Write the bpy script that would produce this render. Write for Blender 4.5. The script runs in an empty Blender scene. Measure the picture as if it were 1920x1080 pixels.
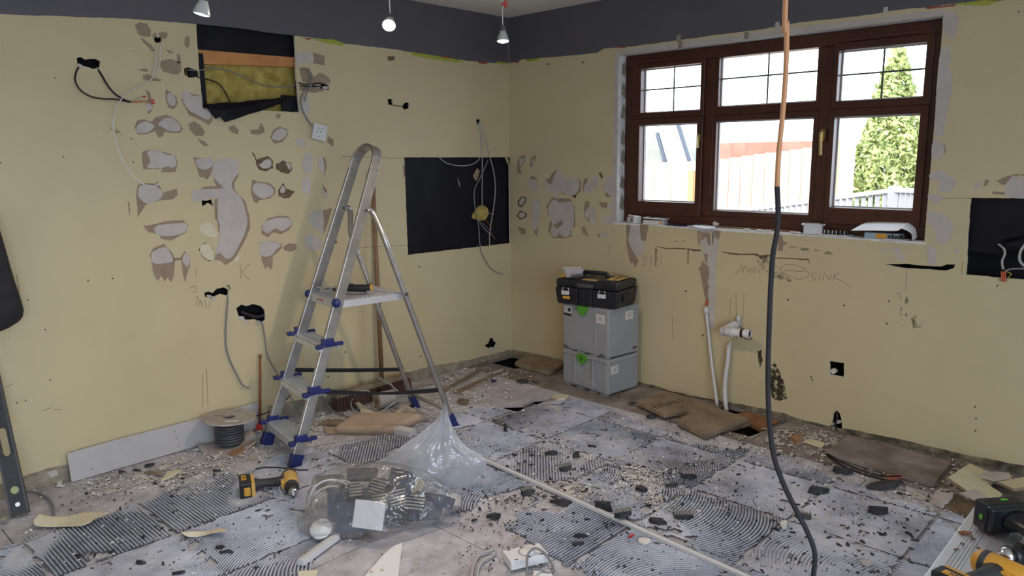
import bpy, bmesh, math, random
import numpy as np
from mathutils import Vector, Matrix, noise
from mathutils.geometry import tessellate_polygon
random.seed(7); rng = np.random.default_rng(7)
C = bpy.context.scene.collection
SC = bpy.context.scene
V = Vector

# ------------------------------------------------------------------ camera
FPX = 1399.3; EYE = V((-3.917, -3.75, 1.458))
_p, _r, _h = [math.radians(a) for a in (9.9886, -.6367, 46.3253)]
_R0 = V((math.cos(_h), -math.sin(_h), 0)); FH = V((math.sin(_h), math.cos(_h), 0))
FV = FH*math.cos(_p)+V((0, 0, -math.sin(_p))); _U0 = _R0.cross(FV)
CR = _R0*math.cos(_r)+_U0*math.sin(_r); CU = -_R0*math.sin(_r)+_U0*math.cos(_r)
cam = bpy.data.cameras.new('camera'); co = bpy.data.objects.new('camera', cam); C.objects.link(co)
cam.sensor_width = 36; cam.lens = FPX*36/1920; cam.clip_start = .05
m = Matrix((CR, CU, -FV)).transposed().to_4x4(); m.translation = EYE; co.matrix_world = m
SC.camera = co
# survey helpers: a sight line from the tripod met with a real plane of the room
def ray(x, y): return FV+CR*((x-960)/FPX)+CU*((540-y)/FPX)
def F(x, y, z=0.): r = ray(x, y); return EYE+r*((z-EYE.z)/r.z)
def L(x, y, off=0.): r = ray(x, y); return EYE+r*((-off-EYE.y)/r.y)      # left wall plane y=-off
def Rw(x, y, off=0.): r = ray(x, y); return EYE+r*((-off-EYE.x)/r.x)     # right wall plane x=-off
def Vt(x, y, ref): r = ray(x, y); return EYE+r*((V(ref)-EYE).dot(FH)/r.dot(FH))
def D(x, y, d): r = ray(x, y); return EYE+r*(d/r.dot(FH))
HC = 2.406

# ------------------------------------------------------------------ world, lights, exposure
w = bpy.data.worlds.new('sky'); SC.world = w; w.use_nodes = True
bg = w.node_tree.nodes['Background']; bg.inputs[0].default_value = (.77, .88, 1., 1); bg.inputs[1].default_value = 6.5
SC.view_settings.view_transform = 'Standard'; SC.view_settings.look = 'None'
SC.view_settings.gamma = 1; SC.view_settings.use_curve_mapping = False
SC.view_settings.exposure = -0.12
def portal(name, loc, rot, sx, sy):
    l = bpy.data.lights.new(name, 'AREA'); l.shape = 'RECTANGLE'; l.size = sx; l.size_y = sy; l.energy = 1
    l.cycles.is_portal = True
    o = bpy.data.objects.new(name, l); C.objects.link(o); o.location = loc; o.rotation_euler = rot; return o
portal('window_portal', (.32, -1.83, 1.56), (0, math.radians(90), 0), 1.1, 1.85)
portal('patio_door_portal', (-4.2, -5.83, 1.1), (math.radians(90), 0, 0), 3.8, 2.2)
sun = bpy.data.lights.new('sun', 'SUN'); sun.energy = 5; sun.angle = math.radians(2); sun.color = (1, .95, .85)
so = bpy.data.objects.new('sun', sun); C.objects.link(so)
so.rotation_euler = V((.75, -.25, -.62)).to_track_quat('-Z', 'Y').to_euler()
for n_ in ('cycles',):
    SC.cycles.max_bounces = 8; SC.cycles.diffuse_bounces = 5; SC.cycles.transparent_max_bounces = 16
    SC.cycles.sample_clamp_indirect = 6; SC.cycles.use_denoising = True

# ------------------------------------------------------------------ materials
def mat(name, col, rough=.6, metal=0., var=None, vs=8., bump=0., bs=60., spec=.5, emit=None, trans=0, det=4):
    m = bpy.data.materials.new(name); m.use_nodes = True; nt = m.node_tree; b = nt.nodes['Principled BSDF']
    b.inputs['Base Color'].default_value = (*col, 1); b.inputs['Roughness'].default_value = rough
    b.inputs['Metallic'].default_value = metal; b.inputs['Specular IOR Level'].default_value = spec
    tc = nt.nodes.new('ShaderNodeTexCoord')
    if var is not None:
        n = nt.nodes.new('ShaderNodeTexNoise'); n.inputs['Scale'].default_value = vs; n.inputs['Detail'].default_value = det
        n.inputs['Roughness'].default_value = .62
        nt.links.new(tc.outputs['Object'], n.inputs['Vector'])
        r = nt.nodes.new('ShaderNodeValToRGB'); r.color_ramp.elements[0].position = .36; r.color_ramp.elements[1].position = .66
        r.color_ramp.elements[0].color = (*col, 1); r.color_ramp.elements[1].color = (*var, 1)
        nt.links.new(n.outputs[0], r.inputs[0]); nt.links.new(r.outputs[0], b.inputs['Base Color'])
    if bump:
        n2 = nt.nodes.new('ShaderNodeTexNoise'); n2.inputs['Scale'].default_value = bs; n2.inputs['Detail'].default_value = 5
        nt.links.new(tc.outputs['Object'], n2.inputs['Vector'])
        bp = nt.nodes.new('ShaderNodeBump'); bp.inputs['Strength'].default_value = bump; bp.inputs['Distance'].default_value = .004
        nt.links.new(n2.outputs[0], bp.inputs['Height']); nt.links.new(bp.outputs[0], b.inputs['Normal'])
    if emit: b.inputs['Emission Color'].default_value = (*emit[0], 1); b.inputs['Emission Strength'].default_value = emit[1]
    return m
def rampmat(name, stops, scale, rough=.85, bump=.4, bs=90, det=7, dist=0.):
    m = mat(name, stops[0][1], rough, 0, stops[1][1], scale, bump, bs, .3, det=det)
    r = [n for n in m.node_tree.nodes if n.type == 'VALTORGB'][0].color_ramp
    while len(r.elements) < len(stops): r.elements.new(.5)
    for e, (p, c) in zip(r.elements, stops): e.position = p; e.color = (*c, 1)
    return m
M = {}
M['cream'] = rampmat('cream_wall_paint', [(.3, (.545, .468, .298)), (.6, (.585, .505, .322))], 2.5, .55, .10, 160)
M['grey_paint'] = mat('slate_grey_wall_paint', (.094, .091, .112), .5, 0, (.104, .100, .122), 3, .08, 150)
M['ceil'] = mat('ceiling_white', (.82, .80, .79), .8, 0, (.86, .84, .82), 2)
M['kraft_torn'] = mat('torn_paper_brown', (.27, .20, .145), .85, 0, (.34, .26, .19), 14, .3, 80)
M['torn_dark'] = mat('torn_paper_dark', (.10, .065, .04), .9, 0, (.2, .14, .09), 60, .6, 120)
M['filler'] = mat('skim_filler', (.47, .43, .42), .8, 0, (.54, .50, .48), 10, .3, 50)
M['pale_fill'] = mat('pale_cream_filler', (.62, .57, .42), .7, 0, (.68, .64, .5), 12, .2, 60)
M['reveal'] = mat('reveal_plaster', (.62, .62, .64), .8, 0, (.78, .78, .80), 14, .8, 30)
M['chip_w'] = rampmat('chipboard_worn_brown', [(.30, (.13, .11, .10)), (.48, (.22, .195, .18)), (.62, (.31, .285, .27)), (.78, (.52, .50, .48))], 5.0, .9, .3, 120)
M['mould_base'] = rampmat('mouldy_wall_foot', [(.34, (.025, .024, .018)), (.46, (.10, .09, .065)), (.58, (.22, .19, .13)), (.74, (.40, .36, .27))], 9, .9, .6, 60)
M['plaster_grey'] = mat('grey_bare_plaster', (.20, .175, .135), .9, 0, (.36, .32, .25), 16, .8, 60)
M['damp'] = mat('damp_stain', (.016, .014, .010), .95, 0, (.06, .05, .03), 42, .4, 80, det=8)
M['mould_soft'] = mat('dirt_stain', (.12, .09, .06), .9, 0, (.22, .17, .10), 30, .2, 80, det=7)
for k_, lo_, hi_ in (('damp', .42, .56), ('mould_soft', .47, .68)):
    nt_ = M[k_].node_tree; n_ = nt_.nodes.new('ShaderNodeTexNoise'); n_.inputs['Scale'].default_value = 38 if k_ == 'damp' else 22; n_.inputs['Detail'].default_value = 8; n_.inputs['Roughness'].default_value = .7
    tc_ = [n for n in nt_.nodes if n.type == 'TEX_COORD'][0]; nt_.links.new(tc_.outputs['Object'], n_.inputs['Vector']); mr_ = nt_.nodes.new('ShaderNodeMapRange'); mr_.inputs[1].default_value = lo_; mr_.inputs[2].default_value = hi_
    mr_.inputs[4].default_value = 1. if k_ == 'damp' else .5; nt_.links.new(n_.outputs[0], mr_.inputs[0]); nt_.links.new(mr_.outputs[0], nt_.nodes['Principled BSDF'].inputs['Alpha'])
M['nail'] = mat('nail_hole_dark', (.03, .025, .02), .9)
M['void'] = mat('cavity_black', (.006, .006, .009), .9)
M['membrane'] = mat('black_membrane', (.004, .004, .008), .55, 0, (.009, .009, .016), 5, .25, 18, spec=.25)
M['insul'] = mat('mineral_wool', (.30, .22, .04), .98, 0, (.50, .40, .12), 16, 1., 45)
M['pine'] = mat('pine_batten', (.48, .20, .07), .7, 0, (.60, .28, .10), 9)
M['chip'] = rampmat('chipboard_floor', [(.30, (.27, .26, .27)), (.46, (.43, .42, .455)), (.60, (.58, .575, .63)), (.75, (.74, .74, .80))], 5.0, .9, .3, 120)
M['chip_edge'] = mat('chipboard_loose', (.20, .15, .105), .85, 0, (.30, .235, .165), 11, .3, 150)
M['chip_dark'] = mat('chipboard_damp', (.13, .085, .05), .85, 0, (.22, .16, .10), 9, .3, 150)
M['sandwood'] = mat('orange_brown_wood', (.34, .19, .10), .7, 0, (.42, .25, .15), 12)
M['joist'] = mat('joist_wood', (.22, .10, .045), .85, 0, (.3, .15, .07), 12)
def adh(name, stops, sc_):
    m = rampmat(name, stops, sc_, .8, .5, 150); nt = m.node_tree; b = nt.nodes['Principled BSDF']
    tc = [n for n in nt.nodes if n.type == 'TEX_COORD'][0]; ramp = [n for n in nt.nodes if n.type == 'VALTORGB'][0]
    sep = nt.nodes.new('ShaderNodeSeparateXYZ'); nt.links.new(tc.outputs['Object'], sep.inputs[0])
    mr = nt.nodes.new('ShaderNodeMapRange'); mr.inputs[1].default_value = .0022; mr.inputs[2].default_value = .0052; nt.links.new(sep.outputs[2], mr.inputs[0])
    mx = nt.nodes.new('ShaderNodeMix'); mx.data_type = 'RGBA'; mx.inputs[6].default_value = (.15, .155, .19, 1)     # groove shade painted in: colour darkens low between the ridges
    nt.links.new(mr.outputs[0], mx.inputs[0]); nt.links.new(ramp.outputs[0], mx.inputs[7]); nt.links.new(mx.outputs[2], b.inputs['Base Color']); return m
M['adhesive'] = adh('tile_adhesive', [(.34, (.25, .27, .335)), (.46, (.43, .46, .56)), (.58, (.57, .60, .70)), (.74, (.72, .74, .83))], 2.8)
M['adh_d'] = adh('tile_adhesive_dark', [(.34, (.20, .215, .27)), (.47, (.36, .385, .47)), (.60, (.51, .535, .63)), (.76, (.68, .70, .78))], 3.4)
for k_ in ('adhesive', 'adh_d', 'chip'):
    for n_ in M[k_].node_tree.nodes:
        if n_.type == 'TEX_NOISE' and n_.inputs['Scale'].default_value < 20: n_.inputs['Roughness'].default_value = .76; n_.inputs['Detail'].default_value = 10
M['dust'] = rampmat('plaster_dust', [(.3, (.36, .33, .31)), (.5, (.52, .50, .48)), (.7, (.70, .69, .68))], 12, .95, .8, 120)
M['shard'] = mat('charcoal_tile', (.012, .013, .018), .6, 0, (.045, .046, .055), 20, .3, 60)
M['shard_back'] = mat('tile_back_adhesive', (.22, .21, .21), .9, 0, (.42, .40, .38), 20, .4, 60)
M['crumb'] = mat('white_crumb', (.66, .64, .61), .9, 0, (.80, .79, .77), 20)
M['crumb_b'] = mat('beige_crumb', (.42, .36, .28), .9, 0, (.6, .55, .46), 20)
M['alu'] = mat('brushed_aluminium', (.40, .39, .385), .36, .85, (.52, .51, .50), 14, .15, 40)
M['alu_b'] = mat('bright_aluminium', (.66, .68, .74), .42, .6, (.78, .80, .86), 9, .1, 40)
M['blue'] = mat('navy_plastic', (.014, .022, .13), .4, 0, (.02, .03, .17), 10)
M['strap'] = mat('black_webbing', (.008, .008, .012), .8)
M['black'] = mat('black_plastic', (.008, .009, .014), .42, 0, (.016, .017, .024), 14)
M['dark'] = mat('charcoal_rubber', (.025, .026, .032), .6, 0, (.04, .042, .05), 20)
M['yellow'] = mat('yellow_tool_plastic', (.66, .33, .03), .42, 0, (.58, .30, .05), 12)
M['yellow_l'] = mat('dusty_yellow_plastic', (.68, .42, .10), .5, 0, (.55, .36, .12), 18)
M['chrome'] = mat('chrome', (.6, .6, .62), .18, 1.)
M['sys'] = mat('light_grey_case', (.285, .30, .33), .5, 0, (.315, .33, .36), 5)
M['green'] = mat('green_latch', (.09, .36, .03), .4)
M['white'] = mat('white_plastic', (.62, .62, .64), .4)
M['white_b'] = mat('bright_white_plastic', (.78, .78, .80), .35)
M['sticker'] = mat('paper_sticker', (.62, .61, .60), .6)
M['ink'] = mat('printed_ink', (.02, .02, .025), .6)
M['pencil'] = mat('pencil_line', (.20, .15, .09), .9)
M['frame'] = mat('rosewood_upvc', (.072, .019, .010), .36, 0, (.050, .013, .008), 10)
M['seal'] = mat('window_seal', (.5, .5, .5), .6)
M['lead'] = mat('lead_strip', (.12, .12, .12), .5, .5)
M['brass'] = mat('brass_handle', (.42, .30, .12), .35, .8)
M['cable_g'] = mat('grey_cable', (.22, .22, .235), .55)
M['cable_l'] = mat('pale_grey_cable', (.42, .41, .41), .5)
M['cable_w'] = mat('white_cable', (.62, .62, .63), .45)
M['cable_d'] = mat('dark_grey_cable', (.026, .024, .03), .8, spec=.3)
M['cable_glare'] = mat('backlit_cable', (.52, .25, .12), .5)  # window backlight put into the cable's colour as tan
M['copper'] = mat('copper_red', (.45, .09, .04), .5)
M['red'] = mat('red_plastic', (.55, .03, .02), .45)
M['wood'] = mat('broom_pole_wood', (.21, .115, .062), .6, 0, (.27, .155, .085), 25)
M['wood_r'] = mat('stained_rod_wood', (.23, .075, .025), .5, 0, (.3, .11, .04), 25)
M['bristle'] = mat('red_brown_bristle', (.06, .032, .026), .9, 0, (.11, .055, .04), 120)
M['card'] = mat('drum_cardboard', (.36, .32, .30), .85, 0, (.46, .42, .40), 15, .3, 40)
M['kraft'] = mat('kraft_paper', (.42, .32, .245), .75, 0, (.50, .39, .30), 7, .25, 20)
M['pb'] = mat('plasterboard_grey', (.43, .42, .44), .8, 0, (.48, .47, .48), 5, .1, 90)
M['pb_core'] = mat('gypsum_core', (.70, .68, .64), .9, 0, (.55, .5, .42), 30)
M['creamboard'] = mat('cream_painted_board', (.66, .62, .42), .7, 0, (.72, .68, .52), 10, .2, 40)
M['creampaper'] = mat('cream_wall_paper', (.76, .73, .56), .75, 0, (.68, .60, .45), 4)
M['paper'] = mat('white_paper', (.80, .80, .82), .7)
M['navy_tile'] = mat('slate_blue_tile', (.03, .042, .075), .45, 0, (.06, .075, .12), 12)
M['phone'] = mat('dark_blue_glossy', (.01, .015, .04), .2)
M['cloth'] = mat('black_quilted_nylon', (.006, .006, .010), .6, 0, (.012, .012, .018), 30)
M['bulb_glass'] = mat('bulb_reflector', (.5, .5, .52), .3, .3)
M['bulb_face'] = mat('lit_led_face', (.9, .95, 1.), .4, emit=((.86, .92, 1.), 14.))
M['bulb_face_dim'] = mat('lit_led_face_side', (.9, .95, 1.), .4, emit=((.9, .92, 1.), 3.))
M['ceramic'] = mat('lampholder', (.06, .06, .07), .5)
M['fence'] = mat('pale_larch_fence', (.55, .42, .30), .8, 0, (.62, .50, .38), 3)
M['fence_r'] = mat('red_fence', (.38, .13, .09), .8, 0, (.45, .17, .12), 3)
M['post'] = mat('tan_post', (.42, .26, .12), .8)
M['rail'] = mat('grey_white_rail', (.36, .35, .37), .7)
M['house'] = mat('house_render', (.22, .22, .20), .8, 0, (.3, .3, .28), 4)
M['roof'] = mat('pale_roof', (.6, .62, .66), .8)
M['verge'] = mat('dark_verge', (.06, .075, .10), .6)
M['leaf'] = mat('conifer_leaf', (.28, .34, .12), .7, 0, (.50, .54, .22), 3)
M['patio'] = mat('patio_paving', (.34, .33, .31), .9, 0, (.42, .41, .39), 2)
def glassmat(name, glossy=.08, tint=(1, 1, 1)):
    m = bpy.data.materials.new(name); m.use_nodes = True; nt = m.node_tree; nt.nodes.clear()
    o = nt.nodes.new('ShaderNodeOutputMaterial'); a = nt.nodes.new('ShaderNodeBsdfTransparent'); g = nt.nodes.new('ShaderNodeBsdfGlossy')
    g.inputs['Roughness'].default_value = .02; x = nt.nodes.new('ShaderNodeMixShader'); x.inputs[0].default_value = glossy
    a.inputs[0].default_value = (*tint, 1)
    nt.links.new(a.outputs[0], x.inputs[1]); nt.links.new(g.outputs[0], x.inputs[2]); nt.links.new(x.outputs[0], o.inputs[0]); return m
M['glass'] = glassmat('window_glass', .05)
def filmmat(name='clear_polythene', lo=.10, hi=.26):
    m = bpy.data.materials.new(name); m.use_nodes = True; nt = m.node_tree; nt.nodes.clear()
    N = nt.nodes.new; K = nt.links.new
    o = N('ShaderNodeOutputMaterial'); tr = N('ShaderNodeBsdfTransparent'); gl = N('ShaderNodeBsdfGlossy'); di = N('ShaderNodeBsdfDiffuse'); tl = N('ShaderNodeBsdfTranslucent')
    tr.inputs[0].default_value = (.975, .98, .99, 1); gl.inputs['Roughness'].default_value = .09; di.inputs[0].default_value = (.84, .87, .94, 1); tl.inputs[0].default_value = (.84, .87, .94, 1)
    milk = N('ShaderNodeMixShader'); milk.inputs[0].default_value = .5; K(di.outputs[0], milk.inputs[1]); K(tl.outputs[0], milk.inputs[2])
    a = N('ShaderNodeMixShader'); K(tr.outputs[0], a.inputs[1]); K(milk.outputs[0], a.inputs[2])
    tc = N('ShaderNodeTexCoord'); n = N('ShaderNodeTexNoise'); n.inputs['Scale'].default_value = 9; n.inputs['Detail'].default_value = 5; K(tc.outputs['Object'], n.inputs[0])
    r = N('ShaderNodeMapRange'); r.inputs[1].default_value = .3; r.inputs[2].default_value = .75; r.inputs[3].default_value = lo; r.inputs[4].default_value = hi; K(n.outputs[0], r.inputs[0]); K(r.outputs[0], a.inputs[0])
    fr = N('ShaderNodeLayerWeight'); fr.inputs[0].default_value = .30
    mr = N('ShaderNodeMapRange'); mr.inputs[3].default_value = .07; mr.inputs[4].default_value = .75; K(fr.outputs['Facing'], mr.inputs[0])
    x = N('ShaderNodeMixShader'); K(mr.outputs[0], x.inputs[0]); K(a.outputs[0], x.inputs[1]); K(gl.outputs[0], x.inputs[2])
    n2 = N('ShaderNodeTexNoise'); n2.inputs['Scale'].default_value = 9; n2.inputs['Detail'].default_value = 3; n2.inputs['Distortion'].default_value = 1.6; K(tc.outputs['Object'], n2.inputs[0])
    b = N('ShaderNodeBump'); b.inputs['Strength'].default_value = .8; b.inputs['Distance'].default_value = .03; K(n2.outputs[0], b.inputs['Height']); K(b.outputs[0], gl.inputs['Normal'])
    K(x.outputs[0], o.inputs[0]); return m
M['film'] = filmmat(lo=.02, hi=.16); M['film_n'] = filmmat('creased_polythene', .40, .72)
def tubmat():
    m = glassmat('clear_tub', .12, (.9, .9, .95)); return m
M['tub'] = mat('frosted_tub', (.62, .60, .64), .35)
M['tub'].node_tree.nodes['Principled BSDF'].inputs['Alpha'].default_value = .35

# ------------------------------------------------------------------ object helpers
def setp(o, label=None, cat=None, group=None, kind=None):
    if label: o['label'] = label
    if cat: o['category'] = cat
    if group: o['group'] = group
    if kind: o['kind'] = kind
    return o
def link(name, me, parent=None, mtx=None):
    o = bpy.data.objects.new(name, me); C.objects.link(o)
    if parent: o.parent = parent
    if mtx is not None: o.matrix_world = mtx
    return o
def ob(name, bm, m, parent=None, smooth=False, bev=0., loc=None):
    """bm in world coordinates (or parent-local); loc re-centres a top-level mesh"""
    bmesh.ops.recalc_face_normals(bm, faces=bm.faces)
    if loc is not None: bmesh.ops.translate(bm, verts=bm.verts, vec=-V(loc))
    if parent is not None and parent.get('_w'): bmesh.ops.transform(bm, matrix=parent_inv[parent.name], verts=bm.verts)
    me = bpy.data.meshes.new(name); bm.to_mesh(me); bm.free()
    for mm in (m if isinstance(m, (list, tuple)) else [m]): me.materials.append(mm)
    if smooth:
        for p in me.polygons: p.use_smooth = True
    o = link(name, me, parent)
    if loc is not None: o.location = loc
    if bev:
        b = o.modifiers.new('bevel', 'BEVEL'); b.width = bev; b.segments = 2; b.limit_method = 'ANGLE'
    return o
parent_inv = {}
def thing(name, label, cat, loc, group=None):
    """Empty at the thing's base; children are given in world coordinates"""
    o = bpy.data.objects.new(name, None); C.objects.link(o); o.location = loc; o.empty_display_size = .05
    o['_w'] = 1; parent_inv[o.name] = Matrix.Translation(-V(loc)); return setp(o, label, cat, group)
def B(): return bmesh.new()
def box(bm, c, s, mt=None, mi=0):
    r = bmesh.ops.create_cube(bm, size=1); M4 = Matrix.Translation(V(c)) @ Matrix.Diagonal((*s, 1))
    if mt is not None: M4 = mt @ M4
    bmesh.ops.transform(bm, matrix=M4, verts=r['verts'])
    for v in r['verts']:
        for f in v.link_faces: f.material_index = mi
    return r['verts']
def frame_of(x, z, o=(0, 0, 0)):
    """matrix with local X along x, local Z near z"""
    x = V(x).normalized(); z = V(z); z = (z-x*z.dot(x)).normalized(); y = z.cross(x)
    m = Matrix((x, y, z)).transposed().to_4x4(); m.translation = V(o); return m
def bar(bm, a, b, wd, tk, up=(0, 0, 1)):
    a = V(a); b = V(b); m = frame_of(b-a, up, (a+b)/2); box(bm, (0, 0, 0), ((b-a).length, wd, tk), m)
def cyl(bm, a, b, r0, r1=None, n=16, caps=True):
    a = V(a); b = V(b); r1 = r0 if r1 is None else r1
    g = bmesh.ops.create_cone(bm, cap_ends=caps, segments=n, radius1=r0, radius2=r1, depth=(b-a).length)
    m = (b-a).to_track_quat('Z', 'Y').to_matrix().to_4x4(); m.translation = (a+b)/2
    bmesh.ops.transform(bm, matrix=m, verts=g['verts']); return g['verts']
def sphere(bm, c, r, n=12, sc=(1, 1, 1)):
    g = bmesh.ops.create_uvsphere(bm, u_segments=n*2, v_segments=n, radius=r)
    bmesh.ops.transform(bm, matrix=Matrix.Translation(V(c)) @ Matrix.Diagonal((*sc, 1)), verts=g['verts']); return g['verts']
def spline(pts, k=8):
    P = [V(p) for p in pts]; out = []
    for i in range(len(P)-1):
        p0 = P[max(i-1, 0)]; p1 = P[i]; p2 = P[i+1]; p3 = P[min(i+2, len(P)-1)]
        for j in range(k):
            t = j/k; out.append(.5*((2*p1)+(p2-p0)*t+(2*p0-5*p1+4*p2-p3)*t*t+(3*p1-p0-3*p2+p3)*t**3))
    out.append(P[-1]); return out
def tube(bm, pts, r, n=8, k=8, sm=True, flat=None):
    P = spline(pts, k) if sm else [V(p) for p in pts]; rings = []; up = None
    for i, p in enumerate(P):
        d = (P[min(i+1, len(P)-1)]-P[max(i-1, 0)]).normalized()
        if d.length < 1e-6: d = V((0, 0, 1))
        if up is None: up = V((0, 0, 1)) if abs(d.z) < .9 else V((1, 0, 0))
        s = d.cross(up).normalized(); up = s.cross(d).normalized()
        rr = r(i/(len(P)-1)) if callable(r) else r
        rings.append([bm.verts.new(p+s*math.cos(a)*rr*(flat or 1)+up*math.sin(a)*rr) for a in [2*math.pi*q/n for q in range(n)]])
    for i in range(len(rings)-1):
        for q in range(n): bm.faces.new((rings[i][q], rings[i][(q+1) % n], rings[i+1][(q+1) % n], rings[i+1][q]))
    bm.faces.new(rings[0]); bm.faces.new(rings[-1][::-1])
def lathe(bm, prof, m=Matrix(), n=24):
    rings = []
    for r, z in prof: rings.append([bm.verts.new(m @ V((r*math.cos(2*math.pi*q/n), r*math.sin(2*math.pi*q/n), z))) for q in range(n)])
    for i in range(len(rings)-1):
        for q in range(n): bm.faces.new((rings[i][q], rings[i][(q+1) % n], rings[i+1][(q+1) % n], rings[i+1][q]))
    if prof[0][0] > 1e-4: bm.faces.new(rings[0][::-1])
    if prof[-1][0] > 1e-4: bm.faces.new(rings[-1])
def prism(bm, outer, holes, depth, m=Matrix(), z0=0., mi_side=0):
    """2-D polygon with holes in local XY extruded from z0 to z0+depth"""
    polys = [[V((p[0], p[1], 0)) for p in outer]]+[[V((p[0], p[1], 0)) for p in h] for h in holes]
    tris = tessellate_polygon(polys); flat = [p for q in polys for p in q]
    a = [bm.verts.new(m @ V((p.x, p.y, z0))) for p in flat]; b = [bm.verts.new(m @ V((p.x, p.y, z0+depth))) for p in flat]
    for t in tris:
        try: bm.faces.new([a[i] for i in t]); bm.faces.new([b[i] for i in reversed(t)])
        except ValueError: pass
    k = 0
    for q in polys:
        n = len(q)
        for i in range(n):
            try: f = bm.faces.new((a[k+i], a[k+(i+1) % n], b[k+(i+1) % n], b[k+i])); f.material_index = mi_side
            except ValueError: pass
        k += n
def rring(bm, X0, X1, Z0, Z1, x0, x1, z0, z1, d, m):
    O_ = [(X0, Z0), (X1, Z0), (X1, Z1), (X0, Z1)]; I_ = [(x0, z0), (x1, z0), (x1, z1), (x0, z1)]
    v = [[bm.verts.new(m @ V((p[0], p[1], z))) for p in P] for z in (0, d) for P in (O_, I_)]
    for i in range(4):
        j = (i+1) % 4
        bm.faces.new((v[0][i], v[0][j], v[1][j], v[1][i])); bm.faces.new((v[2][i], v[3][i], v[3][j], v[2][j])); bm.faces.new((v[0][i], v[2][i], v[2][j], v[0][j])); bm.faces.new((v[1][i], v[1][j], v[3][j], v[3][i]))
def jag(pts, amp=.003, step=.012, seed=0):
    r = random.Random(seed); out = []; n = len(pts)
    for i in range(n):
        a = V(pts[i][:2]+(0,)) if len(pts[i]) == 2 else V(pts[i]); b = V(tuple(pts[(i+1) % n])[:2]+(0,))
        a = V((a[0], a[1], 0)); k = max(1, int((b-a).length/step))
        for j in range(k):
            p = a.lerp(b, j/k); out.append((p.x+r.uniform(-amp, amp), p.y+r.uniform(-amp, amp)))
    return out
def rounded(pts, k=5):
    P = [V((p[0], p[1], 0)) for p in pts]; n = len(P); out = []
    for i in range(n):
        p0, p1, p2, p3 = P[i-1], P[i], P[(i+1) % n], P[(i+2) % n]
        for j in range(k):
            t = j/k; q = .5*((2*p1)+(p2-p0)*t+(2*p0-5*p1+4*p2-p3)*t*t+(3*p1-p0-3*p2+p3)*t**3); out.append((q.x, q.y))
    return out
def text(s, size, m, mt, name='lettering', parent=None, ext=.0004):
    cu = bpy.data.curves.new('t', 'FONT'); cu.body = s; cu.size = size; cu.extrude = ext; cu.align_x = 'CENTER'; cu.align_y = 'CENTER'
    to = bpy.data.objects.new('t', cu); C.objects.link(to); bpy.context.view_layer.update()
    me = bpy.data.meshes.new_from_object(to.evaluated_get(bpy.context.evaluated_depsgraph_get())); bpy.data.objects.remove(to)
    me.transform(m); me.materials.clear(); me.materials.append(mt)
    if parent is not None and parent.get('_w'): me.transform(parent_inv[parent.name])
    return link(name, me, parent)
def npmesh(name, verts, faces, m, parent=None, smooth=False):
    me = bpy.data.meshes.new(name); me.from_pydata(verts.tolist() if hasattr(verts, 'tolist') else verts, [], faces.tolist() if hasattr(faces, 'tolist') else faces)
    me.materials.append(m); me.update()
    if smooth: me.polygons.foreach_set('use_smooth', [True]*len(me.polygons))
    return link(name, me, parent)
ML = Matrix(((1, 0, 0, 0), (0, 0, -1, 0), (0, 1, 0, 0), (0, 0, 0, 1)))     # local (x,y)->(x, ,z), +z local -> -Y (into room)
MR = Matrix(((0, 0, -1, 0), (1, 0, 0, 0), (0, 1, 0, 0), (0, 0, 0, 1)))     # local (x,y)->( ,y,z), +z local -> -X (into room)
def pl(pts): return [(L(x, y).x, L(x, y).z) for x, y in pts]
def pl_at(pts, o): return [(L(x, y, o).x, L(x, y, o).z) for x, y in pts]
def pr(pts): return [(Rw(x, y).y, Rw(x, y).z) for x, y in pts]
def pf(pts, z=0): return [(F(x, y, z).x, F(x, y, z).y) for x, y in pts]
def crop(ox, oy, s): return lambda pts: [(ox+x/s, oy+y/s) for x, y in pts]
cA = crop(230, 40, 4.465); cB = crop(230, 260, 4.153); cC = crop(960, 270, 4.); cD = crop(1160, 410, 4.695); cE = crop(1440, 270, 4.); cH = crop(1700, 250, 3.48); cG = crop(1440, 0, 4.); c2 = crop(480, 0, 4.)

# ------------------------------------------------------------------ the setting: walls with real openings
holesL = {
 'opening': cA([(615, 15), (1440, 105), (1450, 430), (1478, 762), (1160, 745), (672, 727), (640, 400)]),
 'board': [(758, 295), (955.5, 295), (957, 456), (765, 478)],
 'sockA': [(143, 110), (152, 106), (160, 112), (168, 110), (178, 110), (188, 114), (187, 126), (175, 130), (158, 124), (146, 122)],
 'holeB': cA([(262, 150), (275, 120), (300, 135), (325, 125), (330, 160), (300, 182), (270, 175)]),
 'slotC': cA([(515, 395), (545, 380), (600, 400), (632, 415), (640, 460), (600, 468), (560, 470), (520, 450)]),
 'holeD': cA([(1580, 530), (1640, 535), (1700, 520), (1725, 535), (1730, 575), (1680, 575), (1640, 550), (1590, 540)]),
 'slotE': c2([(985, 742), (1025, 742), (1028, 785), (995, 788)]),
 'slotF': c2([(1095, 795), (1120, 765), (1150, 770), (1150, 815), (1110, 820)]),
 'holeG': [(893, 225), (899, 222), (902, 229), (899, 235), (894, 233)],
 'holeH': cB([(615, 480), (655, 485), (695, 470), (705, 525), (665, 500), (640, 520), (618, 525)]),
 'sockI': [(383, 549), (391, 546), (398, 550), (406, 541), (420, 539), (428, 543), (428, 555), (414, 551), (402, 556), (392, 559), (384, 557)],
 'sockJ': [(443, 578), (452, 571), (462, 574), (474, 570), (490, 574), (497, 582), (497, 600), (490, 607), (478, 598), (462, 600), (447, 592)],
 'crossK': [(908, 648), (916, 643), (919, 634), (925, 634), (928, 641), (932, 643), (929, 650), (921, 656), (917, 653)],
}
bm = B()
outer = [(-7.2, 0), (0, 0), (0, HC), (-7.2, HC)]
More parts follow.
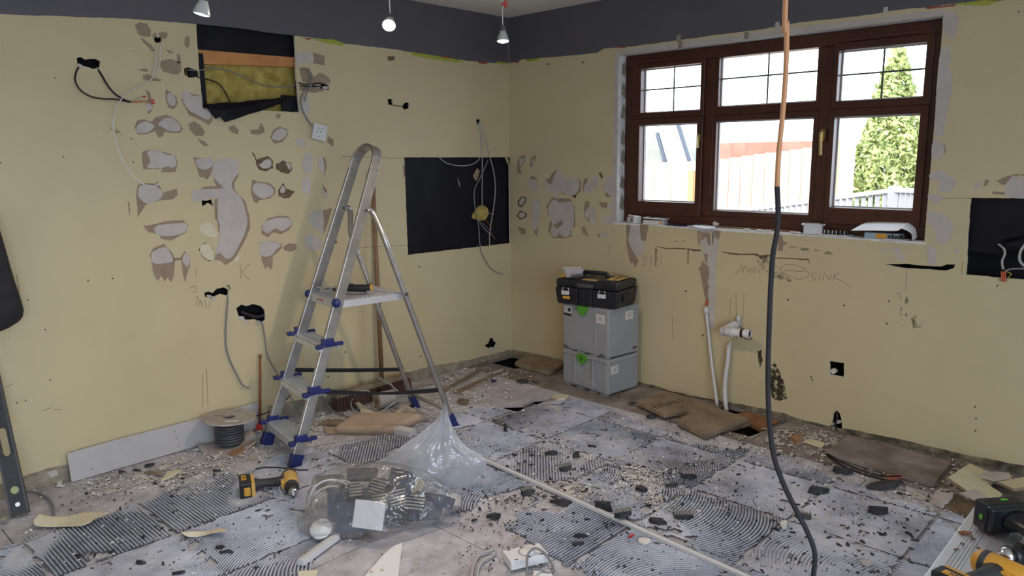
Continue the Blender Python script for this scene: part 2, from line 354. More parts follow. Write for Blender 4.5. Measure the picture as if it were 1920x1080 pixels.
prism(bm, outer, [jag(pl(h), .0015, .02, i) for i, h in enumerate(holesL.values())], -.0125, ML, 0, 1)
wall_l = ob('wall_left', bm, [M['cream'], M['pb_core']]); setp(wall_l, 'cream painted long wall covered in torn plaster patches and cable holes', 'wall', kind='structure')
holesR = {
 'win': None,
 'black': [(1820, 371), (1990, 372), (1990, 530), (1880, 521), (1812, 515), (1815, 440)],
 'slot': cE([(870, 902), (1050, 897), (1100, 905), (1300, 921), (1345, 905), (1405, 905), (1395, 932), (1330, 950), (1180, 938), (1000, 928)]),
 'sq': [(1555, 677), (1583, 681), (1582, 707), (1556, 702)],
 'low': [(1563, 775), (1569, 769), (1575, 775), (1578, 790), (1580, 808), (1562, 806), (1556, 800), (1561, 788)],
 'sill': cD([(790, 88), (835, 90), (832, 240), (818, 200), (822, 120)]),
 'dotA': cD([(705, 432), (722, 430), (728, 442), (712, 450)]),
}
holesR['win'] = None
WY0, WY1, WZ0, WZ1 = -.94, -2.73, 1.036, 2.066
bm = B(); hl = []
for i, (k, h) in enumerate(holesR.items()):
    hl.append([(WY0, WZ0), (WY1, WZ0), (WY1, WZ1), (WY0, WZ1)] if h is None else jag(pr(h), .0015, .02, i+50))
prism(bm, [(-7., 0), (0, 0), (0, HC), (-7., HC)], hl, -.0125, MR, 0, 1)
wall_r = ob('wall_right', bm, [M['cream'], M['pb_core']]); setp(wall_r, 'cream painted wall around the brown window with damp stains below', 'wall', kind='structure')
# cavity and outer masonry leaf
bm = B(); prism(bm, [(-7.4, -.32), (.3, -.32), (.3, 2.7), (-7.4, 2.7)], [], -.12, ML @ Matrix.Translation((0, 0, -.10))); ob('masonry_leaf', bm, M['void'], wall_l)
bm = B(); prism(bm, [(-7., -.3), (.2, -.3), (.2, 2.7), (-7., 2.7)], [[(WY0, WZ0), (WY1, WZ0), (WY1, WZ1), (WY0, WZ1)]], -.14, MR @ Matrix.Translation((0, 0, -.14))); ob('masonry_leaf', bm, M['void'], wall_r)
# other walls, behind the camera, with the patio door opening
bm = B(); MN = Matrix(((1, 0, 0, 0), (0, 0, 1, -5.6), (0, 1, 0, 0), (0, 0, 0, 1)))
prism(bm, [(-7.2, 0), (.2, 0), (.2, HC), (-7.2, HC)], [[(-6.1, .02), (-2.3, .02), (-2.3, 2.2), (-6.1, 2.2)]], -.2, MN)
setp(ob('wall_near', bm, M['cream']), 'cream wall behind the viewer with the wide patio door opening', 'wall', kind='structure')
bm = B(); box(bm, (-7.3, -2.8, HC/2), (.2, 5.8, HC)); setp(ob('wall_far_left', bm, M['cream']), 'cream end wall of the room beyond the left edge', 'wall', kind='structure')
bm = B(); box(bm, (-3.5, -2.8, HC+.06), (7.8, 6, .12)); ceiling = setp(ob('ceiling', bm, M['ceil']), 'plain white ceiling', 'ceiling', kind='structure')

# painted grey band round the top of the walls, ragged lower edge
topL = [(-7.2, HC)]+pl([(-60, 24), (100, 30), (240, 35), (330, 42), (368, 45), (440, 52), (480, 58), (551, 67), (610, 74), (650, 82), (700, 88), (745, 93), (770, 98), (800, 103), (860, 112), (905, 117), (955, 119)])+[(0, HC)]
topL[1:1] = [(-7.2, topL[1][1])]
topR = [(0, HC)]+pr([(955, 119), (972, 114), (985, 110), (995, 115), (1010, 109), (1060, 105), (1120, 99), (1132, 91), (1180, 88), (1215, 83), (1280, 74), (1340, 66), (1420, 56), (1445, 52), (1500, 42), (1560, 36), (1620, 29), (1680, 19), (1740, 13), (1780, 8), (1830, 10), (1860, 4), (1900, -4), (2000, -30)])
topR += [(-7., topR[-1][1]), (-7., HC)]
bm = B(); prism(bm, jag(topL, .0015, .03, 3), [], .0012, ML, .0002); ob('painted_band', bm, M['grey_paint'], wall_l)
bm = B(); prism(bm, jag(topR, .0015, .03, 4), [], .0012, MR, .0002); ob('painted_band', bm, M['grey_paint'], wall_r)
M['lime'] = mat('old_lime_paint', (.36, .40, .05), .7); M['oldred'] = mat('old_red_paint', (.32, .05, .03), .7)
def patch(side, pts, mt, name, e=.001, jg=.0012, base=.0001, seed=None, rnd=False):
    q = pl(pts) if side == 'L' else pr(pts)
    if rnd: q = rounded(q)
    q = jag(q, jg, .008, seed if seed is not None else int(abs(q[0][0])*1e5))
    bm = B(); prism(bm, q, [], e, ML if side == 'L' else MR, base)
    return ob(name, bm, M[mt], wall_l if side == 'L' else wall_r)
for p in [[(585, 73), (625, 74), (650, 83), (640, 86), (610, 80)], [(768, 97), (800, 102), (850, 110), (870, 116), (855, 117), (800, 109), (775, 104)], [(930, 115), (955, 118), (955, 122), (935, 120)]]:
    patch('L', p, 'lime', 'old_paint_trace', .0016)
for p in [[(566, 71), (584, 72), (580, 75)], [(830, 104), (845, 107), (840, 110), (826, 106)], [(895, 115), (915, 116), (912, 120), (898, 119)]]:
    patch('L', p, 'oldred', 'old_paint_trace', .0016)
for p in [[(1790, 7), (1850, 0), (1875, 2), (1850, 11), (1800, 9)], [(985, 112), (1010, 109), (1012, 113), (990, 116)]]: patch('R', p, 'lime', 'old_paint_trace', .0016)
for p in [[(1735, 14), (1790, 9), (1792, 11), (1737, 17)], [(1152, 89), (1175, 86), (1172, 90)], [(960, 117), (974, 114), (972, 118)]]: patch('R', p, 'oldred', 'old_paint_trace', .0016)
# ---- torn paper and filler patches, left wall
KA = [[(100, 30), (140, 10), (200, 20), (240, 80), (230, 130), (180, 130), (130, 110), (110, 60)], [(150, 130), (200, 170), (240, 200), (272, 250), (245, 250), (200, 200), (160, 160)],
 [(320, 330), (400, 315), (480, 340), (495, 400), (470, 445), (400, 440), (340, 420), (312, 370)], [(450, 270), (480, 280), (490, 350), (455, 350)], [(520, 140), (550, 120), (560, 150), (560, 200), (540, 230), (515, 190)],
 [(170, 450), (210, 440), (260, 470), (340, 495), (300, 500), (200, 495), (170, 480)], [(130, 405), (190, 395), (220, 415), (190, 425)], [(355, 235), (390, 240), (425, 260), (400, 270), (370, 250)],
 [(360, 570), (400, 590), (450, 630), (460, 690), (430, 740), (380, 720), (360, 650)], [(190, 570), (230, 600), (250, 700), (240, 760), (210, 780), (200, 700), (215, 640)],
 [(490, 650), (560, 600), (655, 620), (668, 720), (740, 740), (755, 830), (720, 870), (660, 830), (560, 790), (510, 700)],
 [(100, 890), (120, 830), (180, 820), (240, 840), (280, 800), (370, 780), (460, 830), (505, 900), (480, 935), (400, 935), (350, 920), (340, 960), (300, 975), (270, 920), (200, 945), (130, 950)],
 [(550, 860), (600, 835), (650, 870), (690, 930), (670, 960), (610, 960), (560, 910)], [(625, 980), (690, 1010), (720, 1040), (690, 1045), (650, 1020)], [(885, 880), (930, 870), (970, 910), (965, 945), (920, 935), (890, 910)],
 [(1065, 910), (1140, 905), (1155, 850), (1185, 890), (1185, 935), (1130, 950), (1075, 940)], [(1235, 970), (1260, 910), (1310, 880), (1375, 900), (1385, 950), (1340, 1010), (1270, 1025)], [(1290, 770), (1330, 775), (1310, 815), (1280, 810)],
 [(1480, 400), (1560, 390), (1600, 470), (1650, 430), (1700, 450), (1740, 490), (1735, 520), (1700, 520), (1640, 533), (1580, 528), (1500, 500)], [(1480, 545), (1600, 545), (1650, 555), (1690, 580), (1600, 600), (1480, 575)], [(1720, 960), (1765, 990), (1765, 1050), (1710, 1010)], [(1590, 262), (1690, 290), (1690, 370), (1590, 350)],
 [(300, 100), (340, 85), (380, 100), (370, 140), (330, 150), (310, 125)], [(255, 100), (290, 105), (280, 125), (262, 150), (250, 130)], [(85, 240), (115, 248), (85, 252)]]
WA = [[(375, 610), (410, 600), (445, 650), (435, 700), (395, 700), (375, 660)], [(200, 690), (240, 700), (235, 740), (205, 745)], [(492, 620), (520, 575), (590, 625), (655, 628), (668, 728), (735, 745), (735, 810), (690, 815), (600, 770), (540, 730)],
 [(115, 890), (150, 850), (210, 840), (265, 880), (220, 920), (160, 940), (120, 925)], [(295, 860), (360, 810), (430, 820), (480, 880), (475, 915), (400, 920), (340, 890)], [(1250, 975), (1280, 915), (1330, 895), (1370, 920), (1360, 965), (1300, 998)],
 [(1455, 270), (1500, 255), (1588, 270), (1588, 350), (1500, 340), (1460, 380)], [(1500, 640), (1555, 640), (1560, 770), (1485, 760)], [(1450, 990), (1510, 985), (1530, 1040), (1480, 1050)]]
KB = [[(150, 110), (180, 90), (250, 85), (350, 115), (410, 130), (430, 190), (410, 260), (300, 262), (310, 235), (160, 240)], [(545, 145), (600, 150), (700, 150), (715, 200), (680, 290), (660, 320), (630, 300), (600, 300), (575, 220)],
 [(700, 280), (780, 370), (860, 330), (880, 290), (912, 270), (870, 345), (870, 400), (925, 455), (955, 490), (990, 620), (990, 700), (950, 800), (870, 940), (800, 985), (760, 950), (715, 940), (722, 890), (760, 800), (735, 640), (718, 620), (712, 480), (735, 460), (800, 440), (740, 412), (600, 392), (650, 372), (730, 370), (715, 340)],
 [(105, 430), (120, 360), (180, 345), (260, 350), (270, 330), (310, 420), (420, 390), (430, 440), (380, 475), (300, 480), (185, 510), (120, 605), (110, 500)], [(160, 680), (230, 670), (350, 640), (470, 635), (510, 670), (495, 730), (440, 760), (370, 795), (300, 780), (280, 745), (200, 730)],
 [(210, 900), (240, 850), (320, 820), (380, 880), (405, 940), (400, 1070), (375, 1120), (350, 1080), (330, 1110), (300, 1070), (275, 1110), (240, 1060), (230, 980)], [(455, 920), (480, 875), (520, 915), (525, 980), (500, 1060), (485, 1120), (465, 1040), (460, 980)], [(400, 930), (458, 925), (458, 945), (400, 950)],
 [(1000, 390), (1010, 320), (1060, 335), (1130, 340), (1185, 380), (1190, 420), (1150, 465), (1060, 480), (1050, 505), (1020, 490), (1000, 430)], [(1080, 680), (1130, 620), (1210, 600), (1290, 605), (1330, 650), (1300, 710), (1230, 745), (1170, 730), (1130, 770), (1080, 740)],
 [(1070, 810), (1160, 795), (1240, 820), (1240, 850), (1200, 890), (1170, 910), (1165, 1010), (1150, 1020), (1135, 990), (1110, 1015), (1085, 960), (1075, 880)], [(1245, 850), (1290, 815), (1350, 820), (1355, 860), (1310, 880), (1260, 870)], [(1545, 125), (1580, 160), (1588, 220), (1570, 290), (1560, 240), (1570, 200)], [(1550, 350), (1590, 400), (1590, 430), (1565, 400)], [(1555, 560), (1630, 540), (1600, 650), (1565, 740)],
 [(40, 490), (50, 490), (60, 595), (50, 590)]]
DB = [[(1040, 200), (1040, 165), (1090, 145), (1130, 135), (1170, 170), (1170, 230), (1120, 255), (1060, 240)], [(1190, 200), (1250, 170), (1310, 190), (1320, 240), (1290, 275), (1240, 265), (1195, 235)], [(1210, 400), (1250, 345), (1270, 390), (1340, 410), (1300, 460), (1250, 465), (1215, 445)], [(590, 860), (640, 810), (700, 850), (715, 940), (670, 955), (620, 920)], [(1005, 105), (1020, 110), (1048, 175), (1035, 172)], [(1610, 790), (1640, 768), (1668, 800), (1665, 815), (1630, 825)]]
WB = [[(190, 105), (250, 90), (350, 125), (400, 130), (418, 190), (395, 225), (340, 215), (300, 230), (190, 225), (215, 180)], [(570, 165), (650, 150), (700, 155), (700, 205), (650, 240), (590, 225)],
 [(790, 150), (870, 155), (905, 200), (895, 270), (850, 340), (860, 400), (920, 460), (955, 560), (970, 640), (955, 720), (905, 830), (850, 920), (800, 930), (760, 890), (725, 900), (745, 800), (755, 700), (740, 620), (738, 540), (735, 470), (690, 460), (620, 480), (560, 490), (535, 450), (545, 410), (600, 395), (700, 390), (780, 385), (740, 340), (700, 280), (705, 210), (740, 165)],
 [(120, 400), (150, 360), (260, 370), (310, 430), (270, 480), (190, 505), (130, 460)], [(250, 690), (300, 670), (420, 660), (495, 660), (490, 720), (400, 755), (300, 755), (255, 730)], [(220, 910), (250, 870), (330, 845), (370, 890), (390, 950), (330, 970), (240, 970)], [(465, 930), (490, 890), (520, 930), (505, 1000), (470, 960)],
 [(1060, 200), (1080, 190), (1110, 165), (1150, 165), (1155, 210), (1130, 230), (1090, 230)], [(1270, 185), (1305, 200), (1308, 240), (1290, 230)], [(1010, 390), (1040, 345), (1130, 360), (1175, 400), (1160, 440), (1090, 465), (1030, 430)], [(1225, 410), (1245, 365), (1265, 395), (1250, 425)],
 [(1400, 180), (1430, 110), (1470, 130), (1475, 220), (1440, 275), (1400, 240)], [(1395, 330), (1420, 300), (1455, 310), (1460, 400), (1440, 435), (1400, 400)], [(1520, 180), (1542, 128), (1560, 160), (1570, 240), (1562, 280), (1535, 240)], [(1550, 380), (1570, 410), (1592, 430), (1590, 460), (1560, 440)],
 [(1090, 670), (1130, 635), (1220, 615), (1290, 620), (1325, 655), (1290, 690), (1240, 720), (1190, 700), (1130, 735), (1090, 710)], [(1450, 600), (1490, 570), (1555, 560), (1560, 735), (1500, 700), (1455, 650)], [(1415, 800), (1450, 745), (1550, 790), (1545, 850), (1490, 875), (1440, 850)], [(1625, 795), (1645, 780), (1655, 805), (1635, 818)],
 [(1070, 820), (1150, 800), (1230, 825), (1200, 860), (1150, 910), (1080, 910)]]
for p in KA: patch('L', cA(p), 'kraft_torn', 'torn_paper', .0008)
for p in WA: patch('L', cA(p), 'filler', 'filler_patch', .0016, rnd=True)
for p in KB: patch('L', cB(p), 'kraft_torn', 'torn_paper', .0008)
for p in DB: patch('L', cB(p), 'torn_dark', 'torn_paper', .0009, .002)
for p in WB: patch('L', cB(p), 'filler', 'filler_patch', .0016, rnd=True)
for p in [[(600, 690), (640, 650), (700, 670), (735, 740), (720, 765), (660, 760), (610, 730)], [(600, 860), (640, 820), (695, 855), (710, 935), (670, 945), (625, 915)], [(860, 950), (900, 910), (905, 935), (880, 955)]]:
    patch('L', cB(p), 'pale_fill', 'filler_patch', .0016, rnd=True)
for p in [[(205, 238), (225, 246), (252, 262), (235, 260), (215, 250)]]: patch('L', p, 'mould_soft', 'scuff_mark', .0005)
patch('L', [(726, 106), (740, 105), (739, 113), (728, 114)], 'torn_dark', 'nail_hole', .0006); patch('L', [(1000, 0), (1000, 1), (999, 1)], 'nail', 'nail_hole', .0003)
# slot joining the two small holes, nail holes, scratches
patch('L', c2([(1010, 783), (1100, 795), (1095, 803), (1010, 790)]), 'torn_dark', 'torn_paper', .0006)
patch('L', [(755, 310), (757, 305), (759, 330), (757, 335)], 'kraft_torn', 'torn_paper', .0012)
for x, y in [(103, 146), (119, 294), (1, 305), (165, 526), (211, 522), (52, 562), (85, 618), (94, 712), (647, 660), (919, 650), (786, 500), (615, 706), (789, 668), (32, 755), (48, 751), (250, 304)]:
    patch('L', [(x-1.3, y-1.3), (x+1.5, y-1), (x+1.2, y+1.5), (x-1, y+1.2)], 'nail', 'nail_hole', .0004, .0002)
def stroke(side, pts, r=.0011, mt='pencil', name='pencil_line'):
    f = (lambda x, y: L(x, y, .0006)) if side == 'L' else (lambda x, y: Rw(x, y, .0006))
    bm = B(); tube(bm, [f(x, y) for x, y in pts], r, 4, 3); return ob(name, bm, M[mt], wall_l if side == 'L' else wall_r)
for s in [[(450, 494), (452, 523)], [(470, 495), (454, 509), (468, 525)], [(357, 540), (366, 536), (368, 545), (360, 549)], [(366, 555), (371, 557), (369, 566), (366, 572)], [(372, 575), (376, 562), (379, 577)], [(384, 562), (386, 574), (392, 577), (395, 564)], [(368, 503), (368, 520)],
          [(380, 700), (380, 765)], [(387, 690), (390, 762)], [(80, 770), (97, 764)], [(100, 767), (113, 769)], [(31, 514), (36, 548)], [(10, 727), (24, 720)], [(640, 293), (757, 297)], [(650, 465), (765, 460)]]: stroke('L', s)
for s in [[(388, 450), (395, 395)], ][:0]: stroke('L', s)
# ---- right wall patches
for p in [[(40, 130), (70, 90), (100, 85), (90, 150), (60, 180), (75, 230), (40, 220)], [(140, 110), (180, 80), (175, 120), (150, 180), (135, 160)], [(130, 250), (160, 238), (190, 265), (185, 285), (150, 270)],
          [(505, 262), (520, 300), (515, 350), (480, 395), (460, 395), (380, 375), (360, 352), (340, 300)], [(245, 270), (290, 320), (330, 215), (345, 190), (310, 210), (280, 255)], [(262, 460), (300, 400), (440, 410), (470, 470), (475, 620), (445, 640), (450, 690), (400, 708), (310, 708), (270, 650), (290, 560), (268, 530)],
          [(545, 430), (580, 430), (580, 470), (560, 490), (580, 530), (580, 585), (550, 560), (540, 510)], [(650, 435), (720, 440), (715, 480), (670, 475)], [(520, 625), (545, 615), (575, 695), (530, 670)], [(540, 260), (570, 250), (560, 300), (535, 360), (530, 330)], [(695, 340), (740, 370), (735, 398), (705, 400)], [(160, 650), (202, 625), (185, 692)], [(40, 620), (100, 635), (105, 675), (70, 680)], [(635, 670), (680, 690), (650, 700)]]:
    patch('R', cC(p), 'kraft_torn', 'torn_paper', .0008)
for p in [[(42, 430), (70, 393), (108, 400), (108, 432), (72, 477), (47, 467)], [(33, 540), (60, 498), (112, 520), (108, 552), (60, 568)], [(650, 215), (665, 210), (685, 245), (670, 262)], [(460, 385), (478, 385), (478, 408), (468, 406)]]: patch('R', cC(p), 'torn_dark', 'torn_paper', .0008)
for p in [[(120, 290), (145, 262), (190, 280), (200, 330), (170, 355), (130, 330)], [(248, 270), (290, 305), (320, 235), (340, 200), (385, 220), (415, 268), (460, 245), (500, 270), (505, 330), (475, 378), (420, 385), (370, 355), (350, 380), (345, 420), (310, 370), (260, 345)], [(55, 435), (75, 405), (98, 410), (92, 437), (65, 460)], [(50, 535), (70, 512), (98, 525), (92, 545), (65, 555)],
          [(150, 440), (180, 405), (210, 440), (213, 530), (200, 570), (203, 620), (185, 640), (160, 640), (142, 590), (160, 540)], [(272, 480), (310, 418), (370, 440), (440, 430), (462, 470), (462, 620), (435, 650), (440, 675), (400, 700), (360, 670), (320, 700), (290, 660), (300, 600), (278, 540)], [(550, 505), (574, 505), (574, 565), (554, 545)], [(585, 460), (620, 480), (630, 580), (590, 590)], [(720, 445), (760, 455), (760, 485), (720, 485)], [(670, 560), (700, 530), (750, 540), (768, 590), (700, 600)],
          [(580, 280), (610, 240), (640, 250), (645, 320), (600, 345), (550, 375), (540, 340), (555, 300)], [(680, 310), (720, 240), (760, 260), (768, 390), (730, 380), (695, 350)], [(665, 680), (710, 665), (710, 705), (665, 695)], [(60, 120), (85, 100), (85, 140), (60, 165)], [(150, 120), (170, 115), (155, 160)]]:
    patch('R', cC(p), 'filler', 'filler_patch', .0016, rnd=True)
patch('R', cC([(310, 610), (380, 570), (385, 600), (340, 635)]), 'kraft_torn', 'torn_paper', .0026); patch('R', cC([(335, 690), (355, 668), (375, 700)]), 'kraft_torn', 'torn_paper', .0026)
for p in [[(95, 52), (192, 52), (200, 190), (240, 200), (215, 290), (190, 335), (150, 330), (110, 260), (80, 200)], [(712, 82), (785, 86), (800, 150), (820, 210), (835, 245), (838, 92), (880, 92), (890, 150), (872, 250), (856, 400), (850, 700), (838, 990), (800, 970), (790, 760), (790, 600), (800, 480), (790, 400), (745, 350), (745, 260), (712, 200)]]: patch('R', cD(p), 'filler', 'filler_patch', .0014)
for p in [[(70, 50), (106, 60), (85, 190), (110, 260), (175, 375), (145, 425), (125, 380), (110, 395), (95, 360), (70, 230)], [(190, 50), (265, 55), (240, 190), (220, 200), (195, 180)], [(695, 110), (718, 110), (715, 240), (700, 200)], [(725, 120), (800, 130), (815, 240), (790, 230), (770, 160), (720, 200)], [(840, 100), (900, 110), (885, 185), (850, 170)], [(735, 370), (790, 420), (800, 500), (780, 560), (800, 600), (785, 660), (795, 740), (760, 700), (735, 560), (715, 450)], [(1410, 140), (1440, 150), (1450, 200), (1488, 215), (1450, 240), (1440, 290), (1405, 280)], [(755, 310), (785, 310), (780, 395), (760, 370)]]: patch('R', cD(p), 'kraft_torn', 'torn_paper', .0020)
for p in [[(318, 243), (345, 245), (420, 259), (520, 257), (612, 262), (725, 275), (725, 284), (660, 286), (610, 270), (500, 266), (420, 268)], [(885, 290), (1000, 300), (1080, 308), (1200, 308), (1240, 322), (1340, 318), (1310, 342), (1250, 358), (1232, 335), (1200, 322), (1010, 318)], [(608, 265), (618, 265), (613, 400), (606, 400)], [(1380, 343), (1670, 352), (1682, 400), (1665, 365), (1380, 350)]]: patch('R', cD(p), 'torn_dark', 'dirty_scrape', .0006, .0012)
for p in [[(1180, 310), (1340, 320), (1400, 420), (1500, 500), (1520, 560), (1330, 500), (1240, 420)], [(1500, 240), (1878, 290), (1878, 320), (1520, 265)], [(320, 260), (340, 260), (330, 420), (322, 430)], [(440, 200), (600, 190), (600, 200), (440, 210)]]: patch('R', cD(p), 'mould_soft', 'dirt_stain', .0004, .004)
for p in [[(1320, 100), (1390, 85), (1430, 150), (1400, 270), (1370, 290), (1315, 220)], [(1302, 370), (1350, 345), (1370, 420), (1360, 500), (1385, 600), (1370, 720), (1330, 900), (1310, 1010), (1252, 1000), (1257, 800), (1278, 500)]]: patch('R', cG(p), 'filler', 'filler_patch', .0014, rnd=True)
for p in [[(170, 60), (215, 50), (246, 90), (238, 145), (205, 165), (165, 155)], [(150, 270), (215, 240), (270, 270), (325, 310), (300, 360), (250, 390), (205, 360), (215, 310), (160, 300)], [(140, 400), (210, 405), (235, 425), (200, 455), (150, 430)], [(130, 520), (190, 510), (260, 540), (300, 600), (290, 680), (235, 725), (200, 700), (190, 640), (150, 590)], [(135, 740), (170, 735), (195, 780), (185, 850), (145, 850)], [(640, 350), (690, 280), (740, 290), (790, 320), (790, 420), (660, 410)], [(440, 330), (480, 320), (475, 360), (445, 360)], [(312, 765), (330, 750), (345, 775), (325, 785)]]: patch('R', cH(p), 'filler', 'filler_patch', .0016, rnd=True)
for p in [[(585, 310), (640, 285), (700, 268), (790, 265), (790, 300), (745, 270), (700, 290), (660, 335), (620, 335)], [(500, 345), (512, 300), (540, 305), (520, 345)], [(560, 380), (660, 385), (640, 400), (560, 395)], [(215, 50), (250, 80), (255, 120), (248, 140), (245, 90)]]: patch('R', cH(p), 'kraft_torn', 'torn_paper', .0009)
patch('R', cE([(920, 785), (985, 780), (1000, 820), (1030, 850), (1000, 880), (975, 860), (960, 820)]), 'filler', 'filler_patch', .002, rnd=True)
patch('R', cE([(820, 800), (900, 790), (935, 805), (900, 803), (830, 812)]), 'filler', 'filler_patch', .001)
# damp and mould
patch('R', [(1444, 690), (1452, 679), (1460, 690), (1467, 712), (1473, 735), (1475, 748), (1460, 752), (1447, 745), (1442, 720)], 'damp', 'mould_stain', .0004, .005)
patch('R', [(1420, 660), (1428, 656), (1430, 680), (1424, 690)], 'damp', 'mould_stain', .0004, .003)
for p in [[(1680, 548), (1692, 552), (1693, 575), (1692, 592), (1686, 592), (1690, 570)], [(1697, 553), (1704, 555), (1700, 575), (1702, 596), (1697, 595)], [(1708, 596), (1716, 590), (1735, 604), (1730, 612), (1712, 616)], [(1678, 600), (1700, 604), (1695, 612), (1682, 607)]]: patch('R', p, 'mould_soft', 'mould_stain', .0004, .003)
base_r = pr([(1196, 742), (1196, 716), (1225, 722), (1260, 735), (1330, 748), (1375, 755), (1440, 768), (1470, 775), (1500, 786), (1560, 800), (1600, 806), (1680, 822), (1740, 836), (1800, 850), (1860, 862), (1990, 886)])
base_r = [(a, max(b, .005)) for a, b in base_r]; base_r[0] = (base_r[0][0], .001)
bm = B(); prism(bm, jag(base_r+[(base_r[-1][0], .001)], .002, .03, 9), [], .0009, MR, .0001); ob('bare_plaster_strip', bm, M['mould_base'], wall_r)
bl = pl([(958, 655), (900, 670), (860, 678), (800, 688), (700, 716), (640, 735), (600, 742), (500, 762)]); bl = [(bl[0][0]-.001, .001)]+[(a, max(b, .02)) for a, b in bl]+[(bl[-1][0], .001)]
bm = B(); prism(bm, jag(bl, .003, .03, 10), [], .0009, ML, .0001); ob('bare_plaster_strip', bm, M['plaster_grey'], wall_l)
bl = pl([(132, 870), (90, 878), (40, 895), (-60, 925)]); bl = [(bl[0][0], .001)]+bl+[(bl[-1][0], .001)]
bm = B(); prism(bm, jag([(a, max(b, .001)) for a, b in bl], .002, .03, 12), [], .0009, ML, .0001); ob('bare_plaster_strip', bm, M['plaster_grey'], wall_l)
patch('L', [(88, 885), (105, 880), (110, 890), (95, 896)], 'filler', 'filler_patch', .002)
bl = pr([(958, 655), (1000, 662), (1058, 675)]); bm = B(); prism(bm, jag([(bl[0][0], .001)]+[(a, max(b, .02)) for a, b in bl]+[(bl[-1][0], .001)], .002, .03, 13), [], .0009, MR, .0001); ob('bare_plaster_strip', bm, M['plaster_grey'], wall_r)
for x, y in [(1286, 546), (1583, 573), (1318, 629), (1521, 707), (1523, 712), (1828, 763), (1830, 785), (1829, 808), (1026, 388), (1870, 536), (1478, 562), (1663, 607), (1667, 565), (1910, 22), (1330, 481), (1337, 481), (1027, 120), (1093, 117)]:
    patch('R', [(x-1.6, y-1.6), (x+1.6, y-1.3), (x+1.4, y+1.6), (x-1.4, y+1.3)], 'nail', 'nail_hole', .0004, .0002)
for s in [[(1206, 480), (1206, 498)], [(1206, 480), (1214, 482), (1208, 488), (1216, 493), (1206, 498)], [(1221, 480), (1221, 495)], [(1228, 497), (1229, 478), (1239, 496), (1240, 476)],
          [(1378, 516), (1388, 503), (1391, 497), (1392, 512), (1397, 498), (1400, 510)], [(1402, 512), (1405, 502), (1408, 512)], [(1410, 503), (1411, 512)], [(1415, 512), (1416, 500), (1424, 512), (1425, 498)], [(1460, 505), (1475, 496), (1492, 497), (1510, 505), (1516, 515), (1508, 522), (1490, 522), (1462, 508)], [(1468, 507), (1510, 509)],
          [(1532, 513), (1524, 512), (1522, 518), (1530, 522), (1520, 526)], [(1538, 512), (1535, 524)], [(1543, 526), (1546, 512), (1555, 526), (1558, 512)], [(1565, 512), (1562, 526)], [(1575, 512), (1564, 519), (1580, 528), (1598, 540)],
          [(1700, 505), (1698, 545)], [(1805, 490), (1803, 515)], [(1760, 372), (1820, 371)], [(1142, 455), (1142, 480)], [(1228, 470), (1230, 495)], [(1260, 590), (1262, 640)][:2], [(1370, 560), (1367, 610)], [(1395, 550), (1393, 600)], [(1380, 550), (1381, 640)]]: stroke('R', s, .0010)
# filler edge round the window opening
def win_edge():
    bm = B(); q = [(WY0, WZ1), (WY1, WZ1), (WY1, WZ1+.025), (-2.2, WZ1+.028), (-1.6, WZ1+.03), (WY0+.03, WZ1+.028), (WY0+.03, WZ0-.008), (WY0, WZ0-.008)]
    prism(bm, jag(q, .003, .02, 5), [], .0018, MR, .0001); ob('filler_patch', bm, M['filler'], wall_r)
    bm = B(); q = [(WY0+.02, WZ0), (WY1-.01, WZ0), (WY1-.01, WZ0-.012), (-2.2, WZ0-.008), (-1.6, WZ0-.013), (-1.2, WZ0-.007), (WY0+.02, WZ0-.014)]
    prism(bm, jag(q, .002, .02, 6), [], .0018, MR, .0002); ob('filler_patch', bm, M['reveal'], wall_r)
win_edge()
for x, y in [(1273, 72), (1458, 48), (1661, 20), (1276, 84), (1400, 66)]:
    patch('R', [(x-4, y-6), (x+4, y-7), (x+4, y+6), (x-5, y+7)], 'plaster_grey' if y > 60 else 'filler', 'filler_patch', .0022)

bm = B(); box(bm, (-3.6, .06, -.10), (7.4, .10, .18)); box(bm, (.08, -2.8, -.10), (.10, 6, .18)); box(bm, (-7.25, -2.8, -.1), (.1, 6, .3)); box(bm, (-3.6, -5.7, -.1), (7.6, .1, .2)); ob('footing', bm, M['void'], wall_l)
# ---- opening in the left wall: membrane, batten, insulation
def lbox(x0, x1, z0, z1, y0, y1, bm): box(bm, ((x0+x1)/2, (y0+y1)/2, (z0+z1)/2), (x1-x0, abs(y1-y0), z1-z0))
ox0, ox1 = -2.25, -1.64
bm = B(); q = [(ox0, 1.99), (ox1, 1.97), (ox1, 2.16), (ox0, 2.16)]; prism(bm, q, [], .008, ML, -.045); ob('black_membrane', bm, M['membrane'], wall_l)
bm = B(); prism(bm, pl_at([(350, 91), (570, 109), (570, 126), (350, 119)], -.032), [], -.03, ML, -.032); ob('timber_batten', bm, M['pine'], wall_l, bev=.002)
bm = B()
nx, nz = 40, 26; g = [[None]*(nz+1) for _ in range(nx+1)]
for i in range(nx+1):
    for j in range(nz+1):
        x = ox0+(ox1-ox0)*i/nx; z = 1.64+.375*j/nz
        d = noise.noise(V((x*9, 3, z*9)))*.028+noise.noise(V((x*26, 1, z*26)))*.010
        g[i][j] = bm.verts.new((x, .07+d, z))
for i in range(nx):
    for j in range(nz): bm.faces.new((g[i][j], g[i+1][j], g[i+1][j+1], g[i][j+1]))
ob('mineral_wool', bm, M['insul'], wall_l, smooth=True)
bm = B(); lbox(ox0, L(388, 150).x, 1.66, 1.98, .02, .045, bm); ob('black_membrane', bm, M['membrane'], wall_l)
bm = B(); lbox(L(530, 150).x, ox1, 1.66, 1.80, .02, .03, bm); ob('black_membrane', bm, M['membrane'], wall_l)
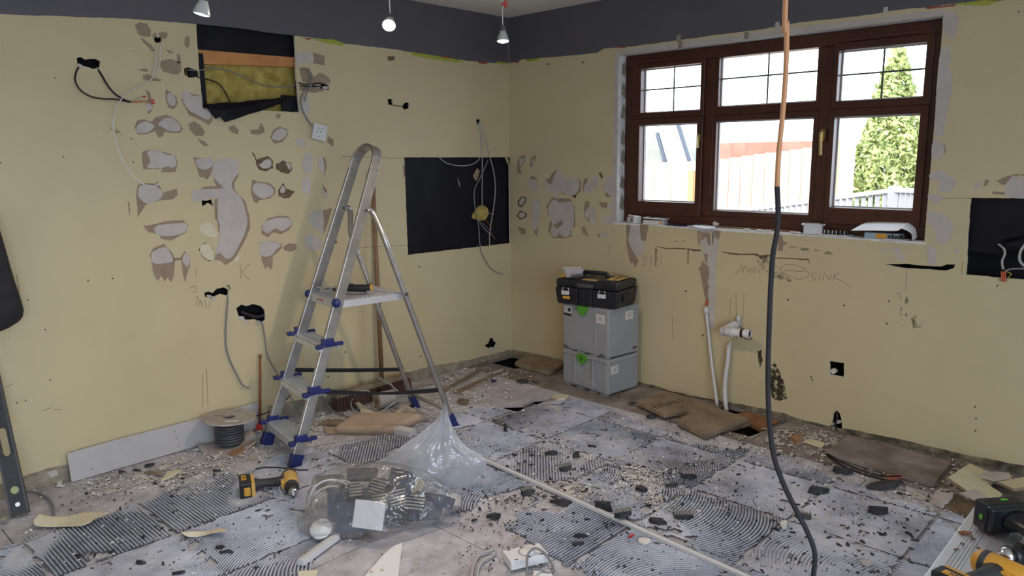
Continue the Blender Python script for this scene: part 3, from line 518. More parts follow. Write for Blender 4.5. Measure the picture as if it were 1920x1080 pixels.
# torn flap hanging out
def sheet(name, rows, mt, parent, fold=.006, th=.0015, seed=0, n=10, lin=False):
    """rows: list of rows of 3-D points -> subdivided crumpled sheet"""
    bm = B()
    sp_ = spline if not lin else (lambda P, k: [V(P[i]).lerp(V(P[i+1]), j/k) for i in range(len(P)-1) for j in range(k)]+[V(P[-1])])
    G = [sp_(r, n) for r in rows]; cols = list(zip(*G)); G2 = [sp_(c, n) for c in cols]
    vs = [[bm.verts.new(p+V((noise.noise(p*11+V((seed, 0, 0))), noise.noise(p*12+V((0, seed, 5))), noise.noise(p*10+V((7, 0, seed)))))*fold) for p in c] for c in G2]
    for i in range(len(vs)-1):
        for j in range(len(vs[0])-1): bm.faces.new((vs[i][j], vs[i+1][j], vs[i+1][j+1], vs[i][j+1]))
    o = ob(name, bm, mt, parent, smooth=True); s = o.modifiers.new('t', 'SOLIDIFY'); s.thickness = th; return o
sheet('membrane_flap', [[L(380, 195, .0), L(405, 194, .01), L(430, 192, .0), L(490, 187, .0), L(553, 180, -.01)], [L(388, 202, .02), L(410, 208, .03), L(432, 206, .035), L(490, 196, .03), L(552, 183, .01)], [L(404, 223, .010), L(413, 219, .02), L(422, 229, .02), L(480, 211, .012), L(554, 184, .004)]], M['membrane'], wall_l, .005, .002, 3, 10, True)
# flush black recess panel under it all: the big square on the left wall
bm = B(); q = pl(holesL['board']); q = [(q[0][0]-.03, q[0][1]+.03), (-.002, q[1][1]+.03), (-.002, q[2][1]-.03), (q[3][0]-.03, q[3][1]-.03)]; prism(bm, q, [], .005, ML, -.030); ob('black_membrane', bm, M['membrane'], wall_l)
bm = B(); q = pl([(893, 398), (903, 386), (915, 388), (920, 400), (912, 413), (898, 412), (889, 408)]); prism(bm, rounded(q), [], .006, ML, -.026); ob('mineral_wool', bm, M['insul'], wall_l)
bm = B(); q = pl([(891, 330), (899, 315), (904, 320), (900, 337), (896, 339)]); prism(bm, q, [], .003, ML, -.026); ob('torn_paper', bm, M['kraft_torn'], wall_l)
patch_b = [[(862, 333), (866, 340), (868, 353), (865, 347)]]
for q in patch_b: bm = B(); prism(bm, pl(q), [], .002, ML, -.026); ob('scuff_mark', bm, M['plaster_grey'], wall_l)
bm = B(); q = pr(holesR['black']); prism(bm, [(q[0][0]+.03, q[0][1]+.03), (-3.5, q[0][1]+.03), (-3.5, q[-1][1]-.08), (q[0][0]+.04, q[-1][1]-.08)], [], .005, MR, -.040); ob('black_membrane', bm, M['membrane'], wall_r)
sheet('membrane_flap', [[Rw(1880, 450, -.028), Rw(1915, 445, -.028), Rw(1960, 440, -.028)], [Rw(1885, 458, -.0), Rw(1915, 455, .0), Rw(1960, 450, .0)], [Rw(1878, 468, -.015), Rw(1905, 475, -.008), Rw(1960, 478, -.01)]], M['membrane'], wall_r, .010, .002, 5, 6)
bm = B(); prism(bm, rounded(pr([(1556, 695), (1562, 692), (1567, 698), (1560, 702)])), [], .02, MR, -.03); ob('broken_plaster', bm, M['pb_core'], wall_r)
for i, (s, x, y) in enumerate([('L', 392, 556), ('L', 400, 560), ('L', 452, 596), ('L', 462, 603), ('L', 488, 605), ('L', 922, 655), ('R', 1563, 795), ('R', 1572, 790), ('R', 1566, 803), ('L', 150, 124), ('L', 595, 162), ('L', 610, 165), ('R', 1325, 425), ('R', 1342, 420)]):
    bm = B(); q = [(x-6, y-2), (x-1, y-4), (x+6, y-1), (x+3, y+3), (x-4, y+3)]
    prism(bm, jag(pl(q) if s == 'L' else pr(q), .003, .01, i), [], .006, ML if s == 'L' else MR, -.002); ob('broken_plaster', bm, M['filler'], wall_l if s == 'L' else wall_r)

# ------------------------------------------------------------------ window
WX = .11
def wp(x, y): p = Rw(x, y, -WX); return p.y, p.z
win = setp(thing('window_1', 'dark brown wood-grain window with three lights and leaded upper panes', 'window', (WX, -1.83, WZ0)), kind='structure')
def rect(q):
    P = [wp(*a) for a in q]; return (P[0][0]+P[3][0])/2, (P[1][0]+P[2][0])/2, (P[2][1]+P[3][1])/2, (P[0][1]+P[1][1])/2  # y left, y right, z0, z1
panes = {'lt': rect([(1208, 130), (1320, 120), (1320, 206), (1208, 212)]), 'lb': rect([(1206, 235), (1313, 231), (1310, 380), (1204, 376)]),
         'mt': rect([(1354, 101), (1537, 82), (1533, 191), (1349, 199)]), 'mb': rect([(1348, 228), (1530, 221), (1516, 403), (1340, 393)]),
         'rt': rect([(1580, 96), (1742, 81), (1735, 182), (1573, 190)]), 'rb': rect([(1572, 221), (1730, 213), (1716, 395), (1560, 386)])}
mul1 = (panes['lb'][1]-.028, panes['mb'][0]+.028); ym1 = (panes['lt'][1]+panes['mt'][0])/2; ym2 = (panes['mt'][1]+panes['rt'][0])/2
def wb(y0, y1, z0, z1, x0, x1, name, mt=None, bev=.004, par=None):
    bm = B(); box(bm, ((x0+x1)/2, (y0+y1)/2, (z0+z1)/2), (abs(x1-x0), abs(y1-y0), abs(z1-z0))); return ob(name, bm, mt or M['frame'], par or win, bev=bev)
zt = (panes['lt'][2]+panes['lb'][3])/2
wb(WY0-.003, WY1+.002, WZ0+.004, WZ0+.062, .075, .155, 'outer_frame'); wb(WY0-.003, WY1+.002, WZ1-.07, WZ1-.003, .075, .155, 'outer_frame')
wb(WY0-.003, WY0-.06, WZ0+.062, WZ1-.07, .076, .155, 'outer_frame'); wb(WY1+.002, WY1+.05, WZ0+.062, WZ1-.07, .076, .155, 'outer_frame')
wb(ym1-.03, ym1+.03, WZ0+.062, WZ1-.07, .082, .155, 'mullion'); wb(ym2-.034, ym2+.034, WZ0+.062, WZ1-.07, .082, .155, 'mullion')
for k, (a, b, z0, z1) in panes.items():
    s = .0 if k[0] == 'm' else .0
    # sash/bead ring around each pane
    lo = WZ0+.055 if k[1] == 'b' else zt; hi = zt if k[1] == 'b' else WZ1-.062
    ya = {'l': WY0-.05, 'm': ym1-.028, 'r': ym2-.032}[k[0]]; yb = {'l': ym1+.028, 'm': ym2+.032, 'r': WY1+.045}[k[0]]
    x0 = .088 if k[0] == 'm' else (.064 if k[1] == 'b' else .068)
    bm = B(); rring(bm, yb, ya, lo, hi, b, a, z0, z1, .055, MR @ Matrix.Translation((0, 0, -.145)))
    for v in bm.verts:
        if abs(v.co.x-.09) < .002: v.co.x = x0
    o = ob('casement_sash' if k[0] != 'm' else 'fixed_light', bm, M['frame'], win, bev=.004)
    bm = B(); rring(bm, b-.004, a+.004, z0-.004, z1+.004, b+.006, a-.006, z0+.006, z1-.006, .008, MR @ Matrix.Translation((0, 0, -.126))); ob('glazing_seal', bm, M['seal'], win)
    wb(a, b, z0, z1, .121, .125, 'glass_pane', M['glass'], 0)
    if k[1] == 't':
        hz = z0+(z1-z0)*.53; wb(a, b, hz-.0045, hz+.0045, .119, .1205, 'lead_strip', M['lead'], 0); mid = (a+b)/2; wb(mid-.0045, mid+.0045, z0, z1, .1185, .1205, 'lead_strip', M['lead'], 0)
for (x, y) in [(1546, 265)]:
    p = Rw(x, y, -.08); bm = B(); box(bm, (.058, p.y, p.z+.03), (.02, .022, .06)); tube(bm, [(.05, p.y, p.z+.045), (.028, p.y, p.z+.045), (.026, p.y-.0, p.z+.02), (.034, p.y, p.z-.07)], .009, 8, 4); ob('window_handle', bm, M['brass'], win, smooth=False, bev=.002)
p = Rw(1314, 258, -.08); bm = B(); box(bm, (.060, p.y, p.z+.0), (.016, .014, .04)); tube(bm, [(.05, p.y, p.z+.02), (.035, p.y-.004, p.z+.01), (.036, p.y-.008, p.z-.06)], .006, 8, 4); ob('window_handle', bm, M['brass'], win)
wb(WY0-.09, WY0-.37, WZ1-.055, WZ1-.036, .062, .08, 'trickle_vent'); wb(ym2-.08, ym2-.44, WZ1-.06, WZ1-.04, .062, .08, 'trickle_vent')
# reveals
bm = B(); prism(bm, [(.0126, WZ0), (.14, WZ0), (.14, WZ1), (.0126, WZ1)], [], .02, Matrix(((1, 0, 0, 0), (0, 0, 1, WY0), (0, 1, 0, 0), (0, 0, 0, 1)))); ob('window_reveal', bm, M['reveal'], wall_r)
bm = B(); box(bm, (.075, WY1-.01, (WZ0+WZ1)/2), (.13, .02, WZ1-WZ0)); ob('window_reveal', bm, M['reveal'], wall_r)
bm = B(); box(bm, (.075, (WY0+WY1)/2, WZ1+.01), (.13, WY0-WY1+.04, .02)); ob('window_reveal', bm, M['reveal'], wall_r)
bm = B(); box(bm, (.075, (WY0+WY1)/2, WZ0-.0125), (.135, WY0-WY1+.03, .025)); sill = ob('window_sill', bm, M['reveal'], wall_r)
for i in range(7):
    bm = B(); z = WZ0+.1+i*.14+random.uniform(-.02, .02); q = [(.03, z), (.07, z-.02), (.09, z+.03), (.06, z+.08), (.04, z+.05)]
    prism(bm, jag(q, .005, .01, i), [], .001, Matrix(((1, 0, 0, 0), (0, 0, -1, WY0-.0002), (0, 1, 0, 0), (0, 0, 0, 1)))); ob('torn_paper', bm, M['plaster_grey'], wall_r)

# ------------------------------------------------------------------ floor panels
fl_root = setp(thing('floor', 'chipboard floor smeared with grey combed tile adhesive and rubble', 'floor', (0, 0, 0)), kind='structure')
holesF = [[(-.27, -.012), (-.006, -.012), (-.006, -.29), (-.27, -.29)], [(a.x, a.y) for a in [F(926, 759), F(968, 774), F(1042, 745), F(1003, 747), F(984, 757)]], [(-.37, -1.74), (-.004, -1.74), (-.004, -2.14), (-.38, -2.08)]]
xs = [-7.2, -5.4, -3.92, -2.72, -1.52, -.47, 0.]
rows = [(0, -.31), (-.31, -.91), (-.91, -1.51), (-1.51, -2.11), (-2.11, -2.71), (-2.71, -3.31), (-3.31, -3.91), (-3.91, -5.6)]
def clip_poly(poly, x0, x1, y0, y1):
    def c(P, ins, inter):
        o = []
        for i in range(len(P)):
            a, b = P[i-1], P[i]
            if ins(b):
                if not ins(a): o.append(inter(a, b))
                o.append(b)
            elif ins(a): o.append(inter(a, b))
        return o
    ix = lambda X: (lambda a, b: (X, a[1]+(b[1]-a[1])*(X-a[0])/(b[0]-a[0]))); iy = lambda Y: (lambda a, b: (a[0]+(b[0]-a[0])*(Y-a[1])/(b[1]-a[1]), Y))
    P = poly
    for ins, it in ((lambda p: p[0] >= x0, ix(x0)), (lambda p: p[0] <= x1, ix(x1)), (lambda p: p[1] >= y0, iy(y0)), (lambda p: p[1] <= y1, iy(y1))):
        if P: P = c(P, ins, it)
    return P
holes_in = []
bmf = None
import itertools
def split_panels():
    # a panel is cut round the openings: the hole is clipped to each panel (kept a hair inside the edge)
    for r, (ya, yb) in enumerate(rows):
        off = .6 if r % 2 else 0
        cut = [-7.2]+[x+off-(1.2 if off and x+off > -.1 else 0) for x in xs[1:-1] if x+off < -.15]+[0.]
        cut = sorted(set([round(c, 3) for c in cut]+[-.47]))
        for x0, x1 in zip(cut[:-1], cut[1:]):
            g = .002
            hs = []
            for h in holesF:
                q = clip_poly(h, x0+g+.001, x1-g-.001, yb+g+.001, ya-g-.001)
                if len(q) >= 3 and abs(sum(q[i-1][0]*q[i][1]-q[i][0]*q[i-1][1] for i in range(len(q))))/2 > 1e-4: hs.append(q)
            bm = B(); prism(bm, [(x0+g, yb+g), (x1-g, yb+g), (x1-g, ya-g), (x0+g, ya-g)], hs, -.022, Matrix.Translation((0, 0, random.uniform(-.0008, 0))))
            ob('floor_panel', bm, M['chip_w' if x1 > -.1 else 'chip'], fl_root)
split_panels()
bm = B(); box(bm, (-3.6, -2.8, -.30), (7.6, 6, .02)); ob('subfloor', bm, mat('dark_subfloor', (.03, .022, .016), .95, 0, (.06, .045, .03), 8), fl_root)
for y in (-.36, -.95, -1.66, -2.2):
    bm = B(); box(bm, (-3.6, y-.0, -.105), (7.2, .045, .16)); ob('joist', bm, M['joist'], fl_root)
bm = B(); box(bm, (-.19, -2.17, -.08), (.36, .04, .11)); ob('joist', bm, M['joist'], fl_root)

# ---- adhesive: combed tile-sized beds
def vn(x, y, k, seed):
    r = np.random.default_rng(seed); o = 0
    for i in range(7):
        a = r.uniform(0, 6.283); f_ = k*r.uniform(.6, 1.9); o = o+np.sin(f_*(x*math.cos(a)+y*math.sin(a))+r.uniform(0, 6.28))
    return o/3.2
ADH = np.array([F(x, y).to_2d()[:] for x, y in [(-260, 1130), (0, 1030), (60, 1010), (200, 968), (300, 930), (330, 905), (430, 895), (560, 845), (640, 835), (720, 815), (800, 795), (860, 775), (920, 765), (966, 776), (1046, 748), (1110, 755), (1190, 790), (1300, 835), (1400, 845), (1480, 860), (1560, 895), (1640, 925), (1740, 962), (1830, 972), (2000, 1060), (2100, 1300), (1000, 1500), (-300, 1500)]])
BARE = [np.array([F(x, y).to_2d()[:] for x, y in q]) for q in [[(560, 1200), (575, 1060), (620, 1015), (760, 985), (870, 960), (905, 930), (960, 922), (1010, 915), (985, 960), (950, 985), (975, 1010), (1060, 1050), (1150, 1110), (1200, 1200)],
        [(1140, 880), (1190, 868), (1240, 885), (1230, 915), (1170, 905)], [(1190, 960), (1240, 930), (1250, 945), (1225, 965)], [(1010, 905), (1085, 900), (1110, 925), (1060, 960), (1000, 960)], [(720, 850), (800, 830), (830, 845), (760, 870)]]]
def inside(P, x, y):
    c = np.zeros(x.shape, bool); n = len(P)
    for i in range(n):
        x1, y1 = P[i-1]; x2, y2 = P[i]
        with np.errstate(divide='ignore', invalid='ignore'):
            t = ((y1 > y) != (y2 > y)) & (x < (x2-x1)*(y-y1)/(y2-y1+1e-12)+x1)
        c ^= t
    return c
S = .43; PER = .0138; adhesive_tris = 0
cells = []
for i in range(0, 9):
    for j in range(0, 9):
        cells.append((-.28-S*i, -.46-S*j))
for (x1c, y1c) in cells:
    x0c, y0c = x1c-S, y1c-S; cx, cy = x1c-S/2, y1c-S/2
    if cx < -3.9 or (V((cx, cy, 0))-EYE).dot(FH) < 1.15: continue
    ang = random.choice([0, 90, 90, 0, random.uniform(20, 70), random.uniform(100, 160)]); curve = random.choice([0, 1.3, 1.7, -1.8, 2.4, -2.3]); smooth = random.random() < .05
    a = math.radians(ang); ca, sa = math.cos(a), math.sin(a)
    hw = S*.5*(abs(ca)+abs(sa))+.07
    du, dv = (PER/5, .018) if True else (.008, .012)
    u = np.arange(-hw, hw, du); v = np.arange(-hw, hw, dv); Ug, Vg = np.meshgrid(u, v, indexing='ij')
    Uc = Ug+curve*Vg**2
    X = cx+Uc*ca-Vg*sa; Y = cy+Uc*sa+Vg*ca
    ph = (Ug/PER) % 1; tri = np.clip((.5-np.abs(ph-.5))*4.4-.75, 0, 1)
    sm = np.clip(vn(X, Y, 9, 5)*2.2-1.3, 0, 1) if not smooth else np.clip(.78+vn(X, Y, 7, 6)*.5, .4, 1)
    ht = .0012+tri*.0078*(1-sm)+sm*.0054+vn(X, Y, 45, 3)*.0008+vn(X, Y, 120, 9)*.0003
    fx = (X[:-1, :-1]+X[1:, 1:])/2; fy = (Y[:-1, :-1]+Y[1:, 1:])/2
    e = .010+.006*vn(fx, fy, 60, 11)
    k = (fx > x0c+e-.006) & (fx < x1c-e) & (fy > y0c+e-.006) & (fy < y1c-e)
    jx = fx+.03*vn(fx, fy, 25, 21); jy = fy+.03*vn(fx, fy, 25, 22)
    k &= inside(ADH, jx, jy)
    for bb in BARE: k &= ~inside(bb, jx, jy)
    k &= vn(fx, fy, 14, 31)+.45*vn(fx, fy, 60, 32) > -1.25
    k &= (fx < -.02)
    if k.sum() < 60: continue
    nu, nv = X.shape; idx = np.arange(nu*nv).reshape(nu, nv)
    fc = np.stack([idx[:-1, :-1], idx[1:, :-1], idx[1:, 1:], idx[:-1, 1:]], -1)[k]
    used = np.unique(fc); rm = np.full(nu*nv, -1); rm[used] = np.arange(len(used))
    vs = np.stack([X, Y, ht], -1).reshape(-1, 3)[used]; adhesive_tris += 2*len(fc)
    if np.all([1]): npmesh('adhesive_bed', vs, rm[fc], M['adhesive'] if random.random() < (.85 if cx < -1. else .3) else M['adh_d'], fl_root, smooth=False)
# plaster dust drifts: thin real layers
for i, q in enumerate([[(110, 925), (260, 880), (430, 838), (560, 790), (620, 775), (640, 800), (560, 835), (470, 862), (330, 905), (200, 925)], [(560, 790), (640, 770), (700, 765), (790, 775), (840, 740), (900, 690), (840, 700), (700, 750), (600, 770)], [(960, 830), (1060, 815), (1180, 820), (1250, 850), (1180, 880), (1050, 870)], [(1110, 900), (1190, 890), (1260, 920), (1200, 950), (1100, 930)], [(1440, 805), (1560, 812), (1600, 840), (1530, 850), (1450, 835)], [(1700, 925), (1790, 905), (1810, 950), (1760, 960)], [(300, 930), (420, 900), (430, 915), (330, 940)], [(1010, 905), (1100, 905), (1130, 930), (1020, 940)], [(830, 740), (940, 690), (960, 700), (880, 750)]]):
    P = [F(x, y) for x, y in q]; x0 = min(p.x for p in P); x1 = max(p.x for p in P); y0 = min(p.y for p in P); y1 = max(p.y for p in P); P2 = np.array([(p.x, p.y) for p in P])
    st = .012; u = np.arange(x0-.05, x1+.05, st); v = np.arange(y0-.05, y1+.05, st); X, Y = np.meshgrid(u, v, indexing='ij'); X = X+rng.uniform(-.004, .004, X.shape); Y = Y+rng.uniform(-.004, .004, Y.shape)
    Z = .0058+vn(X, Y, 50, 40)*.0012+rng.uniform(-.0008, .0008, X.shape)
    fx = X[:-1, :-1]; fy = Y[:-1, :-1]; k = inside(P2, fx+.04*vn(fx, fy, 22, 23), fy+.04*vn(fx, fy, 22, 24)) & (vn(fx, fy, 40, 50+i)+.7*rng.normal(size=fx.shape) > .35) & (fx < -.02) & (fy < -.02)
    if not k.any(): continue
    nu, nv = X.shape; idx = np.arange(nu*nv).reshape(nu, nv); fc = np.stack([idx[:-1, :-1], idx[1:, :-1], idx[1:, 1:], idx[:-1, 1:]], -1)[k]
    o = npmesh('plaster_dust', np.stack([X, Y, Z], -1).reshape(-1, 3), fc, M['dust'], fl_root); o['kind'] = 'stuff'; s = o.modifiers.new('t', 'SOLIDIFY'); s.thickness = .0016

# ------------------------------------------------------------------ step ladder
th = -.153; e1 = V((math.cos(th), math.sin(th), 0)); e2 = V((math.sin(th), -math.cos(th), 0)); LO = V((-2.178, -.471, 0))
LWF, LWP, LWT, LWR, LD, LS, LHP, LHT, LPD, LHJ = .188, .165, .109, .206, .897, .378, .773, 1.50, .328, 1.204
def lf(h, sg, d=0.):
    wd = LWF+(LWP-LWF)*h/LHP if h <= LHP else LWP+(LWT-LWP)*(h-LHP)/(LHT-LHP)
    return LO+e1*(LS*h+d)+e2*sg*wd+V((0, 0, h))
lad = thing('step_ladder', 'paint-splashed aluminium step ladder with blue plastic feet and hand loop', 'ladder', LO)
lean = (e1*LS+V((0, 0, 1))).normalized(); ldep = (e1-lean*e1.dot(lean)).normalized()
for sg in (-1, 1):
    bm = B(); bar(bm, lf(.02, sg), lf(LHT-.10, sg), .024, .050, ldep)
    ob('front_stile', bm, M['alu'], lad, bev=.003)
# hand loop: a flat band bent over the top
bm = B(); pts = []
top = lf(LHT-.10, -1); tr_ = lf(LHT-.10, 1); wv = (tr_-top); r_ = wv.length/2; cen = (top+tr_)/2
arc = [cen-e2*r_*math.cos(a)*(1 if a in (0, math.pi) else 1)+lean*(.125*math.sin(a)**.62 if 0 < a < math.pi else 0) for a in [math.pi*i/16 for i in range(17)]]
prev = None
for i, p in enumerate(arc):
    d = (arc[min(i+1, 16)]-arc[max(i-1, 0)]).normalized(); n_ = d.cross(ldep).normalized()
    ring = [bm.verts.new(p+ldep*a*.025+n_*b*.008) for a, b in ((-1, -1), (1, -1), (1, 1), (-1, 1))]
    if prev:
        for q in range(4): bm.faces.new((prev[q], prev[(q+1) % 4], ring[(q+1) % 4], ring[q]))
    else: bm.faces.new(ring)
    prev = ring
bm.faces.new(prev[::-1]); ob('hand_loop', bm, M['alu'], lad, bev=.002)
rear = []
for sg in (-1, 1):
    J = lf(LHJ, sg, .02); R1 = LO+e1*(LS*LHP+LPD+.015)+e2*sg*(LWP+.03)+V((0, 0, LHP+.0)); Ft = LO+e1*LD+e2*sg*LWR+V((0, 0, .02))
    up_ = Ft+(R1-Ft)*1.22; el = J.lerp(up_, .5)+e1*.040+V((0, 0, .030))
    rear.append((R1, Ft)); bm = B(); tube(bm, [J, J+e1*.034-V((0, 0, .016)), Ft+(R1-Ft)*1.38, Ft+(R1-Ft)*1.2, R1, R1.lerp(Ft, .3), R1.lerp(Ft, .7), Ft], .0155, 10, 6, flat=.9); ob('rear_leg', bm, M['alu'], lad, smooth=True)
    bm = B(); cyl(bm, J-e2*.018*sg-e1*.01, J+e2*.018*sg-e1*.01, .007, n=8); ob('rivet', bm, M['ceramic'], lad); bm = B(); cyl(bm, R1-e2*.02, R1+e2*.022, .009, n=8); ob('rivet', bm, M['ceramic'], lad)
    d = (Ft-R1).normalized(); bm = B(); bar(bm, Ft-d*.06, V((Ft.x, Ft.y, 0))+e1*.012+V((0, 0, .004)), .042, .034, e1)
    box(bm, Ft+V((0, 0, -.014))+e1*.006, (.055, .045, .012)); ob('foot', bm, M['blue'], lad, bev=.004)
    bm = B(); bar(bm, lf(.065, sg), lf(.004, sg), .034, .060, ldep); ob('foot', bm, M['blue'], lad, bev=.004)
for h, dp in ((.123, .10), (.345, .10), (.567, .10)):
    a, b = lf(h, -1), lf(h, 1); c = (a+b)/2; wd = (b-a).length
    mt = Matrix((e1, -e2, V((0, 0, 1)))).transposed().to_4x4(); mt.translation = c
    bm = B(); box(bm, (.012, 0, -.004), (dp, wd-.02, .006), mt); box(bm, (-.036, 0, -.018), (.004, wd-.02, .032), mt); box(bm, (.06, 0, -.018), (.004, wd-.02, .032), mt)
    for q in range(7): box(bm, (-.028+q*.013, 0, 0.0), (.004, wd-.03, .003), mt)
    st = ob('tread', bm, M['alu_b'], lad)
    for sg in (-1, 1):
        bm = B(); s_ = -sg; box(bm, (.012, s_*wd/2, .0), (dp+.035, .020, .018), mt); box(bm, (-.05, s_*(wd/2+.012), .0), (.03, .03, .02), mt)
        box(bm, (.0, s_*(wd/2-.001), .018), (.060, .030, .030), mt @ Matrix.Rotation(-.0, 4, 'X')); ob('tread_end_cap', bm, M['blue'], lad, bev=.004)
a, b = lf(LHP, -1), lf(LHP, 1); c = (a+b)/2; wd = (b-a).length
mt = Matrix((e1, -e2, V((0, 0, 1)))).transposed().to_4x4(); mt.translation = c; MP = mt.copy()
bm = B(); box(bm, (LPD/2, 0, -.004), (LPD+.03, wd-.012, .006), mt); box(bm, (LPD+.015, 0, -.018), (.005, wd-.012, .034), mt)
for sg in (-1, 1): box(bm, (LPD/2, sg*(wd/2-.008), -.018), (LPD+.03, .005, .034), mt)
for q in range(14): box(bm, (.01+q*.024, 0, .0), (.010, wd-.03, .003), mt)
pf_ = ob('platform', bm, M['alu_b'], lad); bm = B(); box(bm, (-.015, 0, -.020), (.007, wd-.03, .040), mt); lp = ob('platform_front', bm, M['sticker'], lad)
text('Pro Hi-Deck' if False else 'max 150kg', .018, mt @ Matrix.Translation((-.019, .03, -.018)) @ Matrix.Rotation(math.radians(90), 4, 'X') @ Matrix.Rotation(math.radians(-90), 4, 'Y'), M['red'], 'warning_print', lad)
for sg in (-1, 1):
    bm = B(); sphere(bm, mt @ V((-.020, -sg*(wd/2), -.006)), .023, 9); ob('corner_knob', bm, M['blue'], lad, smooth=True)
for sg, hy in ((-1, .375), (1, .350)):
    p0 = lf(hy, sg, .02); R1, Ft = rear[0 if sg < 0 else 1]; p1 = Ft.lerp(R1, (hy-.145)/(LHP-.02))
    bm = B(); N_ = 14; prev = None
    for i in range(N_+1):
        t = i/N_; p = p0.lerp(p1, t)+V((0, 0, -.016*math.sin(math.pi*t)*(1 if sg > 0 else .25))); hw_ = .011 if sg < 0 else .007+.006*abs(2*t-1)
        ring = [bm.verts.new(p+V((0, 0, q*hw_))+e2*s_*.0015) for q, s_ in ((-1, -1), (1, -1), (1, 1), (-1, 1))]
        if prev:
            for q in range(4): bm.faces.new((prev[q], prev[(q+1) % 4], ring[(q+1) % 4], ring[q]))
        prev = ring
    ob('restraint_strap', bm, M['strap'], lad)
f0 = rear[0][1].lerp(rear[0][0], .10); f1 = rear[1][1].lerp(rear[1][0], .10)
bm = B(); cyl(bm, f0, f1, .0105, n=12); ob('cross_bar', bm, M['alu'], lad, smooth=True)
# paint splashes on the ladder
for i in range(26):
    sg = random.choice([-1, 1]); h = random.uniform(.05, 1.35); p = lf(h, sg)-ldep*.0255; r_ = random.uniform(.003, .009)
    bm = B(); mt2 = frame_of(lean, -ldep, p+e2*random.uniform(-.008, .008)); q = [(r_*random.uniform(.7, 2.2)*math.cos(a), r_*.5*random.uniform(.6, 1.2)*math.sin(a)) for a in [k*math.pi/4 for k in range(8)]]
    prism(bm, q, [], .0006, mt2); ob('paint_splash', bm, M['white'], lad)

# ---- tools on the ladder platform
pz = LHP+.004
def onp(x, y, z=.0): return MP @ V((x, y, z+.004))
t = thing('claw_chisel', 'yellow and black handled chisel lying across the ladder platform', 'tool', onp(.17, -.03)); cA_ = Vt(700, 526, onp(.17, 0)); cB_ = Vt(727, 522, onp(.17, 0)); 
h0 = onp(.03, .03, .036); h1 = onp(.20, -.10, .032); d = (h1-h0).normalized()
bm = B(); cyl(bm, h0.lerp(h1, .42), h1, .0155, .017, 12); ob('grip', bm, M['black'], t, bev=.003); bm = B(); cyl(bm, h0.lerp(h1, .22), h0.lerp(h1, .43), .012, .0145, 12); cyl(bm, h1, h1+d*.008, .0175, n=12); ob('collar', bm, M['yellow'], t)
bm = B(); bar(bm, h0-d*.06, h0.lerp(h1, .24), .022, .005); ob('blade', bm, M['alu'], t)
t = thing('cutting_pliers', 'black handled pliers under the yellow chisel on the ladder platform', 'pliers', onp(.10, .0))
bm = B(); tube(bm, [onp(.06, .05, .012), onp(.12, .02, .012), onp(.20, -.05, .01)], .008, 8); tube(bm, [onp(.06, .045, .02), onp(.13, -.01, .022), onp(.18, -.09, .016)], .008, 8); ob('handle', bm, M['black'], t, smooth=True)
bm = B(); bar(bm, onp(.01, .085, .012), onp(.07, .045, .014), .022, .014); ob('jaw', bm, M['alu'], t, bev=.003)
t = thing('filling_knife', 'flat steel filling knife lying at the front of the ladder platform', 'knife', onp(.08, -.03))
bm = B(); prism(bm, [(-.05, -.028), (.04, -.012), (.04, .012), (-.05, .028)], [], .002, MP @ Matrix.Translation((.07, -.02, .005)) @ Matrix.Rotation(.9, 4, 'Z')); ob('blade', bm, M['alu'], t)
bm = B(); tube(bm, [onp(.085, .02, .012), onp(.10, .05, .012), onp(.125, .085, .012)], .009, 8); ob('handle', bm, M['black'], t, smooth=True)
t = thing('adjustable_spanner', 'dark adjustable spanner half hidden behind the ladder stile on the platform', 'spanner', onp(.03, .05))
bm = B(); bar(bm, onp(.02, .05, .03), onp(.12, -.02, .040), .018, .008); box(bm, onp(.12, -.02, .044), (.04, .04, .012)); ob('spanner_body', bm, M['dark'], t, bev=.003)

# ------------------------------------------------------------------ broom, rod, plasterboard strip
bx0 = F(632, 766); bxa = V((-1.62, -.12, 0)); bxb = V((-1.06, -.10, 0))
t = thing('broom', 'wide yard broom with red-brown bristles leaning its wooden pole on the wall', 'broom', V((-1.3, -.1, 0)))
d = (bxb-bxa).normalized(); hm = frame_of(d, (0, 0, 1), (bxa+bxb)/2+V((0, 0, .085)))
bm = B(); box(bm, (0, 0, .012), ((bxb-bxa).length, .055, .030), hm); ob('broom_head', bm, M['chip_edge'], t, bev=.006)
bm = B(); n_ = 26; ln = (bxb-bxa).length
for i in range(n_):
    for j in (-1, 0, 1):
        u = -ln/2+.012+i*(ln-.024)/(n_-1); a_ = hm @ V((u, j*.016, 0)); b_ = hm @ V((u*1.03+random.uniform(-.003, .003), j*.024, -.080)); cyl(bm, b_, a_, .012, .0085, 6)
ob('bristles', bm, M['bristle'], t)
pa = V((-1.27, -.105, .10)); pb_ = L(698, 322, .022)
bm = B(); cyl(bm, pa, pb_, .0145, .0135, 14); ob('pole', bm, M['wood'], t, smooth=True)
t = thing('plunger_rod', 'thin stained wooden rod with round tip and red base leaning on the wall', 'rod', F(487, 800, 0))
a_ = L(487, 797, .045); b_ = L(488, 668, .03)
bm = B(); cyl(bm, V((a_.x, a_.y, .02)), b_, .0075, .0068, 10); ob('rod', bm, M['wood_r'], t, smooth=True)
bm = B(); sphere(bm, b_, .011, 8); ob('tip', bm, M['wood'], t, smooth=True); bm = B(); cyl(bm, V((a_.x-.012, a_.y-.01, .001)), V((a_.x-.004, a_.y-.005, .035)), .022, .012, 10); ob('red_base', bm, M['red'], t)
p0 = L(131, 897, .02); p1x = L(489, 790, .02).x
t = thing('plasterboard_strip', 'long grey plasterboard offcut standing on edge against the left wall', 'plasterboard', V(((p0.x+p1x)/2, -.02, 0)))
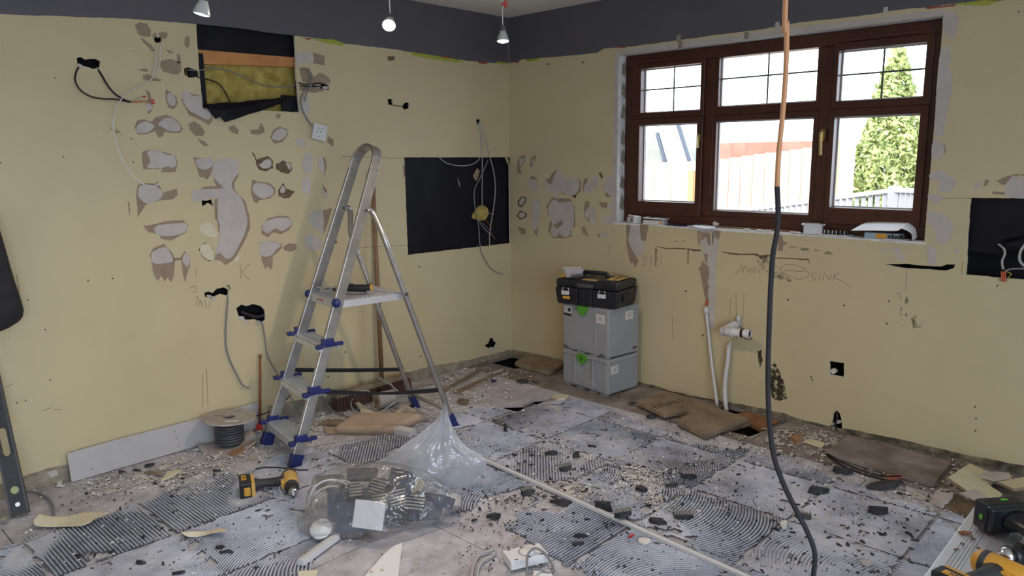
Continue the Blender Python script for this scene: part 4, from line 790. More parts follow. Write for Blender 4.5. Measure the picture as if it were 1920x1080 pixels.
hgt = .138; tl = math.atan2(.022, hgt); mt = Matrix.Translation((0, -.034, .002)) @ Matrix.Rotation(-tl, 4, 'X') @ ML
hh = [[(L(x, 800, .02).x+.003*math.cos(a), z+.003*math.sin(a)) for a in [k*math.pi/3 for k in range(6)]] for x, z in ((161, .035), (325, .108), (327, .068), (328, .026), (470, .09), (474, .03))]
q = [(p0.x, 0), (p1x, 0), (p1x, hgt+.004), (-2.4, hgt), (-2.75, hgt+.002), (p0.x, hgt-.003)]
bm = B(); prism(bm, q, hh, .0105, mt, 0, 1); ob('board_face', bm, [M['pb'], M['pb_core']], t)
bm = B(); prism(bm, [(a, b) for a, b in q], [], -.001, mt, 0); ob('backing_paper', bm, M['void'], t)

# ------------------------------------------------------------------ cable drum beside the wall
dc = F(418, 830); dc = V((dc.x, min(dc.y, -.165), 0))
t = thing('cable_drum', 'upright cardboard drum of grey cable by the plasterboard strip', 'cable drum', dc)
tiltm = Matrix.Translation(dc) @ Matrix.Rotation(math.radians(3), 4, 'Y')
def flange(r, seed):
    rd = random.Random(seed); return [(r*(1 if k % 3 else .97)*rd.uniform(.985, 1.01)*math.cos(k*math.pi/15), r*(1 if k % 3 else .97)*rd.uniform(.985, 1.01)*math.sin(k*math.pi/15)) for k in range(30)]
hole = [(.030*math.cos(k*math.pi/10), .030*math.sin(k*math.pi/10)) for k in range(20)]
bm = B(); prism(bm, flange(.135, 1), [hole], .009, tiltm, .150); ob('top_flange', bm, M['card'], t)
text('75.0m', .022, tiltm @ Matrix.Translation((-.03, .045, .1592)) @ Matrix.Rotation(math.radians(-48), 4, 'Z'), M['ink'], 'drum_print', t)
bm = B(); box(bm, (.03, -.075, .1597), (.065, .028, .0008), tiltm @ Matrix.Rotation(math.radians(-38), 4, 'Z')); ob('label_sticker', bm, M['sticker'], t)
bm = B(); lathe(bm, [(.030, .012), (.030, .158), (.034, .158), (.034, .012)], tiltm, 24); ob('core_tube', bm, M['dark'], t, smooth=True)
bm = B(); pts = []
for layer, (r_, z0, z1, turns) in enumerate(((.058, .02, .148, 9), (.067, .022, .12, 7))):
    for k in range(turns*16): a_ = k/16*2*math.pi; pts.append(tiltm @ V((r_*math.cos(a_), r_*math.sin(a_), z0+(z1-z0)*k/(turns*16)+random.uniform(-.001, .001))))
tube(bm, pts, .0068, 6, sm=False); lathe(bm, [(.05, .012), (.05, .15)], tiltm, 20); ob('wound_cable', bm, mat('slate_cable', (.07, .072, .09), .5), t, smooth=True)
bm = B(); N_ = 40; c0 = bm.verts.new(dc+V((0, 0, .012))); ring0 = []; ring1 = []
for k in range(N_):
    a_ = 2*math.pi*k/N_; lift = .030*max(0, math.sin(2.5*a_+1.))**2+.006; r_ = .142*(1+.03*math.sin(5*a_))
    ring0.append(bm.verts.new(dc+V((.075*math.cos(a_), .075*math.sin(a_), .008)))); ring1.append(bm.verts.new(dc+V((r_*math.cos(a_), r_*math.sin(a_), lift))))
for k in range(N_): bm.faces.new((c0, ring0[k], ring0[(k+1) % N_])); bm.faces.new((ring0[k], ring1[k], ring1[(k+1) % N_], ring0[(k+1) % N_]))
o = ob('bottom_flange', bm, M['card'], t); s = o.modifiers.new('t', 'SOLIDIFY'); s.thickness = .006; s.offset = 1
def cable(name, label, pts, r=.0035, m='cable_g', group=None, cat='cable', k=8):
    P = [V(p) for p in pts]; bm = B(); tube(bm, P, r, 8, k); o = ob(name, bm, M[m], None, smooth=True, loc=P[0]); return setp(o, label, cat, group)
cable('drum_tail_cable', 'dark cable end trailing from the drum behind the wooden rod', [dc+V((.06, .03, .10)), L(462, 786, .05), L(480, 780, .06), L(505, 772, .08), L(530, 755, .07), L(546, 740, .02)], .0035, 'cable_d')

# ------------------------------------------------------------------ silver cable reel lying behind the ladder
c = F(724, 765, 0); c = V((c.x, c.y, .055)); ax = V((.97, -.20, 0)).normalized()
t = thing('cable_reel', 'small reel of pale grey cable lying on its side by the broom', 'cable reel', V((c.x, c.y, 0)))
rm = ax.to_track_quat('Z', 'Y').to_matrix().to_4x4(); rm.translation = c
pts = [rm @ V((.045*math.cos(k*math.pi/7), .045*math.sin(k*math.pi/7), -.05+.1*k/(14*11))) for k in range(14*11)]
bm = B(); tube(bm, pts, .0048, 6, sm=False); ob('wound_cable', bm, M['cable_l'], t, smooth=True)
bm = B(); cyl(bm, rm @ V((0, 0, -.055)), rm @ V((0, 0, -.06)), .055, n=24); ob('flange', bm, M['kraft'], t); bm = B(); lathe(bm, [(.02, .054), (.056, .054), (.056, .060), (.02, .060)], rm, 24); ob('flange', bm, M['tub'], t, smooth=True)
bm = B(); cyl(bm, rm @ V((0, 0, -.06)), rm @ V((0, 0, .06)), .018, n=14); ob('core_tube', bm, M['kraft'], t)
f = lambda x, y, z=.004: F(x, y, z)
cable('loose_cable', 'pale grey cable looping in front of the broom head', [f(755, 745, .05), f(735, 758, .06), f(715, 772, .03), f(690, 781), f(665, 772), f(658, 755, .04), f(668, 738, .08), f(686, 732, .09), f(700, 742, .06), f(700, 762, .02), f(685, 778), f(660, 781)], .0042, 'cable_l', 'loops of loose grey cable behind the ladder')
cable('loose_cable', 'grey cable running from wall hole past the lowest black strap to the kraft bag', [L(480, 601, .02), L(491, 606, .03), L(496, 630, .02), L(502, 668, .02), L(520, 700, .03), f(560, 762, .12), f(600, 745, .08), f(622, 768, .02), f(651, 782)], .0042, 'cable_g')
cable('loose_cable', 'thin grey cable dropping from the upper strap behind the broom', [L(629, 735, .08), f(628, 745, .06), f(633, 765, .02), f(645, 778), f(655, 783)], .0036, 'cable_g')
cable('loose_cable', 'grey cable crossing from the reel to the rear ladder foot', [f(740, 735, .10), f(735, 722, .10), f(720, 710, .12), f(712, 710, .13), f(735, 724, .08), f(760, 745, .03), f(780, 757, .02), f(800, 765)], .0036, 'cable_l')
cable('floor_cable', 'grey cable stretching along the rubble towards the corner', [f(745, 730, .03), f(775, 728), f(800, 722), f(825, 716), f(850, 704), f(848, 702)], .0042, 'cable_g')
cable('floor_cable', 'thin grey cable end beside the brown floor board by the corner', [f(790, 754), f(815, 742), f(850, 727), f(880, 712), f(905, 695)], .0036, 'cable_l')
# cream offcut and chip scraps below the broom
def slab(name, label, pts, z, th_, mt, cat, group=None, tilt=None, side=None, jg=.0, seed=1):
    q = [(p.x, p.y) for p in (F(a, b, z) for a, b in pts)]; cx = sum(p[0] for p in q)/len(q); cy = sum(p[1] for p in q)/len(q); q = [(a-cx, b-cy) for a, b in q]
    if jg: q = jag(q, jg, .02, seed)
    bm = B(); prism(bm, q, [], th_, Matrix.Translation((0, 0, 0)), 0, 1 if side else 0); mm = [M[mt]]+([M[side]] if side else [])
    o = ob(name, bm, mm, None); o.location = (cx, cy, z)
    if tilt: o.rotation_euler = tilt
    return setp(o, label, cat, group)
slab('cream_offcut', 'curled cream plasterboard offcut between broom and kraft bag', [(662, 756), (667, 755), (692, 770), (703, 774), (690, 780), (676, 776), (676, 770)], .012, .010, 'creamboard', 'offcut', tilt=(.06, -.05, 0))
slab('chipboard_scrap', 'thin chipboard scrap left of the kraft bag', [(598, 797), (615, 789), (652, 790), (640, 799)], .006, .010, 'chip_edge', 'board')
slab('card_scrap', 'small tan card scrap under the kraft bag corner', [(606, 803), (628, 801), (630, 813), (612, 814)], .006, .004, 'kraft', 'card')
slab('timber_offcut', 'short grey timber offcut lying near the floor hole', [(857, 754), (862, 750), (880, 753), (876, 759), (858, 757)], .007, .012, 'chip_dark', 'timber')
slab('timber_strip', 'long thin timber strip lying towards the corner', [(825, 735), (900, 693), (904, 695), (832, 738)], .004, .010, 'chip_edge', 'timber')
slab('timber_strip', 'flat cream strip beside the corner hatch', [(846, 736), (925, 702), (930, 705), (862, 738)], .004, .004, 'chip_edge', 'timber')
# ---- kraft paper sack
K = [F(a, b, .035) for a, b in [(650, 783), (690, 776), (760, 771), (806, 781), (735, 805), (628, 803)]]
kc = sum(K, V())/len(K); t = thing('kraft_paper_sack', 'flattened brown kraft paper sack lying behind the clear rubble bag', 'paper sack', V((kc.x, kc.y, 0)))
bm = B(); N_ = 26
TL_, TR_, BR_, BL_ = F(668, 772, .04), F(806, 778, .03), F(735, 806, .035), F(624, 803, .035)
def ksurf(u, v, top):
    a_ = TL_.lerp(TR_, u); b_ = BL_.lerp(BR_, u); p = a_.lerp(b_, v); n_ = noise.noise(p*9)*.010+noise.noise(p*24)*.003
    e = min(1, min(u, 1-u, )*22, (1-v)*18, v*22); z = .004+(.044+n_)*max(e, 0)**.3 if top else .003
    return V((p.x, p.y, z))
for top in (True, False):
    g = [[bm.verts.new(ksurf(i/N_, j/N_, top)) for j in range(N_+1)] for i in range(N_+1)]
    for i in range(N_):
        for j in range(N_): bm.faces.new((g[i][j], g[i+1][j], g[i+1][j+1], g[i][j+1]))
bmesh.ops.remove_doubles(bm, verts=bm.verts, dist=.0012); ob('sack_body', bm, M['kraft'], t, smooth=True)
sheet('folded_flap', [[F(738, 776, .04), F(757, 760, .075), F(775, 766, .06), F(786, 774, .03)], [F(742, 778, .04), F(757, 772, .045), F(770, 776, .04), F(783, 777, .02)]], M['kraft'], t, .003, .001, 9, 6)
# white foam blocks by the sack
t = thing('white_block', 'white foam block poking out from under the kraft sack', 'block', F(757, 812)); pA = F(757, 815)
bm = B(); box(bm, (0, 0, .018), (.12, .055, .034), Matrix.Translation((pA.x, pA.y, .001)) @ Matrix.Rotation(math.radians(-75), 4, 'Z')); box(bm, (0.02, 0, .0365), (.05, .035, .004), Matrix.Translation((pA.x, pA.y, .001)) @ Matrix.Rotation(math.radians(-75), 4, 'Z')); ob('block_body', bm, M['white'], t, bev=.002)

# ------------------------------------------------------------------ stacked cases
s0 = F(1139, 745); sx = V((0, 1, 0)); rot = math.radians(3)
CX = V((.1132, .9936, 0)); CN = V((-.9936, .1132, 0))   # width axis (to the left in view), front normal
SW = .396; SD = .284
h1 = .233; h2 = .545
def case_frame(z): # origin front right bottom corner (seen), x= along width to far-left, y = depth to wall, z up
    mt = Matrix((CX, -CN, V((0, 0, 1)))).transposed().to_4x4(); mt.translation = s0+V((0, 0, z)); return mt
def systainer(label, z, h, upper):
    mt = case_frame(z); t = thing('storage_case', label, 'case', s0+V((0, 0, z)), 'stacked light grey storage cases')
    bm = B(); box(bm, (SW/2, SD/2, h/2+.004), (SW, SD, h-.008), mt); ob('case_body', bm, M['sys'], t, bev=.012)
    bm = B()
    if not upper:
        box(bm, (SW/2, -.003, h*.93), (SW-.01, .012, .012), mt); box(bm, (SW*.30, -.006, h*.5), (.012, .012, h*.82), mt); box(bm, (SW*.70, -.006, h*.5), (.012, .012, h*.82), mt); box(bm, (SW*.5, -.004, h*.26), (.19, .012, .045), mt); box(bm, (SW*.5, -.008, h*.14), (.21, .008, .012), mt)
    else:
        box(bm, (SW*.27, -.001, h*.52), (.010, .008, h*.9), mt)
    ob('front_moulding', bm, M['sys'], t, bev=.003)
    for fx_ in (.04, SW-.04, SW*.33, SW*.62): bm = B(); box(bm, (fx_, .02, .004), (.05, .03, .008), mt); ob('foot', bm, M['sys'], t)
    bm = B(); box(bm, (-.002, SD/2, h*.93), (.008, SD-.03, .010), mt); ob('side_rib', bm, M['sys'], t, bev=.003)
    bm = B()
    q = rounded([(-.036, 0), (.036, 0), (.034, -.03), (.0, -.058), (-.034, -.03)], 4)
    lm = mt @ Matrix.Translation((SW*.53, -.0, h-.006)) @ Matrix(((1, 0, 0, 0), (0, 0, -1, 0), (0, 1, 0, 0), (0, 0, 0, 1)))
    prism(bm, q, [], .018, lm); la = ob('latch', bm, M['green'], t, bev=.003)
    if not upper:
        bm = B()
        for k in (-1, 0, 1): box(bm, (0, -.022+k*.009, .0185), (.030, .004, .002), lm)
        ob('latch_mark', bm, M['ink'], la) if False else ob('latch_mark', bm, M['ink'], t)
    bm = B()
    cm = mt @ Matrix(((1, 0, 0, 0), (0, 0, -1, 0), (0, 1, 0, 0), (0, 0, 0, 1)))      # x along width, y up, z out of the front
    sm_ = mt @ Matrix(((0, 0, -1, 0), (1, 0, 0, 0), (0, 1, 0, 0), (0, 0, 0, 1)))     # x along depth, y up, z out of the side
    def stick(mm, x, y, w_, h_, dark=False):
        bm = B(); box(bm, (x, y, .0012), (w_, h_, .0016), mm); ob('label_sticker', bm, M['sticker'], t)
        bm = B()
        if dark: box(bm, (x, y-h_/2+.008, .0024), (w_, .016, .001), mm); box(bm, (x-.015, y+.008, .0024), (.022, .022, .001), mm)
        else:
            for k in range(4): box(bm, (x+.010-(k % 2)*.012, y+.012-k*.007, .0024), (.030-(k*5 % 3)*.006, .002, .001), mm)
        ob('sticker_print', bm, M['ink'], t)
    if upper: stick(cm, SW-.048, h-.056, .070, .062, True); stick(cm, .062, h-.066, .070, .055); stick(sm_, .185, h-.056, .070, .055)
    else: stick(sm_, .060, h-.070, .066, .050)
    bm = B()
    for X in ((.05, SW-.03) if upper else ()): 
        for k in range(3): box(bm, (X+k*.014-.014, .018+(k % 2)*.008, .0008), (.008, .018, .0012), cm)
    if upper:
        for k in range(3): box(bm, (SD-.055+k*.014, .04, .0008), (.009, .014, .0012), sm_)
    if len(bm.verts): ob('moulded_marks', bm, M['dark'], t)
    else: bm.free()
    return t
systainer('light grey storage case with green latch, bottom of the stack on the floor', .0, h1, False)
systainer('light grey storage case with green latch and three stickers, middle of the stack', h1, h2-h1, True)
tz = h2; mt = Matrix((V((-.174, .985, 0)), V((.985, .174, 0)), V((0, 0, 1)))).transposed().to_4x4(); mt.translation = V((-.325, -1.195, tz+.001))
TW, TD, TH = .440, .285, .170
t = thing('tool_case', 'black plastic tool case with yellow details on top of the grey stack', 'case', s0+V((0, 0, tz)))
def rbox(bm, c, s, mt, taper=1., mi=0):
    vs = box(bm, c, s, mt, mi)
    inv = mt.inverted()
    for v in vs:
        l = inv @ v.co
        if l.z < c[2]: l.x = c[0]+(l.x-c[0])*taper; l.y = c[1]+(l.y-c[1])*taper; v.co = mt @ l
bm = B(); rbox(bm, (TW/2, TD/2, .055), (TW, TD, .11), mt, .94); ob('case_body', bm, M['black'], t, bev=.012)
bm = B(); box(bm, (TW/2, TD/2, .135), (TW-.01, TD-.01, .05), mt); ob('lid', bm, M['black'], t, bev=.014)
bm = B()
for X in (.10, TW-.13): box(bm, (X, TD/2, .158), (.085, TD-.04, .016), mt)
box(bm, (TW*.52, .01, .125), (.12, .02, .03), mt)
for X in (.0, TW): box(bm, (X, .1, .06), (.012, .06, .05), mt)
for X in (.18, TW-.16): box(bm, (X, -.004, .06), (.012, .012, .10), mt)
ob('moulded_ribs', bm, M['black'], t, bev=.005)
bm = B(); tube(bm, [mt @ V((TW*.30, TD*.45, .160)), mt @ V((TW*.31, TD*.43, .190)), mt @ V((TW*.36, TD*.42, .196)), mt @ V((TW*.62, TD*.42, .196)), mt @ V((TW*.67, TD*.43, .190)), mt @ V((TW*.68, TD*.45, .160))], .012, 10, 5); ob('handle', bm, M['black'], t, smooth=True)
for X in (.105, TW-.085):
    bm = B(); box(bm, (X, -.012, .078), (.055, .010, .026), mt)
    for k in range(3): box(bm, (X-.015+k*.015, -.018, .078), (.004, .006, .022), mt)
    la = ob('latch', bm, M['alu_b'], t, bev=.002)
    bm = B(); tube(bm, [mt @ V((X-.022, -.008, .092)), mt @ V((X-.018, -.008, .11)), mt @ V((X-.012, -.008, .105))], .002, 6, 3); tube(bm, [mt @ V((X+.022, -.008, .092)), mt @ V((X+.018, -.008, .11)), mt @ V((X+.012, -.008, .105))], .002, 6, 3); ob('latch_spring', bm, M['alu_b'], t)
bm = B(); box(bm, (TW-.09, -.008, .048), (.05, .004, .018), mt); ob('yellow_tag', bm, M['yellow'], t)
bm = B(); box(bm, (.075, TD*.52, .1672), (.085, .15, .002), mt); yl = ob('label_sticker', bm, M['yellow_l'], t); bm = B(); box(bm, (TW*.56, TD*.18, .1605), (.16, .04, .002), mt); box(bm, (TW-.10, TD*.25, .168), (.07, .05, .003), mt); ob('label_sticker', bm, M['yellow_l'], t)
text('DEWALT', .030, mt @ Matrix.Translation((.075, TD*.52, .1686)) @ Matrix.Scale(-1, 4, (1, 0, 0)) @ Matrix.Rotation(math.radians(90), 4, 'Z'), M['ink'], 'label_print', t)
bm = B(); box(bm, (TW*.50, -.004, .132), (.11, .004, .022), mt); ob('name_plate', bm, M['ceramic'], t)
tb = mt @ V((TW-.10, TD*.20, .172)); 
t = thing('plastic_tub', 'clear plastic tub of pale fixings standing on the black tool case', 'tub', tb)
bm = B(); mtb = Matrix.Translation(tb) @ Matrix.Rotation(math.radians(-40), 4, 'Z')
for (a0, b0, z0), (a1, b1, z1) in [((.050, .034, 0), (.062, .043, .052))]:
    vs = []
    for (a_, b_, z_) in ((a0, b0, z0), (a1, b1, z1), (a1+.004, b1+.004, z1+.002), (a1-.002, b1-.002, z1-.002), (a0-.002, b0-.002, z0+.002)): vs.append([bm.verts.new(mtb @ V((sx_*a_, sy_*b_, z_))) for sx_, sy_ in ((-1, -1), (1, -1), (1, 1), (-1, 1))])
    for i in range(4):
        for q in range(4): bm.faces.new((vs[i][q], vs[i][(q+1) % 4], vs[i+1][(q+1) % 4], vs[i+1][q]))
    bm.faces.new(vs[0]); bm.faces.new(vs[-1])
ob('tub_body', bm, M['tub'], t, bev=.002)
bm = B()
for k in range(90):
    p = mtb @ V((random.uniform(-.042, .042), random.uniform(-.026, .026), random.uniform(.006, .040))); box(bm, (0, 0, 0), (.014, .006, .006), Matrix.Translation(p) @ Matrix.Rotation(random.uniform(0, 3), 4, random.choice('XYZ')))
o = ob('fixings', bm, mat('pale_fixings', (.5, .44, .42), .6), t); o['kind'] = 'stuff'
for k, off in enumerate(((.02, -.05), (-.02, -.06))):
    bm = B(); p = mtb @ V((off[0], off[1], .0)); cyl(bm, p+V((0, 0, .010)), p+V((.03, -.02, .010)), .009, n=10); setp(ob('spare_fitting', bm, M['ceramic'], None, loc=p), ['small black round fitting on the tool case before the tub, nearer the handle', 'small black round fitting on the tool case before the tub, farther from the handle'][k], 'fitting')
bm = B(); box(bm, mt @ V((TW-.05, TD*.18, .178)), (.05, .035, .012)); setp(ob('yellow_fitting', bm, M['yellow'], None, loc=mt @ V((TW-.05, TD*.18, .172))), 'small orange-yellow block beside the clear tub on the tool case', 'fitting')

# ------------------------------------------------------------------ hatch board, loose boards
q = [(-.235, -.255), (.0-.012, -.165), (-.018, -.53), (-.255, -.590)]
bm = B(); prism(bm, q, [], .030, Matrix.Translation((0, 0, .006))); setp(ob('hatch_board', bm, M['chip_edge'], None, bev=.002, loc=(-.13, -.39, .006)), 'square brown chipboard hatch lid lying half over the corner opening', 'board')
t = thing('loose_floor_board', 'large notched chipboard panel with stencilled lettering under the waste pipe', 'board', F(1290, 770))
q = pf([(1192, 752), (1252, 733), (1402, 784), (1322, 816), (1268, 788), (1294, 775), (1283, 770), (1246, 777)], .035)
bm = B(); prism(bm, q, [], .024, Matrix.Translation((0, 0, .012))); ob('panel', bm, [M['chip_edge']], t, bev=.0015)
bm = B(); prism(bm, pf([(1252, 760), (1400, 785), (1408, 793), (1330, 815), (1300, 806)], .01), [], .016, Matrix.Translation((0, 0, -.006))); ob('under_panel', bm, M['chip_dark'], t)
pt = F(1253, 757, .0365); d = (F(1285, 749, .0365)-F(1228, 765, .0365)); text('KITUNLS', .07, Matrix.Translation(pt) @ Matrix.Rotation(math.atan2(d.y, d.x), 4, 'Z') @ Matrix.Scale(.85, 4, (1, 0, 0)), M['ink'], 'stencil_print', t, .0003)
slab('floor_board_strip', 'brown timber length lying across the opening by the right wall', [(1372, 783), (1405, 778), (1462, 796), (1428, 812)], -.02, .02, 'joist', 'board')
slab('loose_chipboard', 'flat chipboard panel loose along the foot of the right wall', [(1545, 853), (1590, 820), (1783, 870), (1750, 915)], .004, .014, 'chip_w', 'board', jg=.001)
slab('plasterboard_chunk', 'broken cream plasterboard slab with torn face in the right corner of the floor', [(1775, 908), (1817, 868), (1850, 882), (1900, 886), (1893, 900), (1862, 905), (1850, 912), (1880, 935), (1850, 958), (1828, 948)], .035, .012, 'creamboard', 'plasterboard', tilt=(.07, .10, 0), side='kraft_torn', jg=.003)
slab('plasterboard_chunk', 'smaller cream plasterboard piece behind the dark drill battery', [(1868, 905), (1920, 896), (1960, 915), (1900, 925)], .05, .012, 'creamboard', 'plasterboard', tilt=(-.1, .08, 0), side='kraft_torn', jg=.003)
slab('torn_face_piece', 'white torn filler layer on top of the cream plasterboard slab', [(1835, 893), (1860, 885), (1895, 888), (1888, 898), (1862, 902)], .062, .004, 'filler', 'plaster piece', jg=.003)
slab('torn_face_piece', 'narrow white torn strip on the near end of the cream plasterboard slab', [(1800, 925), (1830, 918), (1862, 940), (1840, 945)], .068, .003, 'filler', 'plaster piece', jg=.003)
slab('plaster_lump', 'lumpy white plaster chunk in front of the cream plasterboard slab', [(1748, 943), (1755, 934), (1785, 936), (1781, 948), (1764, 954)], .004, .030, 'filler', 'plaster piece', jg=.004)
slab('chipboard_wedge', 'grey-brown board wedge under the white plaster chunk', [(1765, 950), (1785, 930), (1828, 950), (1812, 970), (1795, 962)], .004, .014, 'chip_dark', 'board')
slab('orange_block', 'small orange-brown wood block by the right wall rubble', [(1481, 826), (1494, 820), (1505, 826), (1492, 834)], .004, .022, 'sandwood', 'wood block')
slab('cream_card', 'flat cream card scrap beside the orange-brown wood block', [(1505, 829), (1520, 823), (1548, 832), (1540, 841)], .006, .003, 'creamboard', 'card')
slab('pale_lump', 'pale stone-like lump at the edge of the dark floor hole', [(1036, 747), (1044, 744), (1066, 745), (1062, 751), (1045, 753)], .003, .018, 'pale_fill', 'plaster piece', jg=.003)
cable('flex_pair', 'twin dark flex with bared red ends lying over the loose chipboard panel', [f(1544, 846, .01), f(1570, 862, .022), (f(1610, 880, .022)), f(1650, 892, .022), f(1690, 892, .022)], .0045, 'cable_d')
cable('flex_pair', 'second dark flex beside the bared red ends by the chipboard panel edge', [f(1548, 852, .01), f(1580, 873, .008), f(1620, 889, .008), f(1660, 900, .008)], .0045, 'cable_d')
for k, (x0, y0, x1, y1) in enumerate(((1660, 892, 1692, 891), (1662, 897, 1696, 896), (1665, 899, 1694, 901))): cable('bare_wire', 'thin red wire end beyond the dark twin flex', [f(x0, y0, .026), f((x0+x1)/2, (y0+y1)/2-1, .03), f(x1, y1, .024)], .0022, 'copper', 'red wire ends on the chipboard panel')

# ------------------------------------------------------------------ pipes on the right wall
PW = Rw(1383, 606, .0); zc = .485
t = thing('waste_pipe', 'white plastic waste pipe elbow jutting from the wall under the window', 'pipe', PW)
a_ = V((-.0, Rw(1385, 606).y, zc+.018)); b_ = V((-.10, Rw(1358, 621, .10).y, Rw(1358, 621, .10).z)); c_ = Rw(1407, 626, .105)
bm = B(); cyl(bm, a_, b_, .027, n=20); sphere(bm, b_, .0275, 10); cyl(bm, b_, b_.lerp(c_, .3), .027, n=20); ob('elbow', bm, M['white'], t, smooth=True)
bm = B(); cyl(bm, b_.lerp(c_, .2), c_, .0235, n=20, caps=False); cyl(bm, b_.lerp(c_, .2), c_, .0205, n=20, caps=False); ob('straight_pipe', bm, M['white_b'], t, smooth=True)
bm = B(); cyl(bm, b_.lerp(c_, .24), b_.lerp(c_, .34), .030, n=20); ob('collar', bm, M['white'], t); bm = B(); cyl(bm, a_.lerp(b_, .30), a_.lerp(b_, .40), .030, n=20); ob('collar', bm, M['white'], t)
d = (c_-b_).normalized(); bm = B(); cyl(bm, c_-d*.052, c_-d*.038, .0262, n=20); tube(bm, [c_-d*.045+V((0, 0, -.022)), c_-d*.03+V((0, 0, -.030)), c_-d*.005+V((0, 0, -.032)), c_+d*.01+V((0, 0, -.026)), c_+d*.008+V((0, 0, -.020))], .0025, 6, 4); ob('hose_clip', bm, M['black'], t)
bm = B(); cyl(bm, c_-d*.012, c_-d*.010, .0207, n=16); ob('pipe_bore', bm, M['void'], t)
bm = B(); cyl(bm, Rw(1385, 603, .02), Rw(1384, 592, .02), .012, .011, 10); ob('stub_cap', bm, M['white'], t, smooth=True)
t = thing('supply_pipe', 'thin white supply pipe running down the wall from the plaster chase', 'pipe', Rw(1345, 765, .03))
bm = B(); tube(bm, [Rw(1324, 583, .012), Rw(1328, 620, .020), Rw(1333, 670, .03), Rw(1338, 710, .045), Rw(1345, 762, .06)], .0085, 10, 5); ob('pipe_run', bm, M['white'], t, smooth=True)
bm = B(); cyl(bm, Rw(1323, 575, .014), Rw(1325, 588, .016), .0155, n=12); ob('push_fitting', bm, M['white'], t, smooth=True)
bm = B(); cyl(bm, Rw(1326, 562, .010), Rw(1324, 577, .012), .007, n=10); ob('copper_end', bm, M['copper'], t)
t = thing('supply_pipe', 'wider white pipe stub rising from the floor under the waste pipe', 'pipe', Rw(1361, 770, .03))
bm = B(); tube(bm, [Rw(1366, 655, .03), Rw(1364, 680, .035), Rw(1360, 710, .04), Rw(1359, 740, .05), Rw(1362, 770, .06)], .0125, 12, 5); ob('pipe_run', bm, M['white'], t, smooth=True)
bm = B(); cyl(bm, Rw(1369, 640, .03), Rw(1366, 655, .03), .004, .011, 10); bar(bm, Rw(1361, 650, .03), Rw(1371, 649, .03), .006, .006); ob('valve_tip', bm, M['white'], t)
# socket-hole cable remains at the foot of the wall
cable('cable_stub', 'dark cable bundle in the broken hole at the foot of the right wall', [Rw(1568, 772, -.01), Rw(1570, 782, .004), Rw(1566, 795, .010), Rw(1568, 806, .02)], .006, 'cable_d')

# ------------------------------------------------------------------ cables on the left wall
cable('wall_cable', 'dark grey cable drooping from the left end of the top-left socket hole', [L(152, 121, -.01), L(144, 132, .01), L(141, 150, .02), L(150, 168, .05), L(168, 180, .06), L(190, 185, .07), L(215, 186, .07), L(243, 191, .07)], .0038, 'cable_d')
cable('wall_cable', 'dark grey cable dropping from the right end of the top-left socket hole', [L(180, 124, -.01), L(190, 140, .01), L(203, 162, .05), L(218, 178, .06), L(235, 188, .07), L(245, 191, .07)], .0045, 'cable_d')
for k, q in enumerate([[(245, 191), (258, 184), (270, 181)], [(245, 192), (262, 189), (284, 188)], [(245, 192), (266, 191), (285, 192)]]): cable('red_core', 'thin wire core with red tip where the two dark cables meet', [L(x, y, .07) for x, y in q], .0016, 'copper' if k else 'cable_g', 'wire cores below the top-left socket hole')
for k, (x, y) in enumerate([(268, 181), (284, 188), (285, 193)]):
    bm = B(); cyl(bm, L(x, y, .07), L(x+5, y, .07), .004, n=8); setp(ob('red_connector', bm, M['red'], None, loc=L(x, y, .07)), 'tiny red connector on a wire core below the top-left socket hole', 'connector', 'red connectors on the left wall')
cable('white_flex', 'thin white flex curving down the left wall and ending in a hook', [L(303, 80, .003), L(300, 95, .012), L(299, 120, .01), L(290, 140, .01), L(275, 155, .01), L(250, 168, .05), L(228, 185, .08), L(214, 215, .11), L(212, 245, .13), L(218, 270, .15), L(232, 305, .18), L(250, 330, .20), L(270, 346, .22), L(285, 350, .24), L(296, 346, .25), L(306, 340, .26)], .0030, 'cable_w')
cable('pale_flex', 'pale grey flex dropping from the upper hole beside the white flex', [L(294, 82, -.01), L(292, 100, .01), L(290, 125, .01), L(284, 142, .01)], .0030, 'cable_w')
cable('insulation_cable', 'grey cable sagging across the yellow wool in the upper opening', [L(352, 131, -.02), L(372, 132, -.01), L(400, 128, -.02), L(430, 133, -.03), L(470, 150, -.03), L(500, 161, -.03), L(535, 163, -.03), L(560, 158, -.02)], .003, 'cable_g')
cable('insulation_cable', 'dark cable hooking down in front of the yellow wool to the torn flap', [L(352, 139, -.02), L(375, 146, .0), L(400, 152, -.01), L(415, 162, -.02), L(425, 178, -.02), L(432, 192, -.03)], .0035, 'cable_d')
for k, q in enumerate([[(560, 155), (575, 158), (600, 156), (612, 160)], [(562, 130), (572, 128), (580, 140), (582, 152), (574, 165), (567, 180)], [(562, 160), (580, 162), (600, 162)], [(575, 130), (583, 138), (584, 158), (576, 172), (571, 190)]]):
    cable('tangled_cable', ['long dark cable running level into the tangle right of the upper opening', 'grey cable arching up in the tangle right of the upper opening', 'short dark cable stub under the level one right of the upper opening', 'outer grey cable arching down in the tangle right of the upper opening'][k], [L(x, y, .012+.004*k) for x, y in q], .0035, ['cable_d', 'cable_g', 'cable_d', 'cable_g'][k], 'tangle of cables right of the upper opening')
cable('socket_lead', 'grey lead curving down to the white socket plate', [L(568, 175, .012), L(564, 188, .015), L(567, 205, .018), L(575, 222, .02), L(585, 236, .02)], .005, 'cable_g')
t = thing('socket_plate', 'white double-pole socket plate hanging askew by its lead on the left wall', 'socket', L(600, 248, .02))
c = L(599, 248, .016); mt = Matrix.Translation(c) @ Matrix.Rotation(0, 4, 'X') @ ML @ Matrix.Rotation(math.radians(-14), 4, 'Z')
